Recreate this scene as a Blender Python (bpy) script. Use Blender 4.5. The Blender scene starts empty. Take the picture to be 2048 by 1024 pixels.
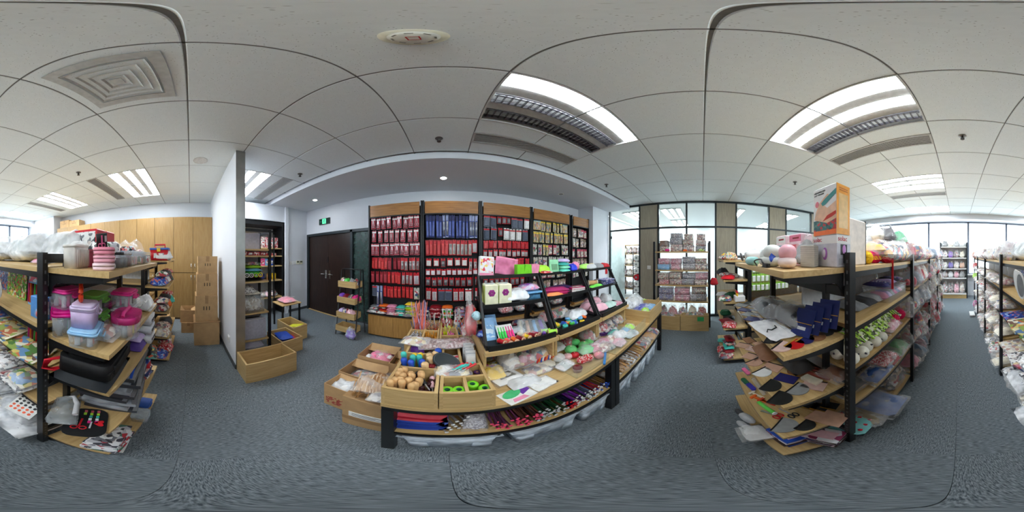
import bpy, math, random
from mathutils import Vector, Matrix
RD = random.Random(11)
SC = bpy.context.scene
COL = SC.collection
PI = math.pi
CAMZ = 1.48
# ------------------------------------------------------------------ camera, world, light, exposure
cam_d = bpy.data.cameras.new('camera')
cam_d.type = 'PANO'
cam_d.panorama_type = 'EQUIRECTANGULAR'
cam_d.clip_start = 0.01
cam = bpy.data.objects.new('camera', cam_d)
COL.objects.link(cam)
cam.location = (0, 0, CAMZ)
cam.rotation_euler = (PI / 2, 0, -math.radians((1024 - 892.5) * 360 / 2048))
SC.camera = cam
W = bpy.data.worlds.new('daylight')
SC.world = W
W.use_nodes = True
_b = W.node_tree.nodes['Background']
_b.inputs[0].default_value = (0.84, 0.93, 1.0, 1)
_b.inputs[1].default_value = 5.2
SC.view_settings.view_transform = 'Standard'
SC.view_settings.look = 'None'
SC.view_settings.gamma = 1
SC.view_settings.use_curve_mapping = False
SC.view_settings.exposure = 0.58
TUBE_STRENGTH = 24.0
try:
    SC.cycles.diffuse_bounces = 4
    SC.cycles.max_bounces = 9
    SC.cycles.transparent_max_bounces = 14
    SC.cycles.caustics_reflective = False
    SC.cycles.caustics_refractive = False
    SC.cycles.sample_clamp_indirect = 6
except Exception:
    pass

# ------------------------------------------------------------------ materials
def _l(c):
    c = c / 255.0
    return c / 12.92 if c <= .04045 else ((c + .055) / 1.055) ** 2.4
def lin(rgb, a=1.0):
    return (_l(rgb[0]), _l(rgb[1]), _l(rgb[2]), a)
MATS = {}
def _new(key):
    m = bpy.data.materials.new(key)
    m.use_nodes = True
    nt = m.node_tree
    return m, nt, nt.nodes['Principled BSDF']
def _coords(nt, per_object=True, scale=(1, 1, 1)):
    tc = nt.nodes.new('ShaderNodeTexCoord')
    mp = nt.nodes.new('ShaderNodeMapping')
    mp.inputs['Scale'].default_value = scale
    if per_object:
        oi = nt.nodes.new('ShaderNodeObjectInfo')
        mul = nt.nodes.new('ShaderNodeMath'); mul.operation = 'MULTIPLY'; mul.inputs[1].default_value = 37.0
        nt.links.new(oi.outputs['Random'], mul.inputs[0])
        cb = nt.nodes.new('ShaderNodeCombineXYZ')
        nt.links.new(mul.outputs[0], cb.inputs[0]); nt.links.new(mul.outputs[0], cb.inputs[1])
        nt.links.new(cb.outputs[0], mp.inputs['Location'])
    nt.links.new(tc.outputs['Object'], mp.inputs['Vector'])
    return mp.outputs[0]
def mat(rgb, rough=.5, metal=0.0, var=.10, scale=30.0, bump=0.0, spec=.4):
    """plain coloured surface with slight procedural variation"""
    key = 'plain_%d_%d_%d_%d_%d_%d' % (rgb[0], rgb[1], rgb[2], rough * 100, metal * 100, bump * 100)
    if key in MATS: return MATS[key]
    m, nt, p = _new(key)
    p.inputs['Roughness'].default_value = rough
    p.inputs['Metallic'].default_value = metal
    p.inputs['Specular IOR Level'].default_value = spec
    v = _coords(nt)
    n = nt.nodes.new('ShaderNodeTexNoise'); n.inputs['Scale'].default_value = scale
    nt.links.new(v, n.inputs['Vector'])
    r = nt.nodes.new('ShaderNodeValToRGB')
    c = lin(rgb)
    r.color_ramp.elements[0].position = .3; r.color_ramp.elements[1].position = .7
    r.color_ramp.elements[0].color = tuple(x * (1 - var) for x in c[:3]) + (1,)
    r.color_ramp.elements[1].color = tuple(min(1, x * (1 + var)) for x in c[:3]) + (1,)
    nt.links.new(n.outputs[0], r.inputs[0]); nt.links.new(r.outputs[0], p.inputs['Base Color'])
    if bump:
        b = nt.nodes.new('ShaderNodeBump'); b.inputs['Strength'].default_value = bump; b.inputs['Distance'].default_value = .01
        nt.links.new(n.outputs[0], b.inputs['Height']); nt.links.new(b.outputs[0], p.inputs['Normal'])
    MATS[key] = m
    return m
def prn(key, cols, scale=60.0, rough=.35, stretch=(1, 1, 1), smooth=False):
    """flat print: patches of several colours (first colours are commonest)"""
    if key in MATS: return MATS[key]
    m, nt, p = _new(key)
    p.inputs['Roughness'].default_value = rough
    v = _coords(nt, True, stretch)
    vo = nt.nodes.new('ShaderNodeTexVoronoi'); vo.inputs['Scale'].default_value = scale
    nt.links.new(v, vo.inputs['Vector'])
    sp = nt.nodes.new('ShaderNodeSeparateColor'); nt.links.new(vo.outputs['Color'], sp.inputs[0])
    r = nt.nodes.new('ShaderNodeValToRGB'); cr = r.color_ramp
    cr.interpolation = 'LINEAR' if smooth else 'CONSTANT'
    n = len(cols)
    cr.elements[0].color = lin(cols[0]); cr.elements[0].position = 0
    cr.elements[1].color = lin(cols[-1]); cr.elements[1].position = 1 - 1.0 / n if not smooth else 1
    for i in range(1, n - 1):
        e = cr.elements.new(i / n); e.color = lin(cols[i])
    nt.links.new(sp.outputs[0], r.inputs[0]); nt.links.new(r.outputs[0], p.inputs['Base Color'])
    MATS[key] = m
    return m
def wood(key, a, b, axis=0, rough=.45, scale=1.0):
    if key in MATS: return MATS[key]
    m, nt, p = _new(key)
    p.inputs['Roughness'].default_value = rough
    s = [14.0, 14.0, 14.0]; s[axis] = 1.1
    v = _coords(nt, True, tuple(x * scale for x in s))
    n = nt.nodes.new('ShaderNodeTexNoise'); n.inputs['Scale'].default_value = 4.0; n.inputs['Detail'].default_value = 6; n.inputs['Distortion'].default_value = .6
    nt.links.new(v, n.inputs['Vector'])
    r = nt.nodes.new('ShaderNodeValToRGB')
    r.color_ramp.elements[0].position = .32; r.color_ramp.elements[1].position = .68
    r.color_ramp.elements[0].color = lin(b); r.color_ramp.elements[1].color = lin(a)
    nt.links.new(n.outputs[0], r.inputs[0]); nt.links.new(r.outputs[0], p.inputs['Base Color'])
    bp = nt.nodes.new('ShaderNodeBump'); bp.inputs['Strength'].default_value = .05
    nt.links.new(n.outputs[0], bp.inputs['Height']); nt.links.new(bp.outputs[0], p.inputs['Normal'])
    MATS[key] = m
    return m
def clear(key, rgb=(255, 255, 255), opac=.22, rough=.12, rigid=False):
    """thin clear plastic film: partly see-through, glossy sheen"""
    if key in MATS: return MATS[key]
    m, nt, p = _new(key)
    p.inputs['Base Color'].default_value = lin(rgb); p.inputs['Roughness'].default_value = rough
    tr = nt.nodes.new('ShaderNodeBsdfTransparent'); tr.inputs[0].default_value = tuple(.6 + .4 * x for x in lin(rgb)[:3]) + (1,)
    v = _coords(nt)
    n = nt.nodes.new('ShaderNodeTexNoise'); n.inputs['Scale'].default_value = 11; n.inputs['Detail'].default_value = 2
    nt.links.new(v, n.inputs['Vector'])
    bp = nt.nodes.new('ShaderNodeBump'); bp.inputs['Strength'].default_value = .22; bp.inputs['Distance'].default_value = .02
    nt.links.new(n.outputs[0], bp.inputs['Height']); nt.links.new(bp.outputs[0], p.inputs['Normal'])
    mr = nt.nodes.new('ShaderNodeMapRange'); mr.inputs['From Min'].default_value = .35; mr.inputs['From Max'].default_value = .7
    mr.inputs['To Min'].default_value = opac * (.9 if rigid else .5); mr.inputs['To Max'].default_value = min(1, opac * (1.1 if rigid else 1.6))
    if rigid: bp.inputs['Strength'].default_value = .02
    nt.links.new(n.outputs[0], mr.inputs['Value'])
    mx = nt.nodes.new('ShaderNodeMixShader')
    nt.links.new(mr.outputs[0], mx.inputs[0]); nt.links.new(tr.outputs[0], mx.inputs[1]); nt.links.new(p.outputs[0], mx.inputs[2])
    nt.links.new(mx.outputs[0], nt.nodes['Material Output'].inputs[0])
    MATS[key] = m
    return m
def emit(key, rgb, s):
    if key in MATS: return MATS[key]
    m, nt, p = _new(key)
    p.inputs['Base Color'].default_value = lin(rgb)
    p.inputs['Emission Color'].default_value = lin(rgb); p.inputs['Emission Strength'].default_value = s
    MATS[key] = m
    return m

OAK = wood('oak_x', (210, 180, 126), (188, 154, 100), 0)
OAKY = wood('oak_y', (210, 180, 126), (188, 154, 100), 1)
OAKZ = wood('oak_z', (210, 180, 126), (188, 154, 100), 2)
HEADER = wood('header_wood', (176, 122, 62), (140, 92, 42), 0, .4)
CABW = wood('cabinet_wood', (164, 132, 84), (148, 114, 66), 2, .4)
BASEW = wood('base_wood', (186, 140, 78), (160, 116, 60), 2, .4)
GREYW = wood('grey_wood', (176, 168, 148), (156, 148, 130), 2, .5)
DOORW = wood('door_wood', (52, 36, 30), (34, 24, 21), 2, .28)
BLACK = mat((24, 25, 27), .42)
BLACKM = mat((34, 36, 38), .38, .3)
FRAME = mat((44, 52, 56), .4, .2)
WHITEWALL = mat((222, 225, 231), .85, 0, .012, 3)
WHITE = mat((238, 238, 236), .5, 0, .03)
CARD = mat((188, 152, 108), .8, 0, .08, 12)
CARDD = mat((160, 126, 88), .85, 0, .1, 12)
CLEAR = clear('clear_film', (255, 255, 255), .20)
CLEARM = clear('milky_film', (246, 248, 250), .62, .3)
CLEARB = clear('clear_box', (240, 246, 250), .26, .08, True)
ACRYL = clear('acrylic', (235, 245, 245), .07, .03, True)
STEEL = mat((175, 175, 172), .34, 1.0, .12, 6)
CHROME = mat((200, 200, 198), .15, 1.0, .05)

# ------------------------------------------------------------------ mesh building
class MB:
    def __init__(s):
        s.v = []; s.f = []; s.m = []; s.s = []
    def add(s, vs, fs, mi=0, sm=False, M=None):
        o = len(s.v)
        for p in vs:
            if M is not None: p = tuple(M @ Vector(p))
            s.v.append(tuple(p))
        for f in fs:
            s.f.append([i + o for i in f]); s.m.append(mi); s.s.append(sm)
        return s
    def box(s, x0, x1, y0, y1, z0, z1, mi=0, M=None):
        return s.add([(x0, y0, z0), (x1, y0, z0), (x1, y1, z0), (x0, y1, z0), (x0, y0, z1), (x1, y0, z1), (x1, y1, z1), (x0, y1, z1)],
                     [(3, 2, 1, 0), (4, 5, 6, 7), (0, 1, 5, 4), (1, 2, 6, 5), (2, 3, 7, 6), (3, 0, 4, 7)], mi, False, M)
    def cbox(s, w, d, z0, z1, mi=0, M=None):
        return s.box(-w / 2, w / 2, -d / 2, d / 2, z0, z1, mi, M)
    def prism(s, poly, z0, z1, mi=0, M=None, sm=False, taper=1.0):
        n = len(poly)
        vs = [(x, y, z0) for x, y in poly] + [(x * taper, y * taper, z1) for x, y in poly]
        fs = [tuple(range(n - 1, -1, -1)), tuple(range(n, 2 * n))]
        s.add(vs, fs, mi, False, M)
        o = len(s.v) - 2 * n
        for i in range(n):
            j = (i + 1) % n
            s.f.append([o + i, o + j, o + n + j, o + n + i]); s.m.append(mi); s.s.append(sm)
        return s
    def lathe(s, prof, n=16, mi=0, M=None, sm=True):
        vs = []; fs = []
        k = len(prof)
        for i in range(n):
            a = 2 * PI * i / n
            for r, z in prof: vs.append((r * math.cos(a), r * math.sin(a), z))
        for i in range(n):
            j = (i + 1) % n
            for q in range(k - 1):
                fs.append((i * k + q, j * k + q, j * k + q + 1, i * k + q + 1))
        return s.add(vs, fs, mi, sm, M)
    def cyl(s, r, z0, z1, n=14, mi=0, M=None, r2=None):
        r2 = r if r2 is None else r2
        return s.prism([(r * math.cos(2 * PI * i / n), r * math.sin(2 * PI * i / n)) for i in range(n)], z0, z1, mi, M, True, r2 / r)
    def tube(s, pts, r, n=8, mi=0, close=False):
        pts = [Vector(p) for p in pts]
        k = len(pts); vs = []; fs = []
        up = Vector((0, 0, 1))
        for i, p in enumerate(pts):
            if close: t = pts[(i + 1) % k] - pts[i - 1]
            else: t = pts[min(i + 1, k - 1)] - pts[max(i - 1, 0)]
            t.normalize()
            a = t.cross(up)
            if a.length < .05: a = t.cross(Vector((1, 0, 0)))
            a.normalize(); b = t.cross(a)
            for j in range(n):
                q = 2 * PI * j / n
                vs.append(tuple(p + a * (r * math.cos(q)) + b * (r * math.sin(q))))
        for i in range(k if close else k - 1):
            i2 = (i + 1) % k
            for j in range(n):
                j2 = (j + 1) % n
                fs.append((i * n + j, i * n + j2, i2 * n + j2, i2 * n + j))
        if not close:
            fs.append(tuple(range(n))); fs.append(tuple(range(k * n - 1, (k - 1) * n - 1, -1)))
        return s.add(vs, fs, mi, True)
    def ell(s, rx, ry, rz, c=(0, 0, 0), n=12, k=8, mi=0, M=None, p=1.0):
        prof = []
        for i in range(k + 1):
            a = -PI / 2 + PI * i / k
            prof.append((max(1e-4, abs(math.cos(a)) ** p), math.copysign(abs(math.sin(a)) ** p, math.sin(a))))
        T = Matrix.Translation(c) @ Matrix.Diagonal((rx, ry, rz, 1))
        if M is not None: T = M @ T
        return s.lathe(prof, n, mi, T)
    def rrect(s, w, d, z0, z1, r, mi=0, M=None, taper=1.0, n=4, sm=True):
        poly = []
        for cx, cy, a0 in ((w / 2 - r, d / 2 - r, 0), (-w / 2 + r, d / 2 - r, 90), (-w / 2 + r, -d / 2 + r, 180), (w / 2 - r, -d / 2 + r, 270)):
            for i in range(n + 1):
                a = math.radians(a0 + 90 * i / n)
                poly.append((cx + r * math.cos(a), cy + r * math.sin(a)))
        return s.prism(poly, z0, z1, mi, M, sm, taper)
    def pillow(s, w, d, h, seed=0, n=9, crumple=.15, mi=0, M=None, flat=.35, ex=.5):
        """soft bag shape lying flat: w x d footprint, h thick, z from 0"""
        r = random.Random(seed)
        ph = [(r.uniform(0, 6.28), r.uniform(2, 6), r.uniform(2, 6), r.uniform(0, 6.28)) for _ in range(4)]
        def hh(u, v):
            e = max(0.0, (1 - abs(u) ** 3)) * max(0.0, (1 - abs(v) ** 3))
            c = sum(math.sin(a + b * u + c2 * v) * math.cos(dd + b * v) for a, b, c2, dd in ph) / 4
            return (e ** ex) * (1 + crumple * 2 * c)
        vs = []; fs = []
        for side in (1, 0):
            for i in range(n):
                for j in range(n):
                    u = -1 + 2 * i / (n - 1); v = -1 + 2 * j / (n - 1)
                    q = hh(u, v)
                    k = 1 + crumple * .12 * math.sin(5 * u + ph[0][0]) * math.cos(4 * v + ph[1][0])
                    z = h * (flat + (1 - flat) * q) if side else h * flat * (1 - min(1, q))
                    if side == 0: z = min(z, h * flat)
                    vs.append((u * w / 2 * k, v * d / 2 * k, max(0, z)))
        nn = n * n
        for i in range(n - 1):
            for j in range(n - 1):
                a = i * n + j
                fs.append((a, a + n, a + n + 1, a + 1)); fs.append((nn + a, nn + a + 1, nn + a + n + 1, nn + a + n))
        for i in range(n - 1):
            for a, b in ((i * n, (i + 1) * n), ((i + 1) * n + n - 1, i * n + n - 1), (i + 1, i), ((n - 1) * n + i, (n - 1) * n + i + 1)):
                fs.append((a, b, nn + b, nn + a))
        return s.add(vs, fs, mi, True, M)
    def mesh(s, name, *mats):
        me = bpy.data.meshes.new(name)
        me.from_pydata(s.v, [], s.f)
        for m in mats: me.materials.append(m)
        me.polygons.foreach_set('material_index', s.m)
        me.polygons.foreach_set('use_smooth', s.s)
        me.update()
        return me
def ob(name, mesh, parent=None, loc=(0, 0, 0), rot=(0, 0, 0), sc=None):
    o = bpy.data.objects.new(name, mesh)
    COL.objects.link(o)
    o.location = loc; o.rotation_euler = rot
    if sc is not None: o.scale = sc if hasattr(sc, '__len__') else (sc, sc, sc)
    if parent is not None: o.parent = parent
    return o
def build(name, mb, m, parent=None, loc=(0, 0, 0), rot=(0, 0, 0)):
    return ob(name, mb.mesh(name, *(m if isinstance(m, (list, tuple)) else (m,))), parent, loc, rot)
def empty(name, loc=(0, 0, 0), rz=0.0):
    o = bpy.data.objects.new(name, None); COL.objects.link(o)
    o.location = loc; o.rotation_euler = (0, 0, rz); o.empty_display_size = .05
    return o
def tag(o, label, cat, group=None):
    o['label'] = label; o['category'] = cat
    if group: o['group'] = group
    return o
def struct(o):
    o['kind'] = 'structure'
    return o
def clone(root, loc=None, rot=None, label=None, sc=None):
    r = root.copy(); COL.objects.link(r)
    if loc is not None: r.location = loc
    if rot is not None: r.rotation_euler = rot if hasattr(rot, '__len__') else (0, 0, rot)
    if sc is not None: r.scale = sc if hasattr(sc, '__len__') else (sc, sc, sc)
    if label: r['label'] = label
    for ch in root.children:
        c = ch.copy(); COL.objects.link(c); c.parent = r
        for g in ch.children:
            d = g.copy(); COL.objects.link(d); d.parent = c
    return r
BM = lambda x0, x1, y0, y1, z0, z1: MB().box(x0, x1, y0, y1, z0, z1)
# survey helpers: bearing/elevation read off the panorama, intersected with a real plane
def bearing(px):
    a = (px - 892.5) * 2 * PI / 2048
    return math.sin(a), math.cos(a)
def elev(py):
    return math.tan((512 - py) * PI / 1024)
def at(px, py, z):
    s, c = bearing(px); d = (z - CAMZ) / elev(py)
    return (s * d, c * d, z)
def atY(px, py, Y):
    s, c = bearing(px); d = Y / c
    return (s * d, Y, CAMZ + d * elev(py))
def rot3(rx=0, ry=0, rz=0, t=(0, 0, 0)):
    from mathutils import Euler
    return Matrix.Translation(t) @ Euler((rx, ry, rz)).to_matrix().to_4x4()
# ================================================================== THE SETTING
CZ = 2.822          # ceiling height
XW, XE, YN, YS = -3.98, 3.83, 2.95, -6.0
NX2 = 7.4           # far side of the neighbouring office beyond the glass
# ---- carpet
def carpet_mat():
    m, nt, p = _new('carpet')
    p.inputs['Roughness'].default_value = .95; p.inputs['Specular IOR Level'].default_value = .1
    v = _coords(nt, True, (1, 1, 1))
    mp = nt.nodes.new('ShaderNodeMapping'); mp.inputs['Scale'].default_value = (40, 330, 60)
    nt.links.new(v, mp.inputs[0])
    n = nt.nodes.new('ShaderNodeTexNoise'); n.inputs['Scale'].default_value = 1.0; n.inputs['Detail'].default_value = 4
    nt.links.new(mp.outputs[0], n.inputs['Vector'])
    r = nt.nodes.new('ShaderNodeValToRGB')
    r.color_ramp.elements[0].position = .34; r.color_ramp.elements[1].position = .70
    r.color_ramp.elements[0].color = lin((68, 77, 83)); r.color_ramp.elements[1].color = lin((150, 158, 163))
    nt.links.new(n.outputs[0], r.inputs[0]); nt.links.new(r.outputs[0], p.inputs['Base Color'])
    b = nt.nodes.new('ShaderNodeBump'); b.inputs['Strength'].default_value = .25; b.inputs['Distance'].default_value = .003
    nt.links.new(n.outputs[0], b.inputs['Height']); nt.links.new(b.outputs[0], p.inputs['Normal'])
    return m
CARPET = carpet_mat()
floor = struct(build('floor', BM(XW - .1, NX2, YS - .1, YN + .1, -.10, -.006), mat((40, 45, 50), .95)))
floor['label'] = 'dark blue-grey carpet tile floor'
ct = MB()
ct.add([(-.25, -.25, -.006), (.25, -.25, -.006), (.25, .25, -.006), (-.25, .25, -.006),
        (-.2494, -.2494, 0), (.2494, -.2494, 0), (.2494, .2494, 0), (-.2494, .2494, 0)],
       [(4, 5, 6, 7), (0, 1, 5, 4), (1, 2, 6, 5), (2, 3, 7, 6), (3, 0, 4, 7)])
ctm = ct.mesh('carpet_tile', CARPET)
nxt, nyt = 16, 18
for i in range(nxt):
    for j in range(nyt):
        x = XW + .24 + i * .5; y = YN - .24 - j * .5
        if x > XE: continue
        ob('carpet_tile', ctm, floor, (x, y, 0), (0, 0, PI / 2 * ((i + j) % 2)))
build('office_floor', BM(XE + .03, NX2, YS, YN, -.006, 0), mat((176, 180, 180), .5, 0, .04, 4), floor)
# ---- ceiling: recessed slab, T-bar grid, mineral tiles
def tile_mat():
    m, nt, p = _new('ceiling_tile')
    p.inputs['Roughness'].default_value = .95; p.inputs['Specular IOR Level'].default_value = .1
    v = _coords(nt, True)
    vo = nt.nodes.new('ShaderNodeTexVoronoi'); vo.inputs['Scale'].default_value = 95; vo.inputs['Randomness'].default_value = 1
    nt.links.new(v, vo.inputs['Vector'])
    r = nt.nodes.new('ShaderNodeValToRGB')
    r.color_ramp.elements[0].position = .10; r.color_ramp.elements[1].position = .20
    r.color_ramp.elements[0].color = lin((160, 162, 160)); r.color_ramp.elements[1].color = lin((236, 242, 243))
    nt.links.new(vo.outputs['Distance'], r.inputs[0])
    n = nt.nodes.new('ShaderNodeTexNoise'); n.inputs['Scale'].default_value = 26
    nt.links.new(v, n.inputs['Vector'])
    mr = nt.nodes.new('ShaderNodeMapRange'); mr.inputs['From Min'].default_value = .42; mr.inputs['From Max'].default_value = .55
    nt.links.new(n.outputs[0], mr.inputs[0])
    mx = nt.nodes.new('ShaderNodeMixRGB'); mx.inputs[1].default_value = lin((234, 240, 241))
    nt.links.new(mr.outputs[0], mx.inputs[0]); nt.links.new(r.outputs[0], mx.inputs[2])
    nt.links.new(mx.outputs[0], p.inputs['Base Color'])
    return m
TILE = tile_mat()
TBAR = mat((120, 120, 118), .6)
SOFF = 1.82         # edge of the lowered plain soffit in the north
ceiling = struct(build('ceiling', BM(XW - .1, NX2, YS - .1, YN + .1, CZ + .16, CZ + .2), mat((120, 120, 118), .9)))
ceiling['label'] = 'white suspended tile ceiling with thin grey grid'
GX = [.242 + .6 * k for k in range(-8, 7)]
GY = [-.015 + .6 * k for k in range(-9, 4)]
tm = MB()
g = .2965; b_ = .2925
tm.add([(-g, -g, .006), (g, -g, .006), (g, g, .006), (-g, g, .006), (-b_, -b_, 0), (b_, -b_, 0), (b_, b_, 0), (-b_, b_, 0)],
       [(7, 6, 5, 4), (4, 5, 1, 0), (5, 6, 2, 1), (6, 7, 3, 2), (7, 4, 0, 3), (0, 1, 2, 3)])
tmesh = tm.mesh('ceiling_tile', TILE)
def in_rect(x, y, r): return r[0] < x < r[1] and r[2] < y < r[3]
FIX = []            # (x0, y0, lit flags)  troffers 1.2 x 0.6
for (x0, y0, lit) in ((.242, .585, (1, 0, 0)), (.242, -1.215, (0, 1, 1)), (.242, -3.015, (1, 1, 1)), (.242, -4.815, (1, 1, 1)),
                      (-3.358, .585, (1, 1, 1)), (-3.358, -1.215, (1, 1, 1)), (-3.358, -3.015, (1, 1, 1)), (-3.358, -4.815, (1, 1, 1)),
                      (4.442, .585, (1, 1, 1)), (4.442, -1.215, (1, 1, 1)), (4.442, -3.015, (1, 1, 1)), (4.442, 1.785, (1, 1, 1)),
                      (6.0, .585, (1, 1, 1)), (6.0, -1.215, (1, 1, 1)), (6.0, -3.015, (1, 1, 1)), (6.0, 1.785, (1, 1, 1))):  # extra office row, added to brighten the room beyond the glass
    FIX.append((x0, y0, lit))
GRILLE = [(.242, 1.185), (.242, -1.815), (-3.358, -1.815), (.242, -3.615), (-3.358, -3.615), (-3.358, 1.185)]
for i in range(len(GX)):
    for j in range(len(GY)):
        x = GX[i] + .3; y = GY[j] + .3
        if x + .3 > XE + .2 or x - .3 < XW - .4 or y - .3 < -5.45 or y > SOFF: continue
        if any(in_rect(x, y, (f[0], f[0] + 1.2, f[1], f[1] + .6)) for f in FIX): continue
        if any(in_rect(x, y, (f[0], f[0] + 1.2, f[1], f[1] + .6)) for f in GRILLE): continue
        ob('ceiling_tile', tmesh, ceiling, (x, y, CZ))
tb = MB()
for x in GX:
    if XW < x < XE: tb.box(x - .006, x + .006, -5.1, SOFF, CZ + .005, CZ + .012)
for y in GY:
    if -5.1 < y < SOFF: tb.box(XW, XE, y - .006, y + .006, CZ + .005, CZ + .0121)
build('grid_bars', tb, TBAR, ceiling)
build('office_ceiling', BM(XE + .06, NX2, YS, YN, CZ + .026, CZ + .05), mat((226, 228, 228), .9, 0, .02), ceiling)
# lowered soffit (north) and curtain box (south)
struct(build('trim_1', BM(XW, XE, SOFF, YN + .05, CZ - .095, CZ + .15), WHITEWALL))
struct(build('trim_2', BM(XW, XE, -5.4, -5.1, CZ - .165, CZ + .15), WHITEWALL))
# ---- walls
def wall(name, *boxes):
    m = MB()
    for b in boxes: m.box(*b)
    return struct(build(name, m, WHITEWALL))
DX0, DX1, DH = -3.36, -1.42, 2.06         # door opening + side light in the north wall
wall('wall_north', (XW, DX0, YN, YN + .12, 0, CZ + .15), (DX1, XE + .1, YN, YN + .12, 0, CZ + .15), (DX0, DX1, YN, YN + .12, DH, CZ + .15),
     (3.10, XE - .03, 2.46, YN, 0, CZ - .095))
wall('wall_west', (XW - .12, XW, YS - .1, YN + .1, 0, CZ + .15))
wall('wall_west_pier', (XW, -3.58, -5.05, -3.98, 0, CZ - .0))
wall('wall_northwest', (XW, -3.40, 2.22, YN, 0, CZ - .095), (XW, -3.40, 1.05, 2.22, 2.33, CZ - .095), (XW, -3.34, 2.22, 2.30, 0, CZ - .095))
part = wall('wall_partition', (XW, -1.712, .494, .596, 0, CZ))
build('steel_end_cap', BM(-1.712, -1.704, .492, .598, .0, CZ), STEEL, part)
wall('wall_south', (XW, XE, YS - .12, YS, 0, .80), (XW, XE, YS - .12, YS, 2.75, CZ + .15))
struct(build('wall_office', MB().box(NX2, NX2 + .1, YS, YN, 0, CZ).box(XE, NX2, YS - .1, YS, 0, CZ).box(XE + .05, NX2, YN, YN + .1, 0, CZ), mat((236, 240, 240), .8, 0, .01, 3)))
SK = mat((70, 74, 78), .5)
struct(build('baseboard_partition', BM(XW, -1.712, .482, .494, 0, .07), SK))
struct(build('baseboard_northwest', BM(-3.40, -3.388, 2.30, YN, 0, .07), SK))
struct(build('baseboard_north', BM(-3.40, DX0, YN - .012, YN, 0, .07), SK))
# ---- south window band: frame, mullions, panes with faint blinds
MUL = [-3.94, -2.99, -1.82, -.367, 1.10, 2.65, 3.80]
for k in range(len(MUL) - 1):
    x0, x1 = MUL[k], MUL[k + 1]
    w = struct(empty('window_%d' % (k + 1), ((x0 + x1) / 2, YS, .8)))
    hw = (x1 - x0) / 2
    m = MB().box(-hw, -hw + .035, -.06, .02, 0, 1.95).box(hw - .035, hw, -.06, .02, 0, 1.95).box(-hw, hw, -.06, .02, 0, .05).box(-hw, hw, -.06, .02, 1.9, 1.95)
    build('frame', m, mat((120, 126, 140), .5), w)
    build('pane', BM(-hw + .035, hw - .035, -.03, -.024, .05, 1.9), ACRYL, w)
struct(build('trim_3', BM(XW, XE, YS, YS + .18, .78, .82), WHITE))
# ---- glass partition in the east
gp = struct(empty('wall_east', (XE, 0, 0)))
GM = [2.43, 1.54, 1.055, .369, -.315, -.807, -1.65, -2.15, -3.0, -3.5, -4.35, -4.85, -5.7, -6.0]
GK = 'gwggwgwgwgwgw'
TR0, TR1 = 2.15, 2.19
for k, y in enumerate(GM):
    build('mullion', BM(-.03, .03, y - .02, y + .02, 0, CZ), FRAME, gp)
for k in range(len(GM) - 1):
    y1, y0 = GM[k] - .02, GM[k + 1] + .02
    build('transom', BM(-.028, .028, y0, y1, TR0, TR1), FRAME, gp)
    build('head_rail', BM(-.028, .028, y0, y1, CZ - .05, CZ), FRAME, gp)
    build('sill_rail', BM(-.028, .028, y0, y1, 0, .06), FRAME, gp)
    if GK[k] == 'g':
        build('pane', BM(-.004, .004, y0, y1, TR1, CZ - .05), ACRYL, gp)
        if k > 0: build('pane', BM(-.004, .004, y0, y1, .06, TR0), ACRYL, gp)
    else:
        build('panel', BM(-.02, .02, y0, y1, TR1, CZ - .05), GREYW, gp)
        build('panel', BM(-.02, .02, y0, y1, .06, TR0), GREYW, gp)
# open glass door leaf in the first bay
dr = struct(empty('door_2', (XE, 2.40, 0)))
build('pane', BM(.0, .82, -.005, .005, .02, 2.13), clear('frosted_glass', (222, 240, 238), .55, .3, True), dr)
build('handle', MB().cyl(.012, .95, 1.25, 8, 0, Matrix.Translation((.74, -.03, 0))).box(.73, .75, -.03, 0, .98, 1.0).box(.73, .75, -.03, 0, 1.2, 1.22), CHROME, dr)
for z in (.2, 1.05, 1.95): build('hinge', MB().cyl(.018, z, z + .07, 10, 0, Matrix.Translation((-.03, -.03, 0))), FRAME, dr)
# ---- north double door with dark frame and side light
d1 = struct(empty('door_1', (DX0, YN, 0)))
fw = .06
build('frame', MB().box(0, fw, -.03, .1, 0, DH).box(1.40, 1.40 + fw, -.03, .1, 0, DH).box(DX1 - DX0 - fw, DX1 - DX0, -.03, .1, 0, DH).box(fw, DX1 - DX0 - fw, -.03, .1, DH - fw, DH), FRAME, d1)
for k in range(2):
    lf = build('leaf', BM(fw + .002 + k * .67, fw + .667 + k * .67, .02, .06, .01, DH - fw), DOORW, d1)
for k, s in ((0, -1), (1, 1)):
    cx = fw + .669 + s * .06
    h = MB().box(cx - .025, cx + .025, .008, .02, .93, 1.13)
    h.tube([(cx, -.03, 1.04), (cx + s * .05, -.035, 1.04), (cx + s * .13, -.035, 1.035)], .01, 8).tube([(cx, .01, 1.04), (cx, -.035, 1.04)], .01, 8)
    build('handle', h, CHROME, d1)
build('lock_cover', BM(fw + .655, fw + .685, .005, .02, 1.32, 1.46), BLACK, d1)
build('pane', BM(1.46, DX1 - DX0 - fw, .03, .04, .02, DH - fw), clear('dark_glass', (70, 92, 88), .75, .08, True), d1)
build('back_panel', BM(1.40, DX1 - DX0, .09, .1, 0, DH), mat((88, 104, 100), .6), d1)
build('threshold', BM(fw, 1.40, -.02, .1, 0, .012), OAK, d1)
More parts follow.
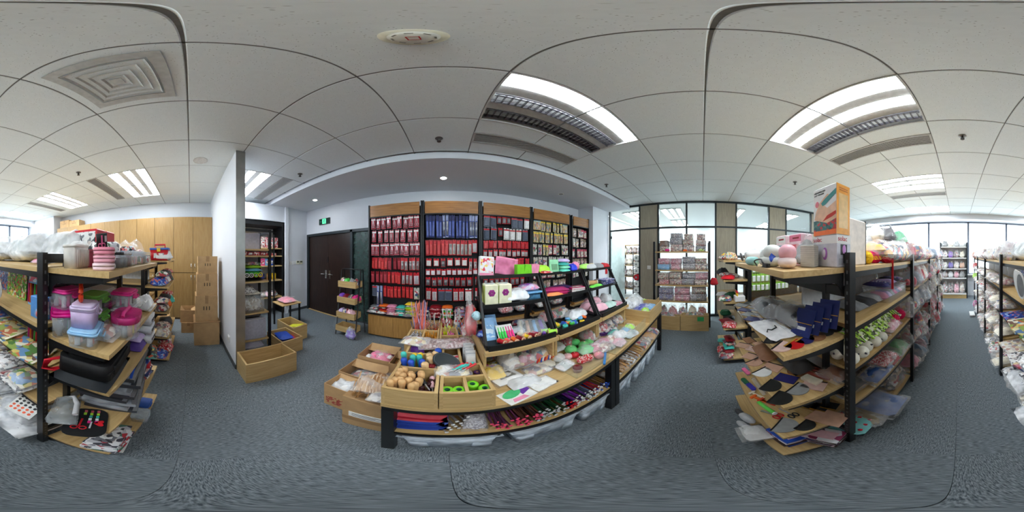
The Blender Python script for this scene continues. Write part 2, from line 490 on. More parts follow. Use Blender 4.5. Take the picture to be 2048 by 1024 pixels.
# ---- ceiling fixtures
def troffer(x0, y0, lit):
    t = empty('ceiling_light', (x0, y0, CZ))
    fr = MB()
    fr.box(0, 1.2, 0, .012, -.004, .10).box(0, 1.2, .588, .6, -.004, .10).box(0, .012, .012, .588, -.004, .10).box(1.188, 1.2, .012, .588, -.004, .10)
    build('housing', fr.box(0, 1.2, 0, .6, .10, .105), mat((205, 205, 203), .5), t)
    for k in range(3):
        yc = .6 * (k + .5) / 3
        if lit[k]:
            build('lit_tube', BM(.02, 1.18, yc - .048, yc + .048, .018, .022), emit('tube_light', (240, 248, 255), TUBE_STRENGTH), t)
        else:
            m = MB()
            for q in range(25):
                xx = .04 + q * .0465
                m.box(xx, xx + .003, yc - .05, yc + .05, .004, .045)
            m.box(.02, 1.18, yc - .052, yc - .049, .004, .05).box(.02, 1.18, yc + .049, yc + .052, .004, .05)
            build('louvre', m, mat((128, 126, 132), .25, .8), t)
            build('dark_tube', MB().cyl(.013, .03, 1.17, 8, 0, Matrix.Translation((0, yc, .065)) @ Matrix.Rotation(PI / 2, 4, 'Y')), mat((190, 190, 196), .4), t)
    for k in range(2):
        yc = .2 + .2 * k
        build('reflector', BM(.012, 1.188, yc - .045, yc + .045, .022, .027), mat((200, 199, 196), .45), t)
    return t
NAMES = ['louvred ceiling light with one lit tube above the display island', 'ceiling light with two lit tubes above the right shelves',
         'three-tube ceiling light second along the aisle', 'three-tube ceiling light furthest down the aisle near the windows',
         'three-tube ceiling light behind the steel-edged partition', 'three-tube ceiling light nearest the tall wooden cupboards',
         'three-tube ceiling light second over the left shelves', 'three-tube ceiling light furthest over the left shelves near windows']
for k, (x0, y0, lit) in enumerate(FIX):
    t = troffer(x0, y0, lit)
    tag(t, NAMES[k] if k < len(NAMES) else 'three-tube ceiling light added to light the office beyond the glass', 'ceiling light', 'recessed ceiling lights')
def grille_panel(x0, y0, label):
    t = tag(empty('ceiling_vent', (x0, y0, CZ)), label, 'vent', 'slotted ceiling vents')
    build('tile_strip', BM(.005, .595, .40, .595, 0, .006), TILE, t); build('tile_strip', BM(.605, 1.195, .40, .595, 0, .006), TILE, t)
    build('tile_strip', BM(.005, .595, .005, .20, 0, .006), TILE, t); build('tile_strip', BM(.605, 1.195, .005, .20, 0, .006), TILE, t)
    build('frame', MB().box(.0, 1.2, .205, .225, -.004, .01).box(0, 1.2, .375, .395, -.004, .01).box(0, .02, .225, .375, -.004, .01).box(1.18, 1.2, .225, .375, -.004, .01), mat((186, 186, 184), .5), t)
    sl = MB().box(.02, 1.18, .23, .37, .03, .032)
    for q in range(9):
        yy = .235 + q * .0165
        build('slat', BM(.02, 1.18, yy, yy + .007, 0, .02), mat((176, 176, 174), .5), t)
    build('duct', sl, mat((60, 60, 62), .8), t)
VN = ['slotted ceiling vent beside the island light', 'slotted ceiling vent beside the two-tube light', 'slotted ceiling vent beside the cupboard light',
      'slotted ceiling vent along the aisle', 'slotted ceiling vent far over the left shelves', 'slotted ceiling vent behind the partition']
for k, (x0, y0) in enumerate(GRILLE): grille_panel(x0, y0, VN[k])
# square four-way diffuser
dz = tag(empty('air_diffuser', (-.657, -.315, CZ)), 'square white four-way air diffuser in the ceiling', 'vent')
def ring(a0, a1, z0, z1):
    m = MB()
    c0 = [(-a0, -a0), (a0, -a0), (a0, a0), (-a0, a0)]; c1 = [(-a1, -a1), (a1, -a1), (a1, a1), (-a1, a1)]
    vs = [(x, y, z0) for x, y in c0] + [(x, y, z1) for x, y in c1] + [(x, y, z0 + .003) for x, y in c0] + [(x, y, z1 + .003) for x, y in c1]
    fs = []
    for i in range(4):
        j = (i + 1) % 4
        fs += [(i, i + 4, j + 4, j), (i + 8, j + 8, j + 12, i + 12), (i, j, j + 8, i + 8), (i + 4, i + 12, j + 12, j + 4)]
    return m.add(vs, fs)
DIFF = mat((196, 197, 194), .5)
build('flange', ring(.235, .185, -.008, -.008), DIFF, dz)
for k, a in enumerate((.175, .135, .095, .055)): build('vane', ring(a, a - .032, -.012, .022), DIFF, dz)
build('centre_plate', BM(-.028, .028, -.028, .028, -.010, -.004), DIFF, dz)
build('throat', BM(-.185, .185, -.185, .185, .024, .028), mat((70, 72, 72), .8), dz)
# smoke detector, sprinklers, downlights
sd = tag(empty('smoke_detector', (-.062, .305, CZ)), 'round cream smoke detector on the ceiling', 'detector')
build('base', MB().lathe([(.0001, -.010), (.062, -.010), (.070, 0)], 28), mat((226, 222, 200), .5), sd)
build('body', MB().lathe([(.0001, -.045), (.034, -.045), (.048, -.036), (.052, -.012)], 28), mat((222, 220, 208), .5), sd)
for k in range(8):
    a = k * PI / 4
    build('slot', MB().box(.040, .0445, -.008, .008, -.0420, -.0395, 0, Matrix.Rotation(a, 4, 'Z')), mat((140, 138, 128), .7), sd)
build('red_mark', MB().box(-.014, .014, -.016, -.013, -.0465, -.0455).box(-.014, .014, .010, .013, -.0465, -.0455).box(-.014, -.011, -.013, .010, -.0465, -.0455).box(.011, .014, -.013, .010, -.0465, -.0455), mat((190, 60, 60), .5), sd)
spm = MB().lathe([(.0001, -.004), (.034, -.004), (.038, 0)], 16)
sph = MB().cyl(.010, -.035, -.004, 8).box(-.016, -.012, -.004, .004, -.045, -.01).box(.012, .016, -.004, .004, -.045, -.01).cyl(.02, -.05, -.047, 12)
def sprinkler(x, y, label, first=[None]):
    if first[0] is None:
        t = empty('sprinkler', (x, y, CZ))
        build('plate', spm, mat((120, 118, 116), .4, .5), t); build('head', sph, mat((88, 84, 82), .4, .6), t)
        first[0] = t
    else: t = clone(first[0], (x, y, CZ))
    tag(t, label, 'sprinkler', 'ceiling sprinklers')
for px, py, lb in ((878, 277, 'sprinkler head near the soffit above the island'), (600, 348, 'sprinkler head beyond the partition near the door'), (157, 345, 'sprinkler head over the left shelves'),
                   (1590, 364, 'sprinkler head near the glass partition'), (1925, 272, 'sprinkler head over the aisle'), (1213, 369, 'sprinkler head near the soffit and glass corner')):
    p = at(px, py, CZ); sprinkler(p[0], p[1], lb)
fs_ = tag(empty('flush_speaker', at(401, 321, CZ)), 'faint round flush speaker in the ceiling by the partition', 'speaker')
build('rim', MB().lathe([(.075, 0), (.09, -.003), (.09, 0)], 28), mat((214, 213, 210), .6), fs_)
build('grille', MB().lathe([(.0001, -.001), (.076, -.001)], 28), mat((218, 217, 214), .8), fs_)
SZ = CZ - .095
for px, py, on, lb in ((887, 356, 1, 'lit round downlight above the red packets'), (630, 400, 1, 'lit round downlight near the exit door'), (1122, 388, 0, 'unlit round downlight near the glass corner')):
    p = at(px, py, SZ)
    t = tag(empty('downlight', (p[0], p[1], SZ)), lb, 'downlight', 'soffit downlights')
    build('trim_ring', MB().lathe([(.042, .012), (.042, -.006), (.058, -.005), (.060, 0)], 24), WHITE, t)
    build('lens', MB().lathe([(.0001, -.003), (.042, -.003)], 20), emit('downlight_on', (250, 250, 248), 90.0) if on else mat((150, 150, 150), .3), t)
# exit sign and wall plates
ex = tag(empty('exit_sign', (atY(650, 443, YN)[0], YN, atY(650, 443, YN)[2])), 'green exit sign with running figure above the dark door', 'sign')
build('housing', BM(-.175, .175, -.03, 0, -.075, .075), mat((70, 74, 74), .4), ex)
build('face', BM(-.17, .17, -.032, -.030, -.066, .07), mat((22, 44, 38), .3), ex)
build('lit_panel', BM(-.06, .06, -.034, -.032, -.06, .064), emit('exit_green', (90, 235, 160), 1.0), ex)
rm = MB()
rm.ell(.012, .002, .012, (.006, -.036, .042))
for a, b in (((.004, .03), (-.004, -.004)), ((.004, .024), (.03, .016)), ((.004, .026), (-.022, .008)), ((-.004, -.004), (.022, -.022)), ((.022, -.022), (.016, -.048)), ((-.004, -.004), (-.016, -.028)), ((-.016, -.028), (-.038, -.03))):
    rm.tube([(a[0], -.036, a[1]), (b[0], -.036, b[1])], .0055, 6)
build('running_figure', rm, mat((20, 60, 44), .4), ex)
build('arrow', MB().prism([(-.03, 0), (0, .03), (0, .012), (.035, .012), (.035, -.012), (0, -.012), (0, -.03)], 0, .002, 0, rot3(PI / 2, 0, 0, (-.118, -.032, 0))), mat((60, 110, 92), .5), ex)
def plate(name, loc, w, h, label, axis, cat='switch', m=None, toggles=1):
    t = tag(empty(name, loc), label, cat)
    if axis == 'x':
        build('plate', BM(0, .012, -w / 2, w / 2, -h / 2, h / 2), m or WHITE, t)
        for q in range(toggles):
            c = (q + .5) / toggles * w - w / 2
            build('rocker', BM(.012, .016, c - w / toggles * .38, c + w / toggles * .38, -h * .36, h * .36), mat((226, 226, 224), .4), t)
    else:
        build('plate', BM(-w / 2, w / 2, -.012, 0, -h / 2, h / 2), m or WHITE, t)
        build('rocker', BM(-w * .36, w * .36, -.016, -.012, -h * .36, h * .36), mat((226, 226, 224), .4), t)
    return t
plate('light_switch', (-3.40, 2.40, 1.30), .085, .085, 'white light switch nearer the shelves, left of the door', 'x')
plate('light_switch', (-3.40, 2.51, 1.30), .085, .085, 'white light switch beside the thermostats', 'x', toggles=2)
for y, lb in ((2.63, 'small thermostat with dark screen beside the switches'), (2.74, 'small thermostat with dark screen nearest the door')):
    th = tag(empty('thermostat', (-3.40, y, 1.31)), lb, 'thermostat', 'thermostats by the door')
    build('case', BM(0, .018, -.045, .045, -.045, .045), mat((226, 222, 196), .5), th)
    build('screen', BM(.018, .02, -.036, .036, 0, .034), mat((60, 64, 50), .3), th)
plate('power_socket', (-3.40, 2.48, .36), .086, .086, 'white wall socket low beside the door', 'x', 'socket')
plate('power_socket', (-2.02, .494, .33), .086, .086, 'white wall socket low on the white partition', 'y', 'socket')
plate('light_switch', (XE - .03, 1.29, 1.20), .09, .09, 'white switch on the grey wooden panel by the glass door', 'x')
# ================================================================== FURNITURE
PANEL = mat((196, 200, 204), .6)
def slots(m, x, y, z0, z1, face='y', n=None):
    z = z0
    while z < z1:
        if face == 'y': m.box(x - .004, x + .004, y, y + .0012, z, z + .014)
        else: m.box(x, x + .0012, y - .004, y + .004, z, z + .014)
        z += .045
    return m
def bracket_mesh(L=.27, h=.055):
    # tapered arm with a rounded underside, lying in the YZ plane, root at y=0
    poly = [(0, 0), (L, 0), (L, -.018), (L * .75, -.024), (L * .18, -h * .75), (.03, -h), (0, -h - .05)]
    m = MB()
    n = len(poly)
    vs = [(-.004, y, z) for y, z in poly] + [(.004, y, z) for y, z in poly]
    fs = [tuple(range(n)), tuple(range(2 * n - 1, n - 1, -1))] + [(i, i + n, (i + 1) % n + n, (i + 1) % n) for i in range(n)]
    return m.add(vs, fs).mesh('bracket', BLACK)
BRK = bracket_mesh()
def gondola(side, x_in, x_out, ys, zs_row, zs_end, label, end_label):
    """four-post shelf row along Y between the aisles; side=+1 east, -1 west of the camera"""
    t = tag(empty('shelf_rack', (side * x_in, ys[0], 0)), label, 'shelf rack', 'double-sided shelf racks')
    D = x_out - x_in
    y0 = ys[0]
    for y in ys:
        for dx in (0, D):
            p = build('post', BM(-.014, .014, -.02, .02, 0, 1.495), BLACK, t, (side * dx, y - y0, 0))
            if abs(y - y0) < .01:
                build('slot_row', slots(MB(), 0, .02, .1, 1.46), mat((92, 94, 96), .5), p)['kind'] = 'stuff'
    for i in range(len(ys) - 1):
        yc = (ys[i] + ys[i + 1]) / 2 - y0; L = abs(ys[i] - ys[i + 1])
        for z in zs_row:
            build('shelf', BM(-D / 2 + .012, D / 2 - .012, -L / 2 + .022, L / 2 - .022, z - .022, z), OAKY, t, (side * D / 2, yc, 0))
            build('shelf_rail', BM(-.006, .006, -L / 2 + .02, L / 2 - .02, z - .05, z - .023), BLACK, t, (side * .02, yc, 0))
        build('back_panel', BM(-.006, .006, -L / 2 + .02, L / 2 - .02, .1, zs_row[0] - .025), PANEL, t, (side * D / 2, yc, 0))
    # end frame facing north
    build('post', BM(-.012, .012, -.015, .015, 0, 1.47), BLACK, t, (side * .15, 0, 0))
    for za, zb in ((1.45, 1.49), (1.30, 1.345), (.75, .79), (.2, .24)):
        build('end_rail', BM(min(0, side * D), max(0, side * D), -.012, .012, za, zb), BLACK, t)
    for z in zs_end:
        sh = build('end_shelf', BM(-(D - .02) / 2, (D - .02) / 2, .012, .305, z - .022, z), OAK, t, (side * D / 2 + side * .01, 0, 0))
        for dx in (.03, D - .03):
            ob('bracket', BRK, t, (side * dx, .012, z - .023))
    return t
YR = [-.55, -1.48, -2.41, -3.34, -4.27]
YL = [-.55, -1.60, -2.60, -3.60, -4.30]
ZROW = [1.43, 1.15, .88, .54, .12]
ZER = [1.43, 1.114, .787, .426, .08]
ZEL = [1.43, 1.12, .90, .51, .10]
gondola(1, .43, 1.19, YR, ZROW, ZER, 'black-post oak shelf rack right of the aisle, nearest', '')
gondola(-1, .43, 1.19, YL, ZROW, ZEL, 'black-post oak shelf rack left of the aisle with colourful sticker sheets', '')
gondola(1, 1.84, 2.60, YR, ZROW, [1.43, 1.20, .93, .58, .10], 'black-post oak shelf rack nearer the glass partition', '')
gondola(-1, 1.84, 2.60, YL, ZROW, [1.43, 1.12, .80, .45, .10], 'black-post oak shelf rack nearer the tall wooden cupboards', '')
# ---- N wall display bays
BAYX = [(-1.315, -.395), (-.365, .535), (.565, 1.465), (1.495, 2.425), (2.50, 3.06)]
ROWZ = [[2.15, 1.925, 1.695, 1.45, 1.21, .965], [2.145, 1.735, 1.445, 1.275, 1.135, .955], [2.17, 1.96, 1.735, 1.585, 1.44, 1.28, 1.12, .95],
        [2.17, 1.945, 1.70, 1.46, 1.24, 1.0], [2.10, 1.88, 1.64, 1.42, 1.2]]
BAYN = ['first wall bay beside the door', 'second wall bay with long blue packets', 'third wall bay behind the island', 'fourth wall bay right of the red packets', 'narrow fifth wall bay by the glass']
for k, (x0, x1) in enumerate(BAYX):
    t = tag(empty('hanging_display', ((x0 + x1) / 2, 2.62, 0)), 'black hanging display frame, ' + BAYN[k], 'display rack', 'wall display bays')
    hw = (x1 - x0) / 2
    build('back_panel', BM(-hw, hw,   .10, .12, .456, 2.36), mat((30, 30, 32), .7), t)
    for s in (-1, 1):
        build('post', BM(s * hw - .012, s * hw + .012, -.06, .12, .456, 2.40), BLACK, t)
    build('header_board', BM(-hw + .03, hw - .03, -.075, -.05, 2.17, 2.375), HEADER, t)
    build('header_base', BM(-hw + .012, hw - .012, -.07, .1, 2.15, 2.168), BLACK, t)
    for z in ROWZ[k]:
        build('hook_rail', BM(-hw + .013, hw - .013, .06, .075, z - .002, z + .010), BLACKM, t)
    c = tag(empty('base_cabinet', ((x0 + x1) / 2, 2.5, 0)), 'low wooden base cabinet under the ' + BAYN[k], 'cabinet', 'base cabinets under the wall bays')
    build('body', BM(-hw + .013, hw - .013, .02, .42, .03, .44), BASEW, c)
    build('plinth', BM(-hw + .013, hw - .013, .04, .42, 0, .03), BLACK, c)
    n = 2 if hw > .4 else 1
    for q in range(n):
        a = -hw + .013 + q * (2 * hw - .026) / n
        build('door', BM(a + .002, a + (2 * hw - .026) / n - .002, .002, .02, .035, .425), BASEW, c)
    build('top_tray', BM(-hw + .013, hw - .013, 0, .42, .44, .455), BLACK, c)
# ---- tall wooden cupboards on the west wall
yy = .49
for k in range(5):
    w = .86 if k < 4 else .88
    c = tag(empty('cupboard', (-3.6, yy - w / 2, 0)), ['tall light wood cupboard next to the white partition', 'tall light wood cupboard second from the partition', 'tall light wood cupboard third from the partition', 'tall light wood cupboard fourth from the partition', 'tall light wood cupboard under the two cartons, by the pier'][k], 'cupboard', 'tall wooden cupboards')
    build('carcass', BM(-.37, -.02, -w / 2 + .001, w / 2 - .001, 0, 2.365), mat((84, 62, 38), .6), c)  # dark brown paints the shade of the door gaps into the carcass
    for q in range(2):
        a = -w / 2 + q * w / 2
        for z0, z1, hz in ((.05, 1.10, 1.0), (1.112, 2.36, 1.26)):
            d = build('door', BM(-.019, 0, a + .004, a + w / 2 - .004, z0, z1), CABW, c)
            hy = a + w / 2 - .04 if q == 0 else a + .04
            build('handle', MB().tube([(0, hy, hz - .05), (.025, hy, hz - .03), (.028, hy, hz), (.025, hy, hz + .03), (0, hy, hz + .05)], .006, 6), CHROME, d)
    yy -= w
# ---- black bookcase in the west recess
bk = tag(empty('bookcase', (-3.44, 1.63, 0)), 'tall black recessed bookcase with oak shelves left of the door', 'bookcase')
build('side_panel', BM(-.5, 0, -.58, -.55, 0, 2.32), BLACK, bk); build('side_panel', BM(-.5, 0, .55, .58, 0, 2.32), BLACK, bk)
build('top_panel', BM(-.5, 0, -.55, .55, 2.22, 2.32), BLACK, bk)
build('valance', BM(-.30, -.28, -.55, .55, 2.10, 2.13), BLACK, bk)
build('back_panel', BM(-.5, -.48, -.55, .55, 0, 2.22), mat((206, 206, 200), .6), bk)
build('upright', BM(-.03, 0, .30, .33, 0, 2.0), BLACK, bk)
for z in (1.675, 1.49, 1.25, .89, .46): build('shelf', BM(-.48, -.01, -.55, .55, z - .025, z), OAKY, bk)
# ---- open shelf unit behind the partition end
un = tag(empty('shelf_unit', (-2.06, .86, 0)), 'black-framed open shelf unit just behind the steel-edged partition', 'shelf unit')
for y in (-.24, .24):
    for x in (-.38, -.02): build('post', BM(x - .018, x + .018, y - .018, y + .018, 0, 1.86), BLACK, un)
    build('side_rail', BM(-.36, -.04, y - .01, y + .01, 1.80, 1.84), BLACK, un)
build('top_rail', BM(-.03, -.01, -.22, .22, 1.82, 1.86), BLACK, un)
build('back_sheet', BM(-.395, -.39, -.24, .24, .2, 1.84), mat((150, 152, 158), .5), un)
for z in (1.577, 1.487, 1.125, .66, .21): build('shelf', BM(-.38, -.01, -.222, .222, z - .022, z), OAKY, un)
# ---- pulled-out oak drawer boxes on the floor
def tray_box(name, x0, x1, y0, y1, z0, z1, label, cat, m1=None, t=.018, group=None, dividers=()):
    o = tag(empty(name, ((x0 + x1) / 2, (y0 + y1) / 2, z0)), label, cat, group)
    w, d, h = (x1 - x0) / 2, (y1 - y0) / 2, z1 - z0
    build('base', BM(-w + t, w - t, -d + t, d - t, 0, .012), OAK, o)
    for s in (-1, 1):
        build('side', BM(min(s * w, s * (w - t)), max(s * w, s * (w - t)), -d, d, 0, h), OAKY, o)
        build('side', BM(-w + t, w - t, min(s * d, s * (d - t)), max(s * d, s * (d - t)), 0, h), OAK, o)
    for ax, v in dividers:
        if ax == 'x': build('divider', BM(v - .007, v + .007, -d + t, d - t, .012, h - .004), OAKY, o)
        else: build('divider', BM(-w + t, w - t, v - .007, v + .007, .012, h - .0045), OAK, o)
    return o
tray_box('drawer_box', -1.70, -1.40, .50, 1.07, 0, .30, 'oak drawer box on the floor at the partition end', 'drawer', group='oak drawer boxes on the floor')
tray_box('drawer_box', -2.20, -1.77, 1.12, 1.46, 0, .25, 'oak drawer box holding blue packets', 'drawer', group='oak drawer boxes on the floor')
tray_box('drawer_box', -2.52, -2.04, 1.49, 1.78, 0, .28, 'oak drawer box with yellow sheet furthest from the partition', 'drawer', group='oak drawer boxes on the floor')
lt = tag(empty('low_stand', (-2.75, 1.85, 0)), 'small black-legged oak stand beside the bookcase', 'stand')
for x in (-.16, .16):
    for y in (-.2, .2): build('leg', BM(x - .015, x + .015, y - .015, y + .015, 0, .50), BLACK, lt)
build('top', BM(-.19, .19, -.23, .23, .50, .52), OAK, lt)
# ---- patterned-box rack in front of the glass
er = tag(empty('basket_rack', (3.15, .41, 0)), 'black-post oak rack of patterned fabric boxes before the glass', 'shelf rack')
for y in (-.55, .55):
    for x in (.02, .40): build('post', BM(x - .02, x + .02, y - .02, y + .02, 0, 1.77), BLACK, er)
ERZ = (1.57, 1.20, .90, .565)
for z in ERZ: build('shelf', BM(0, .42, -.528, .528, z - .022, z), OAKY, er)
build('base_board', BM(0, .42, -.528, .528, .06, .08), OAKY, er)
tray_box('drawer_box', 2.98, 3.12, -.12, .40, 0, .34, 'oak bin under the patterned boxes with green label', 'drawer', group='oak bins under the patterned boxes')
tray_box('drawer_box', 2.98, 3.12, .41, .98, 0, .30, 'oak bin under the patterned boxes, left one', 'drawer', group='oak bins under the patterned boxes')
# ---- small tiered rack beside the first wall bay
sr = tag(empty('tiered_rack', (-1.60, 2.40, 0)), 'small black four-tier rack with oak bins by the door', 'display rack')
for s in (-1, 1):
    x = s * .20
    build('side_frame', MB().tube([(x, -.17, 0), (x, .02, 1.24), (x, .10, 1.24), (x, .17, 0)], .011, 8), BLACK, sr)
build('top_bar', MB().tube([(-.20, .06, 1.24), (.20, .06, 1.24)], .011, 8), BLACK, sr)
for z, yo in ((.93, .0), (.65, -.03), (.37, -.05), (.10, -.07)):
    for s in (-1, 1): build('cross_bar', MB().tube([(-.2, yo + s * .08, z - .012), (.2, yo + s * .08, z - .012)], .008, 6), BLACK, sr)
SRB = []
for z, yo, lb in ((.93, .0, 'top oak bin of the small tiered rack'), (.65, -.03, 'second oak bin of the small tiered rack, full of beads'), (.37, -.05, 'third oak bin of the small tiered rack'), (.10, -.07, 'bottom oak bin of the small tiered rack')):
    tray_box('oak_bin', -1.785, -1.415, 2.40 + yo - .12, 2.40 + yo + .10, z, z + .11, lb, 'bin', t=.012, group='oak bins of the tiered rack')
# ---- central island
TZ = .70
def island_table(x0, x1, y0, y1, label):
    t = tag(empty('display_table', ((x0 + x1) / 2, (y0 + y1) / 2, 0)), label, 'table', 'display tables of the island')
    w, d = (x1 - x0) / 2, (y1 - y0) / 2
    build('table_top', BM(-w, w, -d, d, TZ - .028, TZ), OAK, t)
    for sx in (-1, 1):
        for sy in (-1, 1):
            build('leg', BM(-.025, .025, -.025, .025, 0, TZ - .07), BLACK, t, (sx * (w - .026), sy * (d - .03), 0))
    for s in (-1, 1):
        build('apron', BM(-w + .001, w - .001, s * (d - .02) - .012, s * (d - .02) + .012, TZ - .07, TZ - .0285), BLACK, t)
        build('apron', BM(s * (w - .02) - .012, s * (w - .02) + .012, -d + .04, d - .04, TZ - .07, TZ - .0285), BLACK, t)
    build('lower_shelf', BM(-w + .03, w - .03, -d + .015, d - .015, .33, .35), OAK, t)
    build('shelf_rail', BM(-w + .052, w - .052, -d + .002, -d + .014, .322, .345), BLACK, t)
    return t
island_table(-.242, .965, .565, 1.235, 'oak island table nearest the camera with knitting needles below')
island_table(.972, 2.235, .565, 1.235, 'oak island table on the glass partition side')
island_table(-.30, .20, 1.245, 1.70, 'oak island table holding the crochet hook boxes')
# stepped riser carrying the black display stands
for k, (x0, x1, lb) in enumerate(((.185, .626, 'left'), (.632, 1.070, 'middle'), (1.076, 1.56, 'right'))):
    r = tag(empty('riser', ((x0 + x1) / 2, .98, TZ)), 'oak step riser under the %s black display stand' % lb, 'riser', 'oak risers on the island')
    hw = (x1 - x0) / 2
    build('top_board', BM(-hw, hw, -.225, .235, .222, .25), OAK, r)
    build('end_panel', BM(-hw, -hw + .016, -.18, .235, 0, .222), OAKY, r); build('end_panel', BM(hw - .016, hw, -.18, .235, 0, .222), OAKY, r)
    build('back_panel', BM(-hw + .016, hw - .016, .219, .235, 0, .222), OAK, r)
def display(x0, x1, label):
    t = tag(empty('display_stand', ((x0 + x1) / 2, .98, .95)), label, 'display stand', 'black display stands on the island')
    hw = (x1 - x0) / 2 - .004
    for s in (-1, 1):
        x = s * hw
        build('side_frame', MB().box(x - .006, x + .006, -.20, .20, 0, .03)
              .box(x - .006, x + .006, -.016, .016, .014, .455, 0, rot3(-math.atan2(.20, .38), 0, 0, (0, -.19, .0)))
              .box(x - .006, x + .006, .165, .195, .03, .40), BLACK, t)
    tr = MB().box(-hw + .006, hw - .006, -.205, .10, 0, .008).box(-hw + .006, hw - .006, -.215, -.205, 0, .038).box(-hw + .006, hw - .006, .10, .11, 0, .038)
    build('tray', tr, BLACK, t)
    build('middle_shelf', BM(-hw + .006, hw - .006, -.085, .165, .225, .236).box(-hw + .006, hw - .006, -.095, -.085, .222, .246), BLACK, t)
    build('top_shelf', BM(-hw + .006, hw - .006, -.005, .165, .392, .402).box(-hw + .006, hw - .006, -.013, -.005, .388, .410), BLACK, t)
    return t
display(.195, .622, 'black stepped display stand with sewing thread tray, left of three')
display(.636, 1.066, 'black stepped display stand with tape measures, middle of three')
display(1.080, 1.55, 'black stepped display stand with pink pencil cases, right of three')
# oak compartment boxes on the island
tray_box('compartment_box', -.240, -.029, .568, 1.10, TZ, TZ + .14, 'oak compartment box of wooden-handled tools at the island corner', 'tray', dividers=(('y', -.06), ('y', .10)), group='oak compartment boxes on the island', t=.014)
tray_box('compartment_box', -.025, .178, .568, 1.10, TZ, TZ + .14, 'oak compartment box of green tape rolls and spools', 'tray', dividers=(('x', .0), ('y', -.13), ('y', -.02)), group='oak compartment boxes on the island', t=.014)
tray_box('compartment_box', -.295, -.055, 1.112, 1.542, TZ, TZ + .13, 'oak compartment box of hooks and gold tools behind the corner box', 'tray', dividers=(('x', -.0), ('y', .0)), group='oak compartment boxes on the island', t=.014)
tray_box('compartment_box', -.050, .182, 1.112, 1.542, TZ, TZ + .13, 'oak compartment box of neon crochet handles', 'tray', dividers=(('x', .02), ('y', -.09), ('y', .06)), group='oak compartment boxes on the island', t=.014)
tray_box('compartment_box', 1.70, 2.232, .568, 1.10, TZ, TZ + .14, 'oak tray at the glass end holding blue bagged ribbon', 'tray', group='oak compartment boxes on the island', t=.014)
# clear acrylic dividers on the front ledge
for k, x in enumerate((.60, .98, 1.30)):
    a = tag(build('acrylic_divider', BM(-.002, .002, -.085, .085, 0, .10).box(.002, .30, -.085, -.081, 0, .10), ACRYL, None, (x, .665, TZ)), ['clear acrylic divider by the pin cushions', 'clear acrylic divider by the green pin cushions', 'clear acrylic divider nearest the glass end'][k], 'divider')
# ================================================================== GOODS: makers
RED = mat((200, 30, 42), .4); DRED = mat((140, 22, 34), .45); PINK = mat((238, 150, 180), .45); MAG = mat((222, 40, 130), .4)
LPINK = mat((244, 198, 208), .45); BLUE = mat((40, 84, 190), .4); NAVY = mat((30, 40, 96), .45); LBLUE = mat((120, 180, 226), .4)
TEAL = mat((70, 190, 176), .45); GREEN = mat((70, 180, 70), .45); LIME = mat((170, 226, 60), .45); DGREEN = mat((30, 96, 62), .5)
YEL = mat((246, 206, 50), .45); ORG = mat((240, 110, 40), .45); PUR = mat((116, 62, 170), .45); LAV = mat((196, 178, 220), .45)
GREY = mat((140, 142, 144), .5); LGREY = mat((196, 198, 200), .5); DGREY = mat((66, 68, 72), .5); CREAM = mat((236, 228, 206), .6)
TAN = mat((206, 160, 130), .6); BROWN = mat((120, 76, 48), .6); BAMBOO = mat((206, 156, 96), .6); PAPER = mat((240, 240, 236), .7)
GOLD = mat((214, 160, 60), .35, .4); SILV = mat((190, 192, 196), .3, .7); NEEDLE_G = mat((150, 154, 158), .3, .6)
P_STICK = prn('print_stickers', [(84, 190, 60), (120, 206, 70), (214, 190, 60), (120, 206, 70), (210, 90, 80), (240, 232, 210), (90, 110, 60)], 46)
P_BLUE = prn('print_blue', [(50, 78, 170), (60, 96, 190), (40, 60, 140), (210, 120, 110), (150, 180, 220)], 42)
P_BEIGE = prn('print_beige', [(196, 190, 120), (206, 204, 140), (180, 170, 100), (226, 214, 170), (160, 120, 90), (170, 190, 90)], 50)
P_GAME = prn('print_game', [(150, 176, 90), (110, 150, 190), (220, 200, 120), (90, 130, 70), (210, 120, 80), (230, 226, 206), (120, 90, 80)], 26)
P_FLOR = prn('print_floral', [(206, 178, 168), (226, 214, 200), (160, 96, 104), (190, 160, 150), (120, 124, 130), (236, 228, 220)], 42)
P_FLOR2 = prn('print_floral_b', [(190, 182, 160), (226, 218, 196), (120, 110, 100), (168, 70, 80), (206, 200, 186)], 60)
P_FLORG = prn('print_floral_grey', [(120, 124, 136), (160, 164, 174), (96, 100, 112), (206, 206, 210), (170, 150, 160)], 66)
P_FLORP = prn('print_floral_pink', [(204, 130, 150), (216, 150, 166), (196, 118, 140), (236, 200, 208)], 40)
P_BLUEDOT = prn('print_blue_dots', [(92, 96, 150), (206, 206, 220), (92, 96, 150), (150, 120, 150), (120, 130, 176)], 80)
P_MIX = prn('print_mixed', [(220, 214, 206), (170, 60, 70), (70, 90, 130), (214, 190, 150), (90, 120, 90), (236, 232, 228), (190, 120, 140)], 30)
P_MIXD = prn('print_mixed_dark', [(90, 80, 84), (150, 52, 62), (60, 66, 92), (180, 160, 140), (70, 90, 80), (200, 196, 192)], 30)
P_RED = prn('print_red', [(196, 36, 48), (206, 60, 66), (170, 26, 40), (236, 220, 216), (210, 150, 150)], 60)
P_PACK = prn('print_pack', [(232, 230, 226), (210, 208, 206), (200, 60, 66), (150, 154, 160), (240, 238, 236)], 42)
P_GRN = prn('print_green_pack', [(176, 220, 66), (238, 242, 220), (196, 230, 90), (90, 120, 60), (230, 236, 200), (70, 60, 60)], 60)
P_CHECK = prn('print_check', [(196, 60, 80), (232, 214, 214), (176, 46, 66), (220, 160, 166)], 120, .8)
P_PAPER = prn('print_paper', [(240, 240, 238), (232, 232, 230), (120, 122, 128), (236, 236, 236), (210, 200, 196), (60, 60, 66)], 48)
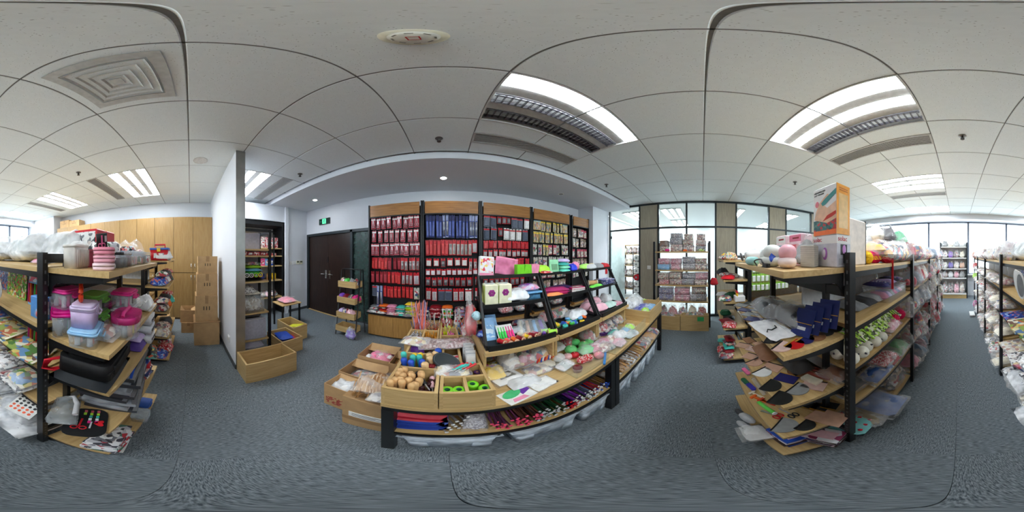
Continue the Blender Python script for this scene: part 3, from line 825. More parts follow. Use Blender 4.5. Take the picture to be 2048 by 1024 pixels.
P_SEW = prn('print_sewing', [(20, 22, 26), (26, 26, 30), (200, 90, 60), (24, 24, 26), (90, 150, 140), (30, 30, 34), (220, 200, 90)], 48)
P_YARN = prn('print_yarn', [(206, 170, 150), (190, 60, 70), (226, 210, 200), (120, 80, 110), (90, 130, 150), (220, 160, 80), (240, 236, 230), (210, 90, 130)], 22, .9)
P_WOOL = prn('print_wool', [(222, 216, 206), (150, 130, 120), (196, 80, 96), (90, 96, 110), (226, 180, 120), (236, 232, 228), (110, 150, 170)], 26, .9)
P_PALE = prn('print_pale', [(226, 222, 214), (206, 200, 192), (190, 150, 140), (236, 234, 230), (150, 150, 156), (220, 206, 170)], 30)
P_PENC = prn('print_pencils', [(226, 206, 160), (200, 80, 70), (90, 130, 180), (236, 220, 180), (210, 170, 90), (110, 150, 100)], 60, .4, (3, 3, .35))
P_STRIPE = prn('print_stripes', [(196, 36, 48), (60, 150, 80), (40, 44, 50), (220, 60, 70), (230, 230, 226), (60, 70, 120)], 60, .5, (.2, 2.5, 2.5))
def bb(w, d, h, m=None):
    """box with softened (chamfered) edges, standing on z=0"""
    m = m or MB(); c = min(w, d, h) * .06
    x, y = w / 2, d / 2
    lay = [(x - c, y - c, 0), (x, y, c), (x, y, h - c), (x - c, y - c, h)]
    vs = []
    for a, b, z in lay: vs += [(-a, -b, z), (a, -b, z), (a, b, z), (-a, b, z)]
    fs = [(3, 2, 1, 0), (12, 13, 14, 15)]
    for k in range(3):
        for i in range(4):
            j = (i + 1) % 4
            fs.append((k * 4 + i, k * 4 + j, k * 4 + 4 + j, k * 4 + 4 + i))
    return m.add(vs, fs)
def text(parent, s, size, loc, rot, m, name='lettering', sx=1.0):
    cu = bpy.data.curves.new(name, 'FONT'); cu.body = s; cu.size = size; cu.align_x = 'CENTER'; cu.align_y = 'CENTER'
    cu.extrude = .0004; cu.resolution_u = 3
    o = bpy.data.objects.new(name, cu); COL.objects.link(o)
    bpy.context.view_layer.update()
    me = bpy.data.meshes.new_from_object(o.evaluated_get(bpy.context.evaluated_depsgraph_get()))
    bpy.data.objects.remove(o)
    me.materials.clear(); me.materials.append(m)
    return ob(name, me, parent, loc, rot, (sx, 1, 1))
TPL = {}
def tpl(key, fn):
    """cache: first use builds the thing, later uses copy it with its parts"""
    if key in TPL: return clone(TPL[key])
    TPL[key] = fn(); return TPL[key]
def place(o, loc, rot=(0, 0, 0), label=None, cat=None, group=None, sc=None):
    o.location = loc; o.rotation_euler = rot if hasattr(rot, '__len__') else (0, 0, rot)
    if sc is not None: o.scale = sc if hasattr(sc, '__len__') else (sc, sc, sc)
    elif o.scale[0] != 1: o.scale = (1, 1, 1)
    if label: tag(o, label, cat, group)
    return o
J = lambda a: RD.uniform(-a, a)
# -- hanging packet: card (hangs from its top edge at z=0, faces -Y), header, window
def mk_packet(key, w, h, d, card, window, header=None, tool=None):
    def f():
        m = MB().box(-w / 2, w / 2, -.0015, .0015, -h, -.02).box(-w / 2, -w * .08, -.0015, .0015, -.02, 0).box(w * .08, w / 2, -.0015, .0015, -.02, 0)
        c = build('hanging_packet', m, card)
        if window is not None:
            build('blister', MB().add([(-w * .42, -.0015, -h * .95), (w * .42, -.0015, -h * .95), (w * .42, -.0015, -h * .26), (-w * .42, -.0015, -h * .26),
                                       (-w * .34, -d, -h * .91), (w * .34, -d, -h * .91), (w * .34, -d, -h * .32), (-w * .34, -d, -h * .32)],
                                      [(4, 5, 6, 7), (0, 1, 5, 4), (1, 2, 6, 5), (2, 3, 7, 6), (3, 0, 4, 7)]), window, c)
        if header is not None:
            build('header_strip', BM(-w * .5, w * .5, -.003, -.0016, -h * .22, -.021), header, c)
        if tool == 'scissors':
            t = MB()
            t.box(-.004, .004, -d - .003, -d, -h * .60, -h * .28, 0, rot3(0, .10, 0)).box(-.004, .004, -d - .003, -d, -h * .60, -h * .28, 0, rot3(0, -.10, 0))
            for s in (-1, 1):
                t.tube([(s * w * .17 + .014 * math.cos(a), -d - .002, -h * .76 + .022 * math.sin(a)) for a in [q * PI / 4 for q in range(8)]], .004, 5, 0, True)
            build('scissors', t, SILV, c)
        if tool == 'rods':
            t = MB()
            for q in (-.2, 0, .2): t.cyl(.004, -h * .9, -h * .3, 6, 0, Matrix.Translation((q * w, -d - .001, 0)))
            build('tools', t, SILV, c)
        return c
    return tpl('packet_' + key, f)
# -- clip-lid storage box
def mk_storage(key, w, d, h, body, lid, content=None, handle=True):
    def f():
        o = empty('storage_box')
        build('tub', MB().rrect(w * .9, d * .9, 0, h * .8, .018, 0, None, 1.06).rrect(w * .98, d * .98, h * .74, h * .8, .018), body, o)
        l = build('lid', MB().rrect(w, d, h * .8, h * .9, .02).rrect(w * .92, d * .92, h * .9, h, .02, 0, None, .94), lid, o)
        for s in (-1, 1):
            build('clip', MB().box(-w * .16, w * .16, s * d * .5 - .004, s * d * .5 + .004, h * .56, h * .86), lid, o)
        if handle:
            build('handle', MB().tube([(-w * .2, -d * .51, h * .72), (-w * .2, -d * .51 - .012, h * .62), (w * .2, -d * .51 - .012, h * .62), (w * .2, -d * .51, h * .72)], .004, 6), lid, o)
        if content is not None:
            r = random.Random(hash(key) % 999)
            for q in range(7):
                a = (q % 4 - 1.5) * w * .19; b = (q // 4 - .5) * d * .4
                build('spool', MB().lathe([(.0001, .004), (w * .085, .004), (w * .07, h * .1), (w * .07, h * .6), (w * .085, h * .66), (.0001, h * .66)], 10, 0, Matrix.Translation((a, b, 0))), content[q % len(content)], o)
        return o
    return tpl('storage_' + key, f)
# -- soft bag of goods in clear film
_bagn = [0]
def bag(loc, w, d, h, inner, label, cat='bag', rz=0.0, tilt=(0, 0), film=None, name='goods_bag', group=None, lumps=0, lm=None):
    _bagn[0] += 1; k = _bagn[0] % 7
    key = (round(w, 2), round(d, 2), round(h, 2), k)
    fm = film or CLEAR
    me = TPL.get(('bagm',) + key + (fm.name,))
    if me is None:
        me = MB().pillow(w * 1.08, d * 1.08, h * 1.08, k, 9, .35).mesh(name, fm); TPL[('bagm',) + key + (fm.name,)] = me
    o = ob(name, me, None, loc, (tilt[0], tilt[1], rz))
    if lumps:
        r = random.Random(_bagn[0])
        for q in range(lumps):
            s = min(w, d) * r.uniform(.2, .3)
            c = (r.uniform(-.32, .32) * w, r.uniform(-.32, .32) * d, min(h * .75, s * .7 + r.uniform(.0, .3) * h) * .8 + .004)
            build('ball', MB().ell(s * .9, s * .9, min(s, h * .45), c, 10, 7), (lm or [inner])[q % len(lm or [inner])], o)
    else:
        mi = TPL.get(('bagi',) + key + (inner.name,))
        if mi is None:
            mi = MB().pillow(w * .95, d * .95, h * .94, k + 3, 9, .3, 0, None, .4).mesh('contents', inner); TPL[('bagi',) + key + (inner.name,)] = mi
        ob('contents', mi, o, (0, 0, .003))
    sm_ = TPL.get(('seal', round(w, 2), round(d, 2), fm.name))
    if sm_ is None:
        sm_ = BM(-w * .5, w * .5, d * .50, d * .50 + .018, h * .20, h * .20 + .002).mesh('seal_strip', fm); TPL[('seal', round(w, 2), round(d, 2), fm.name)] = sm_
    ob('seal_strip', sm_, o)
    tag(o, label, cat, group)
    return o
# -- cushion-like soft article without film
def soft(loc, w, d, h, m, label, cat, rz=0, rot=None, name='soft_pouch', cr=.2, band=None):
    o = build(name, MB().pillow(w, d, h, RD.randint(0, 99), 9, cr, 0, None, .3), m, None, loc, rot or (0, 0, rz))
    if band is not None: build('seam', MB().rrect(w * 1.0, .006, h * .30, h * .36, .003), band, o)
    return tag(o, label, cat)
def flat(loc, w, d, m, label, cat='sheet', rz=0, h=.002, name='print_sheet', rot=None, edge=None, group=None):
    o = build(name, bb(w, d, h), m, None, loc, rot or (0, 0, rz))
    if edge is not None: build('border', BM(-w / 2, w / 2, d / 2 - d * .08, d / 2, h, h + .0008), edge, o)
    return tag(o, label, cat, group)
def book(loc, w, d, h, cover, label, rz=0, rot=None, name='magazine', cat='magazine', strip=None):
    o = empty(name, loc); o.rotation_euler = rot or (0, 0, rz)
    build('pages', BM(-w / 2 + .003, w / 2 - .003, -d / 2 + .003, d / 2 - .003, .0015, h - .0015), PAPER, o)
    build('cover', MB().box(-w / 2, w / 2, -d / 2, d / 2, 0, .0015).box(-w / 2, w / 2, -d / 2, d / 2, h - .0015, h).box(-w / 2, -w / 2 + .0025, -d / 2, d / 2, .0015, h - .0015), cover, o)
    if strip is not None: build('picture', BM(-w * .35, w * .35, -d * .3, d * .3, h, h + .0006), strip, o)
    return tag(o, label, cat)
def carton(name, x0, x1, y0, y1, z0, z1, label, op=False, flaps=(), mark=True, rz=0, m=None):
    o = tag(empty(name, ((x0 + x1) / 2, (y0 + y1) / 2, z0), rz), label, 'box')
    w, d, h = (x1 - x0) / 2, (y1 - y0) / 2, z1 - z0
    m = m or CARD; t = .005
    if op:
        b = MB().box(-w, w, -d, d, 0, t).box(-w, -w + t, -d, d, t, h).box(w - t, w, -d, d, t, h).box(-w + t, w - t, -d, -d + t, t, h).box(-w + t, w - t, d - t, d, t, h)
        build('body', b, m, o)
        for f in flaps:
            side, ang, L = f
            fm = MB()
            if side in 'ns':
                fm.box(-w + t, w - t, 0, L, -.002, .002)
                s = 1 if side == 'n' else -1
                build('flap', fm, m, o, (0, s * d, h), (s * -ang if s > 0 else ang, 0, 0) if s > 0 else (ang, 0, PI))
                if s < 0: o.children[-1].rotation_euler = (-ang, 0, PI)
            else:
                fm.box(-d + t, d - t, 0, L, -.002, .002)
                s = 1 if side == 'e' else -1
                build('flap', fm, m, o, (s * w, 0, h), (-ang, 0, -s * PI / 2))
    else:
        build('body', BM(-w, w, -d, d, 0, h), m, o)
        build('tape', BM(-w - .001, w + .001, -.025, .025, h, h + .001).box(-w - .001, -w, -.025, .025, h * .7, h).box(w, w + .001, -.025, .025, h * .7, h), CARDD, o)
    if mark:
        for q in range(3):
            build('printed_mark', BM(w, w + .001, -d * .3 + q * d * .25, -d * .3 + q * d * .25 + d * .08, h * .45, h * .6), mat((70, 56, 44), .8), o)
            build('printed_mark', BM(-w * .3 + q * w * .25, -w * .3 + q * w * .25 + w * .08, -d - .001, -d, h * .45, h * .6), mat((70, 56, 44), .8), o)
    return o
def mk_spool(key, r, h, m, core=None):
    def f():
        o = build('thread_spool', MB().lathe([(.0001, 0), (r * .9, 0), (r * .9, h * .08), (r * .78, h * .1), (r * .82, h * .5), (r * .78, h * .9), (r * .9, h * .92), (r * .9, h), (.0001, h)], 14), m)
        build('core', MB().lathe([(r * .30, h + .0004), (r * .92, h + .0004), (r * .92, h * .94), (r * .30, h * .94)], 14), core or CREAM, o)
        build('core', MB().lathe([(r * .30, -.0004), (r * .92, -.0004), (r * .92, h * .06), (r * .30, h * .06)], 14), core or CREAM, o)
        return o
    return tpl('spool_' + key, f)
def yarn_ball(loc, r, m, label, band=None, sq=(1, 1, .9)):
    o = build('yarn_ball', MB().ell(r * sq[0], r * sq[1], r * sq[2], (0, 0, r * sq[2]), 18, 12), m, None, loc, (0, 0, J(3)))
    st = MB()
    for q in range(9):
        a = q * PI / 9
        ax = Matrix.Translation((0, 0, r * sq[2])) @ Matrix.Rotation(a * 2.1, 4, 'Z') @ Matrix.Rotation(.3 + q * .27, 4, 'X')
        st.tube([tuple(ax @ Vector((r * 1.0 * sq[0] * math.cos(t), r * 1.0 * sq[1] * math.sin(t), r * .12 * (q % 3 - 1)))) for t in [i * PI / 8 for i in range(16)]], r * .045, 4, 0, True)
    build('strand', st, m, o)
    if band is not None: build('paper_band', MB().lathe([(r * 1.04, r * .55), (r * 1.05, r * 1.15)], 18, 0, Matrix.Diagonal((sq[0], sq[1], 1, 1))), band, o)
    return tag(o, label, 'yarn')
# ================================================================== GOODS: packets on the north wall
PKT = {
 'scis': (.088, .205, .016, mat((196, 96, 108), .4), mat((176, 52, 66), .35), WHITE, 'scissors'),
 'scis2': (.080, .205, .016, mat((206, 130, 136), .4), mat((190, 84, 92), .35), WHITE, 'rods'),
 'redn': (.058, .195, .012, RED, mat((214, 66, 64), .35), None, None),
 'redw': (.058, .205, .012, RED, mat((206, 190, 186), .35), None, 'rods'),
 'dark': (.070, .20, .012, DRED, mat((170, 60, 70), .35), None, None),
 'clip': (.105, .205, .016, RED, mat((206, 196, 204), .35), None, 'rods'),
 'blue': (.050, .375, .014, NAVY, mat((74, 92, 168), .3), None, None),
 'bluew': (.044, .375, .014, mat((150, 160, 200), .4), mat((60, 76, 150), .3), None, 'rods'),
 'tallr': (.060, .245, .012, RED, mat((206, 60, 60), .35), None, None),
 'tallw': (.060, .245, .012, RED, mat((226, 220, 208), .35), None, 'rods'),
 'round': (.098, .125, .020, RED, mat((232, 230, 226), .35), None, None),
 'small': (.080, .10, .014, RED, mat((228, 226, 230), .35), None, None),
 'redk': (.082, .140, .016, RED, mat((96, 100, 104), .35), None, 'rods'),
 'misc': (.092, .21, .016, RED, mat((214, 208, 208), .35), RED, 'scissors'),
 'greyp': (.115, .205, .016, mat((120, 126, 140), .4), mat((84, 92, 110), .3), RED, None),
 'whitep': (.11, .20, .022, mat((226, 222, 218), .4), mat((236, 234, 232), .4), RED, None),
 'sq': (.082, .13, .014, RED, mat((190, 40, 48), .35), None, None),
 'sqw': (.074, .115, .014, RED, mat((210, 210, 208), .35), None, 'rods'),
 'penc': (.16, .20, .016, mat((222, 200, 150), .5), P_PENC, mat((160, 190, 196), .4), None),
 'yelb': (.058, .21, .014, mat((196, 188, 140), .45), P_PENC, YEL, None),
 'flor': (.12, .20, .02, mat((150, 130, 110), .5), P_FLOR, None, None),
 'palep': (.10, .20, .016, mat((190, 186, 176), .5), P_MIX, None, None),
 'pinkp': (.10, .19, .016, mat((206, 90, 110), .5), P_PALE, None, None),
}
NTH = ['first', 'second', 'third', 'fourth', 'fifth', 'sixth', 'seventh', 'eighth', 'ninth', 'tenth', 'eleventh', 'twelfth', 'thirteenth', 'fourteenth', 'fifteenth', 'sixteenth', 'seventeenth', 'eighteenth']
ORD = ['top', 'second', 'third', 'fourth', 'fifth', 'sixth', 'seventh', 'eighth']
DESC = {'scis': 'pink scissors pouch with white header', 'scis2': 'pale pink tool pouch with white header', 'redn': 'narrow plain red blister pack', 'redw': 'narrow red pack with pale rods', 'dark': 'dark red tool pack',
        'clip': 'wide red card with pale tools', 'blue': 'long navy blue needle packet', 'bluew': 'long pale-edged blue needle packet', 'tallr': 'tall red pack', 'tallw': 'tall red pack with cream rods', 'round': 'red card with round white tape',
        'small': 'small red card with white square', 'redk': 'red card with dark tool', 'misc': 'red card with silver scissors', 'greyp': 'grey fabric pack with red header', 'whitep': 'white pack with red header', 'sq': 'small plain red card',
        'sqw': 'small red card with pale buttons', 'penc': 'wide pencil set pack', 'yelb': 'narrow pencil pack with yellow header', 'flor': 'floral cloth pack', 'palep': 'mixed print craft pack', 'pinkp': 'pink craft pack with pale front'}
ROWS = {
 0: [[('scis', 9)], [('scis', 2), ('scis2', 3), ('scis', 3)], [('scis', 10)], [('redn', 5), ('dark', 3), ('redw', 5)], [('dark', 4), ('redn', 4), ('redw', 3), ('clip', 1)], [('greyp', 1), ('bluew', 2), ('redn', 8), ('palep', 1)]],
 1: [[('blue', 5), ('bluew', 2), ('blue', 6), ('bluew', 3)], [('tallr', 6), ('tallw', 6), ('misc', 1)], [('round', 2), ('redk', 1), ('round', 3), ('redw', 2)], [('small', 10)], [('redk', 9)], [('misc', 2), ('greyp', 2), ('misc', 2), ('whitep', 1), ('misc', 1)]],
 2: [[('greyp', 2), ('redk', 3), ('greyp', 2), ('whitep', 1)], [('greyp', 2), ('redk', 1), ('whitep', 3), ('greyp', 1)], [('sq', 10)], [('sqw', 10)], [('sqw', 5), ('sq', 5)], [('sqw', 9)], [('redk', 9)], [('misc', 8)]],
 3: [[('penc', 1), ('yelb', 8), ('penc', 1)], [('yelb', 13)], [('palep', 2), ('yelb', 2), ('pinkp', 2), ('palep', 3)], [('palep', 8)], [('pinkp', 4), ('palep', 4)], [('flor', 6)]],
 4: [[('flor', 2), ('pinkp', 2)], [('palep', 2), ('flor', 2)], [('pinkp', 4)], [('flor', 4)], [('palep', 4)]],
}
for k, rows in ROWS.items():
    x0, x1 = BAYX[k]; x0 += .03; x1 -= .03
    for r, segs in enumerate(rows):
        items = [s for s, n in segs for _ in range(n)]
        tot = sum(PKT[i][0] for i in items)
        gap = ((x1 - x0) - tot) / max(1, len(items))
        x = x0 + gap / 2
        for n_, i in enumerate(items):
            w = PKT[i][0]
            o = mk_packet(i, *((PKT[i][0] * .9,) + PKT[i][1:]))
            y = 2.62 - RD.choice((.0, .015, .03, .045)) - (n_ % 2) * .012
            place(o, (x + w / 2 + J(.004), y, ROWZ[k][r] + J(.006)), (J(.05), J(.03), J(.18)),
                  '%s, %s from left, %s row, %s wall bay' % (DESC[i], NTH[n_], ORD[r], ['first', 'second', 'third', 'fourth', 'fifth'][k]), 'packet', 'hanging packets of the wall bays')
            x += w + gap
# hooks carrying them: one per packet column would be hidden, rails above hold them
# goods stacked on the base cabinets
def stack_on(x, y, z, n, w, d, h, mats, label, cat='packet', name='flat_packet', rz=0.0, cr=.15):
    for q in range(n):
        m = mats[q % len(mats)]
        soft((x + J(.01), y + J(.01), z + q * h), w, d, h * 1.05, m, label, cat, rz + J(.12), name=name, cr=cr)
base = 0.455
for (x, n, w, mats, lb) in ((-1.22, 4, .16, [P_PACK, GREY], 'grey packet stacked low in the first wall bay'), (-1.06, 5, .15, [P_STRIPE, ORG, RED], 'striped red and orange packet stacked in the first wall bay'),
                            (-.90, 5, .16, [PINK, P_FLORP], 'pink packet stacked in the first wall bay'), (-.74, 5, .15, [TEAL, P_PALE], 'pale teal packet stacked in the first wall bay'), (-.57, 7, .17, [YEL, LIME, P_PALE], 'yellow-green packet stacked under the first and second wall bays'),
                            (-.36, 5, .16, [NAVY, WHITE], 'navy and white packet stacked in the second wall bay'), (-.17, 6, .18, [P_RED, DRED], 'dark pink packet stacked in the second wall bay'), (.02, 6, .17, [GREEN, PAPER, ORG], 'green-topped packet stacked in the second wall bay'),
                            (.22, 5, .17, [P_MIX, LAV], 'mixed print packet stacked in the second wall bay'), (.40, 6, .14, [ORG, P_PACK], 'orange packet stacked in the second wall bay')):
    stack_on(x, 2.62, base, n, w, .16, .034, mats, lb)
for (x, w, m, lb) in ((-1.26, .16, P_PACK, 'clear bag of pale goods at the left foot of the wall bays'), (-1.08, .14, P_PALE, 'clear bag of pale goods second at the foot of the wall bays'), (-.86, .20, P_RED, 'flat red packet lying at the front of the base cabinet'), (-.62, .16, P_MIXD, 'dark mixed bag at the front of the base cabinet')):
    bag((x, 2.535 + .03, base), w, .10, .05, m, lb)
for x, m, lb in ((1.0, P_RED, 'red bagged goods under the third wall bay'), (1.3, P_MIX, 'mixed bagged goods under the third wall bay'), (1.75, P_PALE, 'pale bagged goods under the fourth wall bay'), (2.1, P_MIXD, 'dark bagged goods under the fourth wall bay')):
    bag((x, 2.64, base), .24, .2, .2, m, lb)
# ================================================================== GOODS: the central island
IZ = TZ + .012
# -- round-handled wooden tools standing in the corner box
def mk_tool(key, m, h=.15, r=.016, ferr=None):
    def f():
        o = build('hand_tool', MB().lathe([(.0001, h), (r * .7, h * .985), (r, h * .93), (r * 1.02, h * .86), (r * .8, h * .7), (r * .62, h * .45), (r * .8, h * .34), (.004, h * .33)], 12), m)
        build('shank', MB().lathe([(.0035, h * .34), (.0035, h * .06), (.0001, 0)], 8), ferr or SILV, o)
        return o
    return tpl('tool_' + key, f)
def tools(spots, key, m, lb, h=.15, r=.016, tilt=.15):
    for (x, y) in spots:
        place(mk_tool(key, m, h, r), (x, y, IZ + .002), (J(tilt), J(tilt), J(3)), lb, 'tool')
tools([(-.205 + .031 * (q % 4) + J(.004), .605 + .036 * (q // 4) + J(.004)) for q in range(16)], 'bamboo', mat((214, 170, 116), .5), 'pale wooden-handled tool standing in the corner box', .16, .0165, .1)
tools([(-.075 + .02 * (q % 2), .61 + .035 * (q // 2)) for q in range(8)], 'blackred', mat((60, 20, 24), .4), 'dark red handled tool in the corner box', .11, .014, .5)
tools([(-.205 + .036 * q, .80 + .01 * (q % 2)) for q in range(3)], 'bluetool', BLUE, 'blue-handled tool in the corner box', .165, .017, .12)
tools([(-.215 + .04 * q, .85 + .01 * (q % 2)) for q in range(3)], 'tealtool', TEAL, 'teal-handled tool in the corner box', .17, .017, .12)
tools([(-.19 + .04 * q, .905) for q in range(2)], 'yeltool', YEL, 'yellow-handled tool in the corner box', .15, .015, .12)
tools([(-.10, .80), (-.075, .83), (-.06, .80)], 'redtool', DRED, 'maroon-handled tool in the corner box', .12, .015, .2)
tools([(-.105, .87), (-.08, .90), (-.06, .87), (-.09, .80)], 'knobtool', mat((226, 190, 140), .5), 'knobbly pale wooden stamp in the corner box', .16, .02, .2)
place(mk_tool('lyingblack', BLACK, .15, .015), (-.06, .60, IZ + .115), (-1.5, 0, .5), 'black-handled tool lying across the corner box', 'tool')
place(mk_tool('lyingpink', LPINK, .13, .013), (-.05, .60, IZ + .09), (-1.5, 0, .1), 'pale pink handled tool lying at the corner box rim', 'tool')
soft((-.185, 1.03, IZ + .08), .09, .07, .02, PUR, 'purple packet with white top in the corner box', 'packet', .1, rot=(.9, 0, .1), band=WHITE)
soft((-.09, 1.02, IZ), .10, .10, .08, P_FLOR2, 'brown and green trinkets packet at the back of the corner box', 'packet')
tools([(-.035 - .0, .93)], 'bluebulb', BLUE, 'blue bulb-handled tool beside the black oval base', .17, .02, .1)
# black oval bag base leaning over the two boxes
bo = MB()
pl = [(.085 * math.cos(a) * (1 if abs(math.cos(a)) < .8 else .96), .055 * math.sin(a)) for a in [q * PI / 10 for q in range(20)]]
bo.prism(pl, 0, .012, 0, None, True, .95)
o = tag(build('oval_base', bo, mat((46, 52, 54), .35), None, (.0, .83, TZ + .150), (.35, .25, -.6)), 'dark oval plastic bag base lying over the compartment boxes', 'base')
build('rim', MB().tube([(x * .86, y * .86, .0125) for x, y in pl], .003, 5, 0, True), mat((70, 76, 78), .3), o)
# -- second compartment box
def mk_ring(key, r, h, m, hole=.45):
    def f():
        o = build('tape_roll', MB().lathe([(r * hole, 0), (r * .92, 0), (r, h * .1), (r, h * .9), (r * .92, h), (r * hole, h)], 20), m)
        build('core', MB().lathe([(r * hole, h * .02), (r * hole * .86, h * .02), (r * hole * .86, h * .98), (r * hole, h * .98)], 20), DGREEN, o)
        return o
    return tpl('ring_' + key, f)
GRN = mat((126, 214, 40), .35)
for (x, y, z, t) in ((.002, .60, 0, 0), (.002, .60, .058, .1), (.045, .60, 0, .2), (.105, .655, 0, 0), (.148, .66, .0, .1), (.15, .61, 0, .15), (.148, .62, .058, .2), (.105, .655, .058, .1), (.045, .605, .058, .1), (.02, .655, 0, .2)):
    place(mk_ring('green', .026, .055, GRN), (x, max(y, .617), IZ + z), (t, 0, J(1)), 'lime green tape roll in the compartment box', 'tape')
place(mk_ring('greenwhite', .025, .05, prn('green_white', [(120, 200, 60), (226, 230, 226), (180, 150, 196)], 150)), (.045, .63, IZ + .045), (.15, 0, 0), 'white and green patterned tape roll in the compartment box', 'tape')
place(mk_ring('purpler', .022, .03, LAV), (.11, .61, IZ), (.1, 0, 0), 'lavender tape roll in the compartment box', 'tape')
for q, (x, y) in enumerate(((.10, .73), (.145, .735), (.105, .775), (.15, .78))):
    place(mk_spool('brownpur', .019, .085, mat((176, 130, 84), .5), mat((92, 52, 116), .5)), (x, y, IZ), J(1), 'brown spool with purple end in the compartment box', 'spool')
for q in range(9):
    o = build('blade_packet', bb(.05, .003, .15), mat((190, 194, 200), .3) if q % 2 else mat((226, 228, 230), .35), None, (.13 + J(.012), .83 + q * .018, IZ + .03), (-.12 + J(.05), 0, J(.08)))
    build('label_strip', BM(-.02, .02, -.0025, -.0018, .10, .14), WHITE, o)
    tag(o, 'silver-white flat packet standing in the compartment box', 'packet')
bag((.03, .76, TZ + .12), .16, .10, .035, P_PALE, 'clear bag of red and teal rods over the compartment box', lumps=0)
for q in range(8):
    place(mk_tool('rod_r' if q % 2 else 'rod_t', mat((222, 60, 66), .4) if q % 2 else TEAL, .10, .007), (.0 + q * .009, .72 + J(.01), TZ + .162), (-1.5, 0, -.9 + J(.1)), '%s rod in the bag over the compartment box' % ('red' if q % 2 else 'teal'), 'rod')
flat((.045, .90, TZ + .11), .06, .08, P_PACK, 'small white card of snaps in the compartment box', 'card', .2, .012, name='snap_card')
# big clear bags of brown beads across the boxes
for (x, y, w, m, lb) in ((-.19, 1.05, .20, P_PALE, 'clear bag of pale trims at the island corner back'), (-.05, 1.03, .24, prn('brown_beads', [(170, 140, 130), (120, 84, 80), (200, 180, 176), (150, 110, 104)], 80), 'clear bag of brown beads between the box rows'), (.08, 1.04, .20, prn('pink_beads', [(190, 160, 158), (214, 196, 196), (150, 112, 110), (176, 130, 140)], 80), 'clear bag of pinkish beads beside the riser')):
    bag((x, y, TZ + .142), w, .12, .045, m, lb, rz=J(.2))
# -- crochet hooks
def mk_hook(key, h, m, r=.006, tip=None):
    def f():
        o = build('crochet_hook', MB().lathe([(.0001, 0), (r, .004), (r * 1.1, h * .4), (r * .8, h * .55), (r * .45, h * .6), (r * .45, h * .96), (.0001, h)], 8), m)
        build('shaft', MB().lathe([(r * .46, h * .6), (r * .47, h * .95), (.0001, h + .001)], 6), tip or SILV, o)
        return o
    return tpl('hook_' + key, f)
def hooks(n, x0, x1, y0, y1, key, h, m, lb, r=.006, tilt=.2, tip=None):
    for q in range(n):
        place(mk_hook(key, h, m, r, tip), (RD.uniform(x0, x1), RD.uniform(y0, y1) - .138, IZ + .002), (J(tilt), J(tilt), J(3)), lb, 'hook')
hooks(14, -.28, -.19, 1.50, 1.66, 'coral', .36, mat((246, 130, 110), .4), 'long coral crochet hook standing in the back box', .006, .15, mat((246, 150, 130), .4))
hooks(8, -.28, -.19, 1.49, 1.66, 'lavender', .36, LAV, 'long lavender crochet hook standing in the back box', .006, .18, LAV)
hooks(10, -.28, -.19, 1.49, 1.60, 'navyred', .17, NAVY, 'short navy-handled hook in the back box', .007, .2)
hooks(8, -.28, -.19, 1.48, 1.60, 'redh', .18, RED, 'short red-handled hook in the back box', .007, .2)
hooks(6, -.285, -.20, 1.50, 1.66, 'bambooh', .34, BAMBOO, 'long bamboo hook standing in the back box', .006, .25, BAMBOO)
hooks(28, -.275, -.195, 1.28, 1.44, 'silverhead', .12, prn('silver_black', [(200, 200, 204), (50, 50, 54), (226, 226, 230)], 120), 'short silver and black hook packed in the back box', .008, .12)
hooks(30, -.165, -.075, 1.28, 1.44, 'gold', .12, mat((226, 150, 50), .35, .3), 'short golden hook packed in the back box', .008, .12, GOLD)
hooks(14, -.165, -.075, 1.49, 1.60, 'redgold', .16, prn('red_gold', [(206, 60, 50), (236, 170, 90), (90, 100, 60)], 90), 'red and gold beaded hook in the back box', .009, .2)
hooks(8, -.165, -.08, 1.58, 1.66, 'palehook', .22, P_PALE, 'pale long hook at the rear of the back box', .008, .2)
hooks(11, -.03, .055, 1.50, 1.58, 'neony', .13, mat((226, 240, 40), .4), 'neon yellow crochet handle in the neon box', .010, .25)
hooks(10, -.03, .055, 1.40, 1.46, 'magentah', .11, mat((240, 50, 150), .4), 'hot pink crochet handle in the neon box', .011, .2)
hooks(10, .10, .17, 1.47, 1.58, 'blueh', .14, mat((40, 120, 200), .4), 'bright blue crochet handle in the neon box', .010, .25)
hooks(4, .10, .17, 1.40, 1.46, 'pinkteal', .12, mat((250, 110, 140), .4), 'pink crochet handle in the neon box', .010, .3)
hooks(3, .10, .16, 1.28, 1.33, 'limeh', .12, LIME, 'lime crochet handle in the neon box', .012, .3)
hooks(3, .09, .14, 1.28, 1.36, 'tealh', .12, TEAL, 'teal crochet handle in the neon box', .011, .3)
hooks(12, -.03, .055, 1.59, 1.66, 'redb', .17, mat((206, 40, 40), .4), 'red crochet handle at the rear of the neon box', .009, .2)
hooks(8, .09, .17, 1.60, 1.66, 'orangeb', .17, ORG, 'orange crochet handle at the rear of the neon box', .009, .2)
hooks(10, -.02, .12, 1.60, 1.66, 'greyb', .27, P_PACK, 'grey-white packaged hook at the rear of the neon box', .013, .12, LGREY)
soft((.01, 1.18, IZ), .08, .08, .06, GREEN, 'green packet in the neon box', 'packet')
# red bag and yellow bag on the floor-side of the riser
bag((.155, 1.20, TZ + .145), .09, .14, .09, P_RED, 'clear bag of red packets beside the riser')
bag((.24, .80, TZ), .12, .10, .10, YEL, 'yellow bag tucked under the left riser')
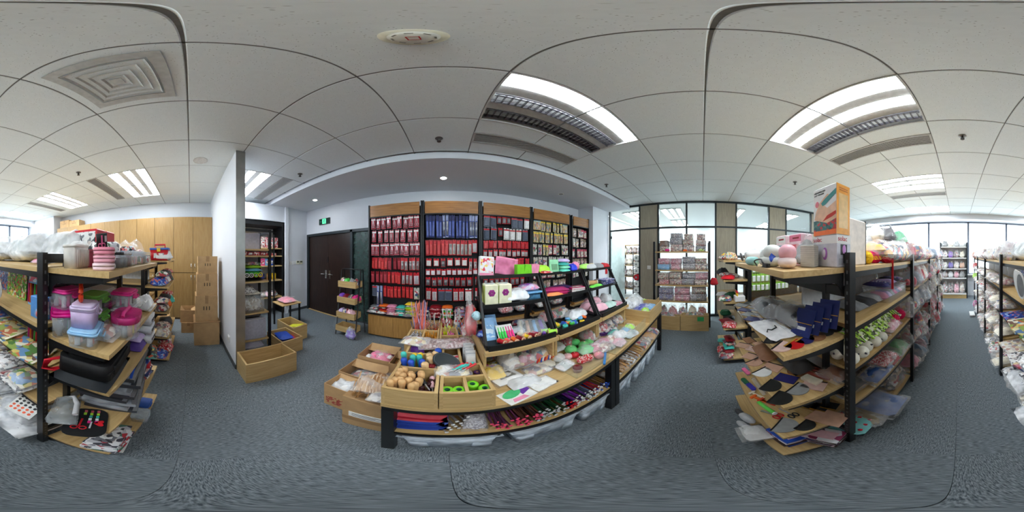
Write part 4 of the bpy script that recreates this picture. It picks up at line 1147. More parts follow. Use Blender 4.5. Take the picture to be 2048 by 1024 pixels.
# -- front ledge
L = TZ
flat(at(1035, 790, L), .15, .10, PAPER, 'white pattern sheet with green and purple shapes at the ledge front', 'sheet', .3, .004)
fo = bpy.data.objects['print_sheet']
build('green_shape', MB().prism([(.05 * math.cos(a), .028 * math.sin(a)) for a in [q * PI / 7 for q in range(14)]], .004, .006, 0, rot3(0, 0, .2, (-.015, .02, 0))), mat((80, 200, 130), .5), fo)
build('purple_shape', MB().prism([(-.03, -.02), (.03, -.015), (.035, .02), (-.02, .02)], .004, .0055, 0, rot3(0, 0, .2, (.045, .012, 0))), PUR, fo)
build('pink_shape', MB().prism([(-.04, -.01), (.04, -.012), (.03, .012), (-.03, .012)], .004, .0055, 0, rot3(0, 0, 0, (-.01, -.03, 0))), PINK, fo)
b1 = bag(at(1012, 757, L), .17, .12, .035, WHITE, 'clear bag holding a grey patch and small red and blue balls', rz=.3)
build('grey_patch', MB().prism([(-.05, -.025), (.045, -.03), (.035, .025), (-.03, .03)], .034, .038), mat((120, 116, 106), .7), b1)
bag(at(1085, 768, L), .14, .09, .012, PAPER, 'white paper bag lying flat on the ledge', rz=.2)
bag(at(1075, 742, L), .16, .10, .03, P_PALE, 'clear bag of pale fasteners on the ledge')
flat(at(1000, 735, L), .16, .12, prn('blister_toys', [(190, 200, 206), (240, 220, 90), (80, 140, 200), (230, 90, 150), (230, 236, 240)], 40), 'clear tray pack with yellow and blue parts on the ledge', 'packet', .2, .02, name='tray_pack')
o = tag(build('pink_comb', MB().rrect(.10, .018, 0, .012, .008), mat((246, 100, 170), .4), None, at(985, 748, L), (0, 0, .2)), 'bright pink plastic comb on the ledge', 'comb')
bg = bag(at(1085, 725, L), .17, .13, .03, CREAM, 'clear bag of red, blue and white marker pens', rz=-.7)
def mk_pen(key, m, L_=.14):
    def f():
        o = build('marker_pen', MB().cyl(.0055, 0, L_ * .7, 8), m); build('cap', MB().cyl(.0065, L_ * .7, L_, 8), WHITE, o); return o
    return tpl('pen_' + key, f)
for q in range(10):
    p = at(1085, 725, L)
    key = ('red', 'orange', 'blue', 'white')[q % 4]
    place(mk_pen(key, {'red': RED, 'orange': ORG, 'blue': BLUE, 'white': WHITE}[key]), (p[0] - .07 + q * .013, p[1] - .05, L + .058 + .006 * (q % 2)), (-PI / 2, 0, -.7 + J(.06)), '%s marker pen in the clear bag on the ledge' % key, 'pen')
# pin cushions
def cushion(px, py, r, m, lb, sq=.8, cap=None):
    r *= 1.35
    o = build('pin_cushion', MB().ell(r, r, r * sq, (0, 0, r * sq), 16, 10), m, None, at(px, py, L), (J(.1), J(.1), J(2)))
    build('button', MB().cyl(r * .14, r * sq * 1.97, r * sq * 2.06, 10), cap or CREAM, o)
    return tag(o, lb, 'pin cushion')
PIND = prn('check_red', [(206, 50, 56), (236, 220, 216), (206, 50, 56), (190, 40, 48)], 230, .8)
for px, py, r, m, lb in ((1142, 706, .034, mat((120, 214, 130), .6), 'green pin cushion in front of the middle riser'), (1168, 698, .034, mat((120, 214, 130), .6), 'green pin cushion behind the red checked ones'), (1150, 690, .030, mat((90, 200, 110), .6), 'bright green pin cushion further back'),
                         (1178, 690, .028, mat((120, 214, 130), .6), 'green pin cushion nearest the purple basket'), (1163, 726, .026, PIND, 'red and white checked pin cushion'), (1150, 715, .024, RED, 'plain red pin cushion'), (1176, 722, .028, PIND, 'larger red and white checked pin cushion'),
                         (1198, 716, .027, mat((226, 150, 160), .7), 'dusty pink pin cushion near the acrylic corner'), (1136, 718, .024, mat((236, 190, 190), .7), 'pale pink pin cushion'), (1118, 722, .032, mat((226, 222, 220), .7), 'off-white pin cushion in film')):
    cushion(px, py, r, m, lb)
cu = tag(empty('pin_pot', at(1155, 742, L)), 'maroon-topped round pin pot on the ledge', 'pot')
build('pot', MB().lathe([(.0001, 0), (.024, 0), (.03, .03), (.03, .034)], 16), mat((206, 170, 170), .5), cu); build('velvet_top', MB().ell(.028, .028, .018, (0, 0, .034), 14, 8), mat((120, 30, 36), .9), cu)
o = tag(build('blue_tube', MB().rrect(.20, .016, 0, .014, .007), mat((60, 130, 200), .35), None, at(1210, 715, L), (0, 0, .55)), 'blue plastic tube along the ledge front edge', 'tube')
bag(at(1110, 700, L), .13, .12, .06, WHITE, 'white film bag beside the pale pin cushion', film=CLEARM)
bag(at(1135, 690, L + .0), .10, .10, .07, P_RED, 'red bag behind the pin cushions')
for px, py, m, lb in ((1205, 690, P_FLORP, 'pink checked pin cushion bag mid ledge'), (1222, 684, P_PALE, 'pale pin cushion bag mid ledge'), (1228, 672, TEAL, 'pale teal pin cushion bag mid ledge'), (1238, 690, LPINK, 'pink pouch by the acrylic edge'), (1250, 668, LBLUE, 'pale blue pouch by the acrylic edge'), (1258, 660, LIME, 'lime pouch by the acrylic edge')):
    bag(at(px, py, L), .11, .10, .06, m, lb)
# purple basket
bk_ = tag(empty('purple_basket', at(1204, 668, L)), 'round purple wire basket on the ledge', 'basket')
build('bowl', MB().lathe([(.05, .002), (.075, .05), (.08, .052), (.07, .04), (.045, .006), (.0001, .004)], 20), PUR, bk_)
for q in range(12):
    a = q * PI / 6
    build('rib', MB().tube([(.052 * math.cos(a), .052 * math.sin(a), 0), (.083 * math.cos(a), .083 * math.sin(a), .055)], .003, 5), mat((150, 96, 190), .4), bk_)
bag(at(1222, 664, L), .13, .09, .05, PAPER, 'white film bag resting by the purple basket', tilt=(.2, 0), film=CLEARM)
# right tray
bag((1.92, .74, IZ), .34, .22, .13, mat((40, 56, 170), .6), 'large bag of royal blue ribbon in the end tray')
bag((1.80, .66, IZ + .05), .16, .12, .08, LIME, 'lime green bag in the end tray', rz=.4)
bag((1.98, .65, IZ + .06), .16, .12, .07, LBLUE, 'light blue bag in the end tray', rz=-.3)
bag((2.02, .92, IZ + .05), .26, .20, .16, WHITE, 'white film bag standing in the end tray', film=CLEARM, tilt=(.3, 0))
bag((1.82, .95, IZ + .06), .2, .2, .12, P_PALE, 'pale bag at the back of the end tray', film=CLEARM)
st_ = tag(empty('star_clip', (2.14, .80, TZ + .15)), 'pale lime star-shaped clips on the end tray rim', 'clip')
build('star', MB().prism([((.035 if q % 2 == 0 else .015) * math.cos(q * PI / 6), (.035 if q % 2 == 0 else .015) * math.sin(q * PI / 6)) for q in range(12)], 0, .012), mat((206, 236, 130), .5), st_)
build('pin', MB().cyl(.008, .012, .02, 8), WHITE, st_)
for q in range(6):
    bag((1.05 + q * .1, .90 + J(.03), TZ), .12, .16, .12, [P_MIX, P_PALE, P_RED, P_MIXD, P_FLOR, P_PALE][q], ['mixed bag', 'pale bag', 'red bag', 'dark bag', 'floral bag', 'cream bag'][q] + ' stored under the black display stands')
for q in range(3):
    bag((.36 + q * .1, .90, TZ), .12, .16, .12, [P_PALE, P_MIX, P_WOOL][q], ['cream', 'mixed', 'woolly'][q] + ' bag stored under the left riser')
# -- left display stand
def on(stand, x, dy, z):
    x0 = {1: .195, 2: .636, 3: 1.080}[stand]
    return (x0 + x, .98 + dy, .95 + z)
Z3, Z2, Z1 = .402, .236, .008
o = tag(empty('game_box', on(1, .055, .03, Z3)), 'white and pink printed box upright on the left stand', 'box')
o.rotation_euler = (-.12, .08, .1)
build('carton', bb(.095, .03, .125), WHITE, o); build('print', BM(-.042, .042, -.0165, -.0152, .02, .115), prn('box_dots', [(240, 238, 240), (244, 200, 210), (236, 236, 240), (220, 70, 90), (240, 240, 240), (240, 210, 120)], 60), o); build('base_band', BM(-.0475, .0475, -.0165, -.0152, .002, .018), PINK, o)
for q in range(5):
    o = build('folder', bb(.15, .004, .115), clear('pink_clear', (240, 150, 190), .75, .2), None, on(1, .20 + q * .012, .07 + q * .014, Z3), (-.25, .18, .05))
    build('edge_bar', BM(-.075, .075, -.003, .003, .112, .118), PINK, o); tag(o, 'translucent pink plastic folder on the left stand', 'folder')
def mk_comb(key, m):
    def f():
        o = build('clip_strip', bb(.018, .05, .07), m)
        for q in range(4): build('rib', BM(-.011, .011, -.026 + q * .014, -.020 + q * .014, .004, .066), m, o)
        return o
    return tpl('comb_' + key, f)
for q in range(6): place(mk_comb('lime', mat((120, 214, 40), .4)), on(1, .27 + q * .018, .02, Z3), (0, J(.1), 0), 'lime green clip strip on the left stand', 'clip')
for q in range(4): place(mk_comb('pinkc', PINK), on(1, .375 + q * .014, .03, Z3), (0, .2, 0), 'pink clip strip on the left stand', 'clip')
for q in range(2):
    o = tag(empty('thread_carton', on(1, .065 + q * .085, -.03, Z2)), ['cream carton with purple flower, left of the pair', 'cream carton with purple flower, right of the pair'][q], 'box')
    build('carton', bb(.078, .09, .125), mat((240, 240, 206), .5), o)
    fl = MB()
    for a in range(6): fl.ell(.010, .001, .010, (.012 * math.cos(a * PI / 3), -.046, .075 + .012 * math.sin(a * PI / 3)), 8, 6)
    build('flower_print', fl, mat((150, 50, 130), .5), o); build('side_panel', BM(-.0395, -.0385, -.04, .04, .01, .115), mat((206, 226, 120), .5), o); build('lid_ring', MB().lathe([(.018, .1255), (.030, .1255), (.030, .128), (.018, .128)], 16), LGREY, o)
bag(on(1, .245, -.01, Z2), .15, .13, .07, LGREY, 'clear bag of round lids on the left stand', film=CLEARM)
o = tag(empty('blue_tray', on(1, .345, .0, Z2)), 'light blue clear-topped tray on the left stand', 'tray')
build('tub', MB().rrect(.13, .12, 0, .035, .01), clear('blue_clear', (120, 190, 240), .6, .2), o); build('lid', MB().rrect(.15, .135, .045, .055, .01), LBLUE, o)
bag(on(1, .345, .0, Z2 + .057), .14, .11, .04, prn('purple_pink', [(150, 90, 180), (230, 120, 170), (200, 190, 220)], 40), 'clear bag of purple and pink goods on the blue tray')
for q in range(2):
    o = build('thread_card', bb(.07, .004, .15), mat((130, 180, 226), .4), None, on(1, .055 + q * .03, -.10 + q * .05, Z1), (-.55, 0, .05))
    build('picture', BM(-.03, .03, -.0032, -.0022, .02, .10), prn('sky_print', [(160, 206, 240), (210, 230, 244), (120, 170, 220)], 50), o); tag(o, 'light blue packaged card leaning in the left tray', 'packet')
o = tag(empty('pen_card', on(1, .14, -.14, Z1 + .01)), 'white card of green and pink stitch rippers in the left tray', 'packet'); o.rotation_euler = (-.75, 0, .05)
build('card', bb(.10, .003, .105), WHITE, o)
for q in range(6): build('ripper', MB().cyl(.006, .012, .058, 8, 0, Matrix.Translation((-.04 + q * .016, -.008, 0))).cyl(.0025, .058, .088, 6, 0, Matrix.Translation((-.04 + q * .016, -.008, 0))), (mat((60, 226, 90), .4) if q < 3 else mat((250, 60, 150), .4)), o)
for q, (dx, dy, m, lb) in enumerate(((.085, -.17, RED, 'red'), (.125, -.18, mat((240, 90, 90), .5), 'coral'), (.165, -.175, ORG, 'orange'), (.195, -.17, DRED, 'maroon'), (.24, -.165, YEL, 'yellow'), (.275, -.165, DRED, 'wine'), (.305, -.155, mat((170, 40, 70), .5), 'crimson'), (.225, -.13, CREAM, 'cream'), (.255, -.11, LGREY, 'silver grey'))):
    place(mk_spool('d1' + lb, .017, .055, m, TAN), on(1, dx, dy + .03, Z1 + .018), (PI / 2 - .1, 0, .25 + J(.2)), lb + ' thread spool in the left tray', 'spool')
for q in range(2): place(mk_spool('limecone', .02, .06, mat((170, 236, 80), .6), TAN), on(1, .355 + q * .03, -.14 - q * .03, Z1 + .021), (PI / 2, 0, 1.2), 'lime green fluffy spool in the left tray', 'spool')
o = tag(empty('spool_case', on(1, .325, -.08, Z1 + .022)), 'clear case of pastel thread spools in the left tray', 'case'); o.rotation_euler = (.35, 0, -.35)
build('shell', MB().rrect(.18, .13, 0, .04, .02), CLEARB, o)
for q in range(12):
    build('spool', MB().lathe([(.0001, 0), (.014, 0), (.011, .004), (.0115, .04), (.014, .044), (.0001, .044)], 10, 0, rot3(PI / 2, 0, 0, (-.07 + (q % 4) * .045, .06 - (q // 4) * .045, .018))), [CREAM, TAN, LBLUE, PUR][q % 4], o)
for (dx, dy, m, lb) in ((.03, -.05, P_BLUE, 'blue printed packet at the back of the left tray'), (.10, .03, LAV, 'lavender packet at the back of the left tray'), (.19, -.03, GREY, 'grey folded packet in the left tray'), (.23, -.06, LGREY, 'pale folded packet in the left tray'), (.30, .05, P_MIXD, 'dark packet at the back of the left tray')):
    soft(on(1, dx, dy, Z1), .10, .08, .05, m, lb, 'packet', J(.4), rot=(-.4, 0, J(.3)))
# white round puff and red bag hung at the left side of the stand
yarn_ball(on(1, -.022, -.06, .14), .030, mat((190, 226, 236), .7), 'pale blue round puff hung at the left stand side', None, (1, .8, 1))
bag(on(1, -.045, .02, .0), .07, .12, .22, RED, 'red netting bundle hung behind the left stand')
# -- middle stand
o = soft(on(2, .055, .05, Z3), .11, .08, .055, mat((170, 236, 60), .5), 'lime oval pouch on the middle stand', 'pouch', band=DGREEN)
soft(on(2, .055, .01, Z3), .10, .07, .02, P_RED, 'red flat packet under the lime pouch', 'packet')
o = tag(empty('green_card', on(2, .145, .02, Z3)), 'pale green carded clip pack on the middle stand', 'packet'); o.rotation_euler = (-.1, 0, 0)
build('card', bb(.085, .012, .10), mat((160, 226, 180), .5), o); build('window', BM(-.028, .028, -.0085, -.006, .02, .065), mat((120, 170, 130), .3), o)
for q, (m, lb) in enumerate(((mat((120, 226, 206), .5), 'mint'), (mat((150, 236, 200), .5), 'pale mint'), (TEAL, 'teal'), (LAV, 'lavender'))):
    soft(on(2, .235 + J(.006), .02, Z3 + q * .026), .10, .08, .027, m, lb + ' folded pouch stacked on the middle stand', 'pouch', band=WHITE)
soft(on(2, .32, .0, Z3), .07, .07, .06, mat((40, 60, 200), .4), 'royal blue pouch on the middle stand', 'pouch')
yarn_ball(on(2, .375, .02, Z3), .038, PINK, 'pink fluffy puff on the middle stand', None, (1, 1, 1.05))
soft(on(2, .39, .10, Z3), .06, .05, .06, LPINK, 'pale pink puff behind on the middle stand', 'puff')
for q, (m, lb) in enumerate(((mat((206, 50, 110), .8), 'magenta'), (mat((226, 60, 130), .8), 'hot pink'), (mat((170, 40, 100), .8), 'plum'))):
    soft(on(2, .13, -.01, Z2 + q * .017), .20, .13, .018, m, lb + ' folded felt on the middle stand', 'felt', -.3, name='felt_fold')
soft(on(2, .09, -.05, Z2), .14, .05, .03, mat((246, 150, 90), .8), 'orange folded felt at the middle stand edge', 'felt', -.2)
for q in range(3): soft(on(2, .25, .07, Z2 + q * .014), .18, .12, .015, mat((80, 50, 110), .8), 'dark purple folded felt on the middle stand', 'felt', -.1)
for q, (m, p_) in enumerate(((P_MIX, LIME), (mat((190, 40, 100), .5), P_FLOR))):
    book(on(2, .355, -.01, Z2 + q * .016), .13, .10, .015, m, ['mixed cover booklet under another on the middle stand', 'pink booklet with flower picture on the middle stand'][q], -.3, strip=p_)
soft(on(2, .06, .08, Z2), .09, .05, .07, TEAL, 'teal box-like pouch at the back of the middle stand', 'pouch')
for q in range(26):
    m, lb = RD.choice(((TEAL, 'teal'), (LBLUE, 'light blue'), (ORG, 'orange'), (YEL, 'yellow'), (GREEN, 'green'), (BLUE, 'blue')))
    place(mk_ring('tm' + lb, .019, .016, m, .2), on(2, .06 + RD.random() * .26, -.18 + RD.random() * .12, Z1 + (.018 if q % 2 else 0)), (J(.3), J(.3), J(2)), lb + ' round tape measure in the middle tray', 'tape measure')
flat(on(2, .05, -.10, Z1 + .02), .06, .07, mat((150, 210, 90), .5), 'green label card in the middle tray', 'card', .2, .006, rot=(.5, 0, .2))
bag(on(2, .30, -.06, Z1), .17, .12, .07, WHITE, 'white film bag in the middle tray', film=CLEARM)
bag(on(2, .22, .03, Z1), .15, .10, .08, P_MIX, 'clear bag of mixed parts at the back of the middle tray')
bag(on(2, .09, .03, Z1), .13, .10, .08, P_RED, 'clear bag of red parts at the back of the middle tray')
# -- right stand
for (dx, dy, w, m, lb) in ((.10, .05, .13, mat((170, 236, 110), .5), 'pale lime pouch on the right stand'), (.22, .08, .18, mat((250, 206, 60), .5), 'yellow pouch on the right stand'), (.14, .02, .14, LGREY, 'grey pouch at the front of the right stand'), (.27, .03, .15, GREY, 'dark grey pouch at the front of the right stand'), (.40, .04, .12, RED, 'red pouch at the end of the right stand')):
    soft(on(3, dx, dy, Z3), w, .09, .05, m, lb, 'pouch', J(.2), band=WHITE)
flat(on(3, .37, -.012, Z3 - .065), .04, .002, RED, 'red tag hanging from the right stand', 'tag', 0, .06, name='hang_tag')
place(mk_spool('log', .03, .09, mat((206, 160, 110), .6), CREAM), on(3, .12, .03, Z2 + .032), (PI / 2, 0, .9), 'short wooden roll on the right stand', 'roll')
soft(on(3, .14, -.05, Z2), .18, .05, .025, mat((120, 226, 90), .5), 'bright green strip pouch on the right stand', 'pouch')
soft(on(3, .30, .05, Z2), .16, .06, .05, P_MIXD, 'dark patterned pouch at the back of the right stand', 'pouch')
for q in range(4): soft(on(3, .34, -.03, Z2 + q * .015), .18, .11, .016, [prn('blue_stripes', [(60, 80, 160), (226, 226, 236), (50, 66, 140)], 40, .6, (6, .3, .3)), P_BLUEDOT][q % 2], 'blue striped folded pouch on the right stand', 'pouch', -.3)
for q, (dx, dy, z, lb) in enumerate(((.11, -.10, 0, 'pink pencil case lying front left on the right stand tray'), (.17, .02, .03, 'pink pencil case on top on the right stand tray'), (.10, .0, .0, 'pink pencil case at the back of the right stand tray'))):
    o = soft(on(3, dx, dy, Z1 + z), .19, .085, .08, mat((244, 190, 204), .6), lb, 'pencil case', -.25, name='pencil_case', cr=.08)
    build('zip', MB().tube([(-.085, 0, .078), (0, .002, .083), (.085, 0, .078)], .003, 5), SILV, o)
soft(on(3, .30, -.10, Z1), .16, .11, .05, mat((196, 226, 216), .5), 'pale mint packet in the right tray', 'packet')
soft(on(3, .40, -.12, Z1), .14, .10, .03, P_FLORP, 'pink flat packet in the right tray', 'packet')
bag(on(3, .40, .02, Z1), .13, .12, .09, WHITE, 'white film bag in the right tray', film=CLEARM)
# -- knitting needles on the lower shelf
def mk_needle(key, L_, m, knob, r=.0046):
    def f():
        o = build('knitting_needle', MB().tube([(0, 0, 0), (0, L_ * .97, 0), (0, L_, 0)], r, 6), m)
        build('knob', MB().ell(.0095, .006, .0095, (0, -.004, 0), 8, 6), knob, o)
        return o
    return tpl('needle_' + key, f)
HOTP = mat((255, 80, 120), .4)
NG = (('brown', mat((140, 92, 74), .35), HOTP, 'brown knitting needle with hot pink knob', .29, .40, 26), ('plum', mat((136, 74, 120), .35), HOTP, 'plum knitting needle with hot pink knob', .15, .30, 22),
      ('dark', mat((56, 56, 60), .35), LGREY, 'charcoal knitting needle with silver knob', .37, .46, 16), ('green', mat((40, 104, 64), .35), LGREY, 'dark green knitting needle with silver knob', .40, .56, 30),
      ('violet', mat((156, 64, 206), .3), WHITE, 'violet knitting needle with white knob', .60, .72, 24), ('steelblue', mat((156, 180, 216), .3), WHITE, 'steel blue knitting needle with white knob', .68, .78, 18),
      ('redn', mat((236, 44, 46), .35), WHITE, 'red knitting needle with white knob', .76, .82, 12), ('royal', mat((64, 92, 214), .35), WHITE, 'royal blue knitting needle with white knob', .80, .86, 12), ('brass', mat((196, 154, 84), .35), BLUE, 'brass knitting needle with blue knob', .84, .93, 16), ('navyn', mat((40, 40, 80), .35), RED, 'navy knitting needle with red knob', .54, .62, 18))
for key, m, kb, lb, x0, x1, n in NG:
    for q in range(n):
        x = RD.uniform(x0, x1)
        place(mk_needle(key, .36, m, kb), (x, .590 + RD.random() * .035, .356 + RD.choice((0, .01, .02, .03, .042, .055, .068, .08))), (RD.uniform(0, .12), 0, J(.12)), lb + ' on the lower island shelf', 'needle')
for q in range(10):
    stackz = .35 + q * .018
    soft((-.10 + J(.014), .72 + J(.01), stackz), .20, .22, .017, [mat((56, 84, 180), .35), mat((96, 120, 200), .35), mat((44, 66, 150), .35)][q % 3] if q < 7 else [mat((176, 30, 48), .35), mat((206, 80, 90), .35)][q % 2], ('blue' if q < 7 else 'red') + ' flat needle packet stacked on the lower island shelf', 'packet', J(.05), cr=.05, name='needle_packet')
for q in range(14): place(mk_needle('whiterod', .30, mat((206, 204, 206), .35), WHITE, .004), (.0 + q * .008, .60 + q * .006, .358 + .012 * (q % 6) + .05 * (q % 2)), (.1, 0, .5 + J(.1)), 'pale thin rod beside the blue packets', 'rod')
bag((.13, .74, .35), .10, .30, .10, prn('speckle', [(150, 146, 156), (200, 196, 200), (110, 100, 112)], 150), 'clear sleeve of speckled needles on the lower shelf', rz=-.15)
# -- clear bins on the floor below
def mk_bin(key, w, d, h, content):
    def f():
        o = empty('clear_bin')
        TUB = clear('tub_plastic', (226, 236, 246), .72, .3)
        build('tub', MB().rrect(w * .82, d * .84, .03, h, .03, 0, None, 1.16).rrect(w * .80, d * .8, .0, .03, .03), TUB, o)
        build('lip', MB().tube([(sx * w * .49, sy * d * .49, h) for sx, sy in ((-1, -1), (1, -1), (1, 1), (-1, 1))], .008, 6, 0, True), TUB, o)
        for s in (-1, 1): build('foot', MB().rrect(w * .22, d * .86, .0, h * .55, .02, 0, Matrix.Translation((s * w * .30, 0, 0)), 1.06), TUB, o)
        build('contents', MB().pillow(w * .78, d * .78, h * .62, len(key), 9, .3, 0, Matrix.Translation((0, 0, h * .32))), content, o)
        return o
    return tpl('bin_' + key, f)
BINX = ((.015, .40), (.44, .40), (.79, .27), (1.16, .33), (1.52, .33), (1.88, .33))
BL = ['clear plastic bin under the island corner', 'clear plastic bin under the pink-knobbed needles', 'clear plastic bin beside the right leg of the near table', 'clear plastic bin first under the glass-side table', 'clear plastic bin second under the glass-side table', 'clear plastic bin third under the glass-side table']
for k, (x, w) in enumerate(BINX):
    place(mk_bin('b%d' % k, w, .44, .255 if k < 3 else .27, [P_PALE, LGREY, P_PALE, P_MIX, P_PALE, P_MIX][k]), (x, .80, 0), J(.03), BL[k], 'bin', 'clear bins under the island')
# goods on the lower shelf of the glass-side table
for q in range(9):
    x = 1.06 + q * .125
    bag((x, .70 + J(.02), .35), .15, .24, .06 + .02 * (q % 3), [P_PALE, BAMBOO, P_PAPER, P_PALE, GOLD, P_WOOL, P_PALE, BAMBOO, P_MIX][q], ['pale needle bag', 'bamboo needle bag', 'paper pattern bag', 'clear rod bag', 'golden rod bag', 'woolly bag', 'cream rod bag', 'tan stick bag', 'mixed bag'][q] + ' on the glass-side lower shelf', rz=J(.3))
for q in range(16): place(mk_needle('bambooneedle', .34, BAMBOO, BAMBOO, .004), (1.04 + q * .035, .585 + J(.01), .36 + .01 * (q % 5) + .06), (.1, 0, J(.3)), 'bamboo needle on the glass-side lower shelf', 'needle')
# -- cartons of bamboo needles beside the island
b1 = carton('carton_box', -.545, -.255, .735, 1.05, 0, .43, 'open carton of bamboo needles with white label by the island leg', True, (('s', 2.6, .13), ('w', 2.5, .16)), False)
build('shipping_label', BM(-.10, .12, -.161, -.1578, .17, .24), PAPER, b1); build('label_print', MB().box(-.08, .10, -.1615, -.161, .215, .222).box(-.08, .06, -.1615, -.161, .20, .205).box(-.08, .10, -.1615, -.161, .185, .19), mat((120, 120, 124), .7), b1)
build('tape', BM(-.146, .146, -.159, -.1577, .10, .15), CARDD, b1)
b2 = carton('carton_box', -.80, -.56, .86, 1.06, 0, .32, 'open carton with red lettering and a flap spread left', True, (('w', 1.75, .17), ('n', 2.4, .10)), False)
build('red_print', BM(-.10, .10, -.102, -.1002, .05, .16), prn('red_letters', [(188, 152, 108), (170, 84, 66), (188, 152, 108), (160, 70, 58)], 60, .8), b2)
carton('carton_box', -.84, -.47, 1.08, 1.36, 0, .32, 'open carton of dark packets behind the needle carton', True, (('n', 2.6, .1),), False)
carton('carton_box', -.86, -.50, 1.42, 1.76, 0, .33, 'open carton holding a pink bag near the wall bays', True, (('s', 2.2, .15), ('n', 2.7, .12)), False)
carton('carton_box', -.46, -.31, 1.25, 1.50, 0, .45, 'small open carton of bamboo sticks beside the hook boxes', True, (('n', 2.8, .1), ('e', 2.8, .1)), False)
def mk_stick(L_, r): return tpl('bstick%.2f' % L_, lambda: _stick(L_, r))
def _stick(L_, r):
    o = build('bamboo_stick', MB().tube([(0, 0, 0), (0, L_ * .95, 0)], r, 6), BAMBOO); build('point', MB().lathe([(r, 0), (.0004, .015)], 6, 0, rot3(-PI / 2, 0, 0, (0, L_ * .95, 0))), BAMBOO, o); return o
for q in range(46):
    place(mk_stick(.27, .0038), (-.40 + J(.115), .76 + RD.random() * .03, .36 + q * .0022), (J(.1), 0, J(.45)), 'bamboo needle lying in the open carton by the island', 'needle')
bag((-.41, .92, .42), .26, .22, .12, prn('bamboo_bag', [(206, 170, 130), (190, 150, 104), (226, 206, 180), (160, 116, 76)], 40, .6, (3, .5, .5)), 'large clear bag of bamboo needles on the open carton', rz=.2)
bag((-.33, .80, .445), .14, .12, .04, P_PALE, 'crumpled clear film on the open carton')
for q in range(14): place(mk_stick(.24, .004), (-.385 + J(.05), 1.27 + J(.015), .36 + q * .007), (J(.1), 0, J(.2)), 'bamboo stick in the small carton', 'stick')
bag((-.68, .96, .18), .2, .16, .13, WHITE, 'white film bag in the carton with red lettering', film=CLEARM)
bag((-.65, 1.22, .14), .30, .22, .12, P_MIXD, 'dark packets bag in the carton behind the needles')
bag((-.68, 1.60, .17), .26, .24, .13, mat((244, 130, 170), .5), 'pink bag of trims inside the far carton')
for q in range(7):
    soft((-.78 + q * .035, 1.56 + J(.05), .27), .06, .05, .03, mat((246, 120, 160), .5) if q % 3 else WHITE, ('pink' if q % 3 else 'white') + ' bow in the far carton', 'bow', J(2))
# -- more bagged goods spread along the front ledge
for px, py, w, d, h, m, lb, fl in ((985, 715, .14, .11, .05, P_MIX, 'clear bag of mixed bright parts at the left end of the ledge', CLEAR), (1020, 722, .16, .12, .05, P_PALE, 'clear bag of white lettered cards on the ledge', CLEARM), (1050, 712, .14, .12, .05, P_PACK, 'clear bag of white packets under the stand on the ledge', CLEAR),
                                   (1048, 765, .16, .09, .03, WHITE, 'white glove-like film pack at the ledge front', CLEARM), (1130, 735, .12, .08, .05, mat((230, 226, 226), .6), 'off-white round goods in film on the ledge', CLEAR),
                                   (1172, 706, .12, .10, .07, mat((110, 206, 130), .6), 'clear bag of green cushions on the ledge', CLEAR), (1190, 700, .12, .1, .06, P_FLORP, 'clear bag of pink dotted cushions on the ledge', CLEAR), (1212, 700, .13, .09, .06, P_FLOR, 'clear bag of white and red cushions on the ledge', CLEAR),
                                   (1240, 676, .14, .1, .07, WHITE, 'white film bag of cushions near the glass end of the ledge', CLEARM), (1262, 672, .14, .09, .05, P_PALE, 'pale film bag near the glass end of the ledge', CLEARM)):
    bag(at(px, py, TZ + .001), w, d, h, m, lb, film=fl, rz=J(.4))
# ================================================================== GOODS: right end shelves and aisle
# -- boxed epilators
bx = tag(empty('epilator_box', (.535, -.542, 1.43)), 'white and lilac boxed epilator with red brand lettering', 'box')
build('carton', bb(.155, .09, .118), mat((206, 206, 216), .45), bx); build('lid_band', BM(-.078, .078, -.0455, .0455, .104, .14), WHITE, bx)
REDL = mat((206, 30, 50), .5)
text(bx, 'solac', .030, (.045, .0462, .124), (PI / 2, 0, PI), REDL); text(bx, 'solac', .030, (-.0786, .010, .124), (PI / 2, 0, -PI / 2), REDL)
def ovalring(a, b, r, n=20): return [(a * math.cos(2 * PI * i / n), 0, b * math.sin(2 * PI * i / n)) for i in range(n)]
build('device_picture', MB().ell(.016, .001, .028, (-.005, .0462, .06), 14, 8), mat((170, 110, 190), .5), bx); build('device_head', MB().ell(.011, .0014, .020, (-.001, .0464, .062), 14, 8), mat((226, 220, 230), .5), bx)
build('side_picture', BM(-.0788, -.0776, -.02, .022, .055, .10), mat((52, 50, 56), .5), bx); build('side_device', MB().ell(.001, .012, .02, (-.0789, .0, .078), 12, 8), mat((196, 130, 200), .5), bx)
build('printed_panel', BM(-.0786, -.0776, -.032, .034, .012, .04), mat((176, 176, 186), .5), bx)
b2 = tag(empty('lotion_box', (.532, -.538, 1.571)), 'tall white and orange cosmetics box stacked on the epilator box', 'box')
build('carton', bb(.148, .088, .24), WHITE, b2)
build('orange_side', BM(-.0748, -.0738, -.0435, .0435, .003, .237), mat((246, 166, 50), .4), b2)
build('side_panel', BM(-.0755, -.0748, -.03, .03, .03, .19), mat((236, 196, 130), .3), b2)
build('side_lines', MB().box(-.076, -.0756, -.028, .028, .215, .219).box(-.076, -.0756, -.028, .028, .205, .209), mat((190, 110, 40), .5), b2)
build('base_band', BM(-.0735, .0735, .0438, .0446, .003, .024), mat((240, 120, 60), .4), b2)
build('leaf_print', BM(-.0735, .0735, .0436, .0442, .024, .075), prn('leaf_print', [(60, 110, 110), (40, 90, 90), (190, 60, 60), (90, 130, 120), (50, 80, 86)], 70), b2)
def face_n(poly, y, z0=0): return MB().add([(-px_, y, pz_) for px_, pz_ in poly], [tuple(range(len(poly)))])
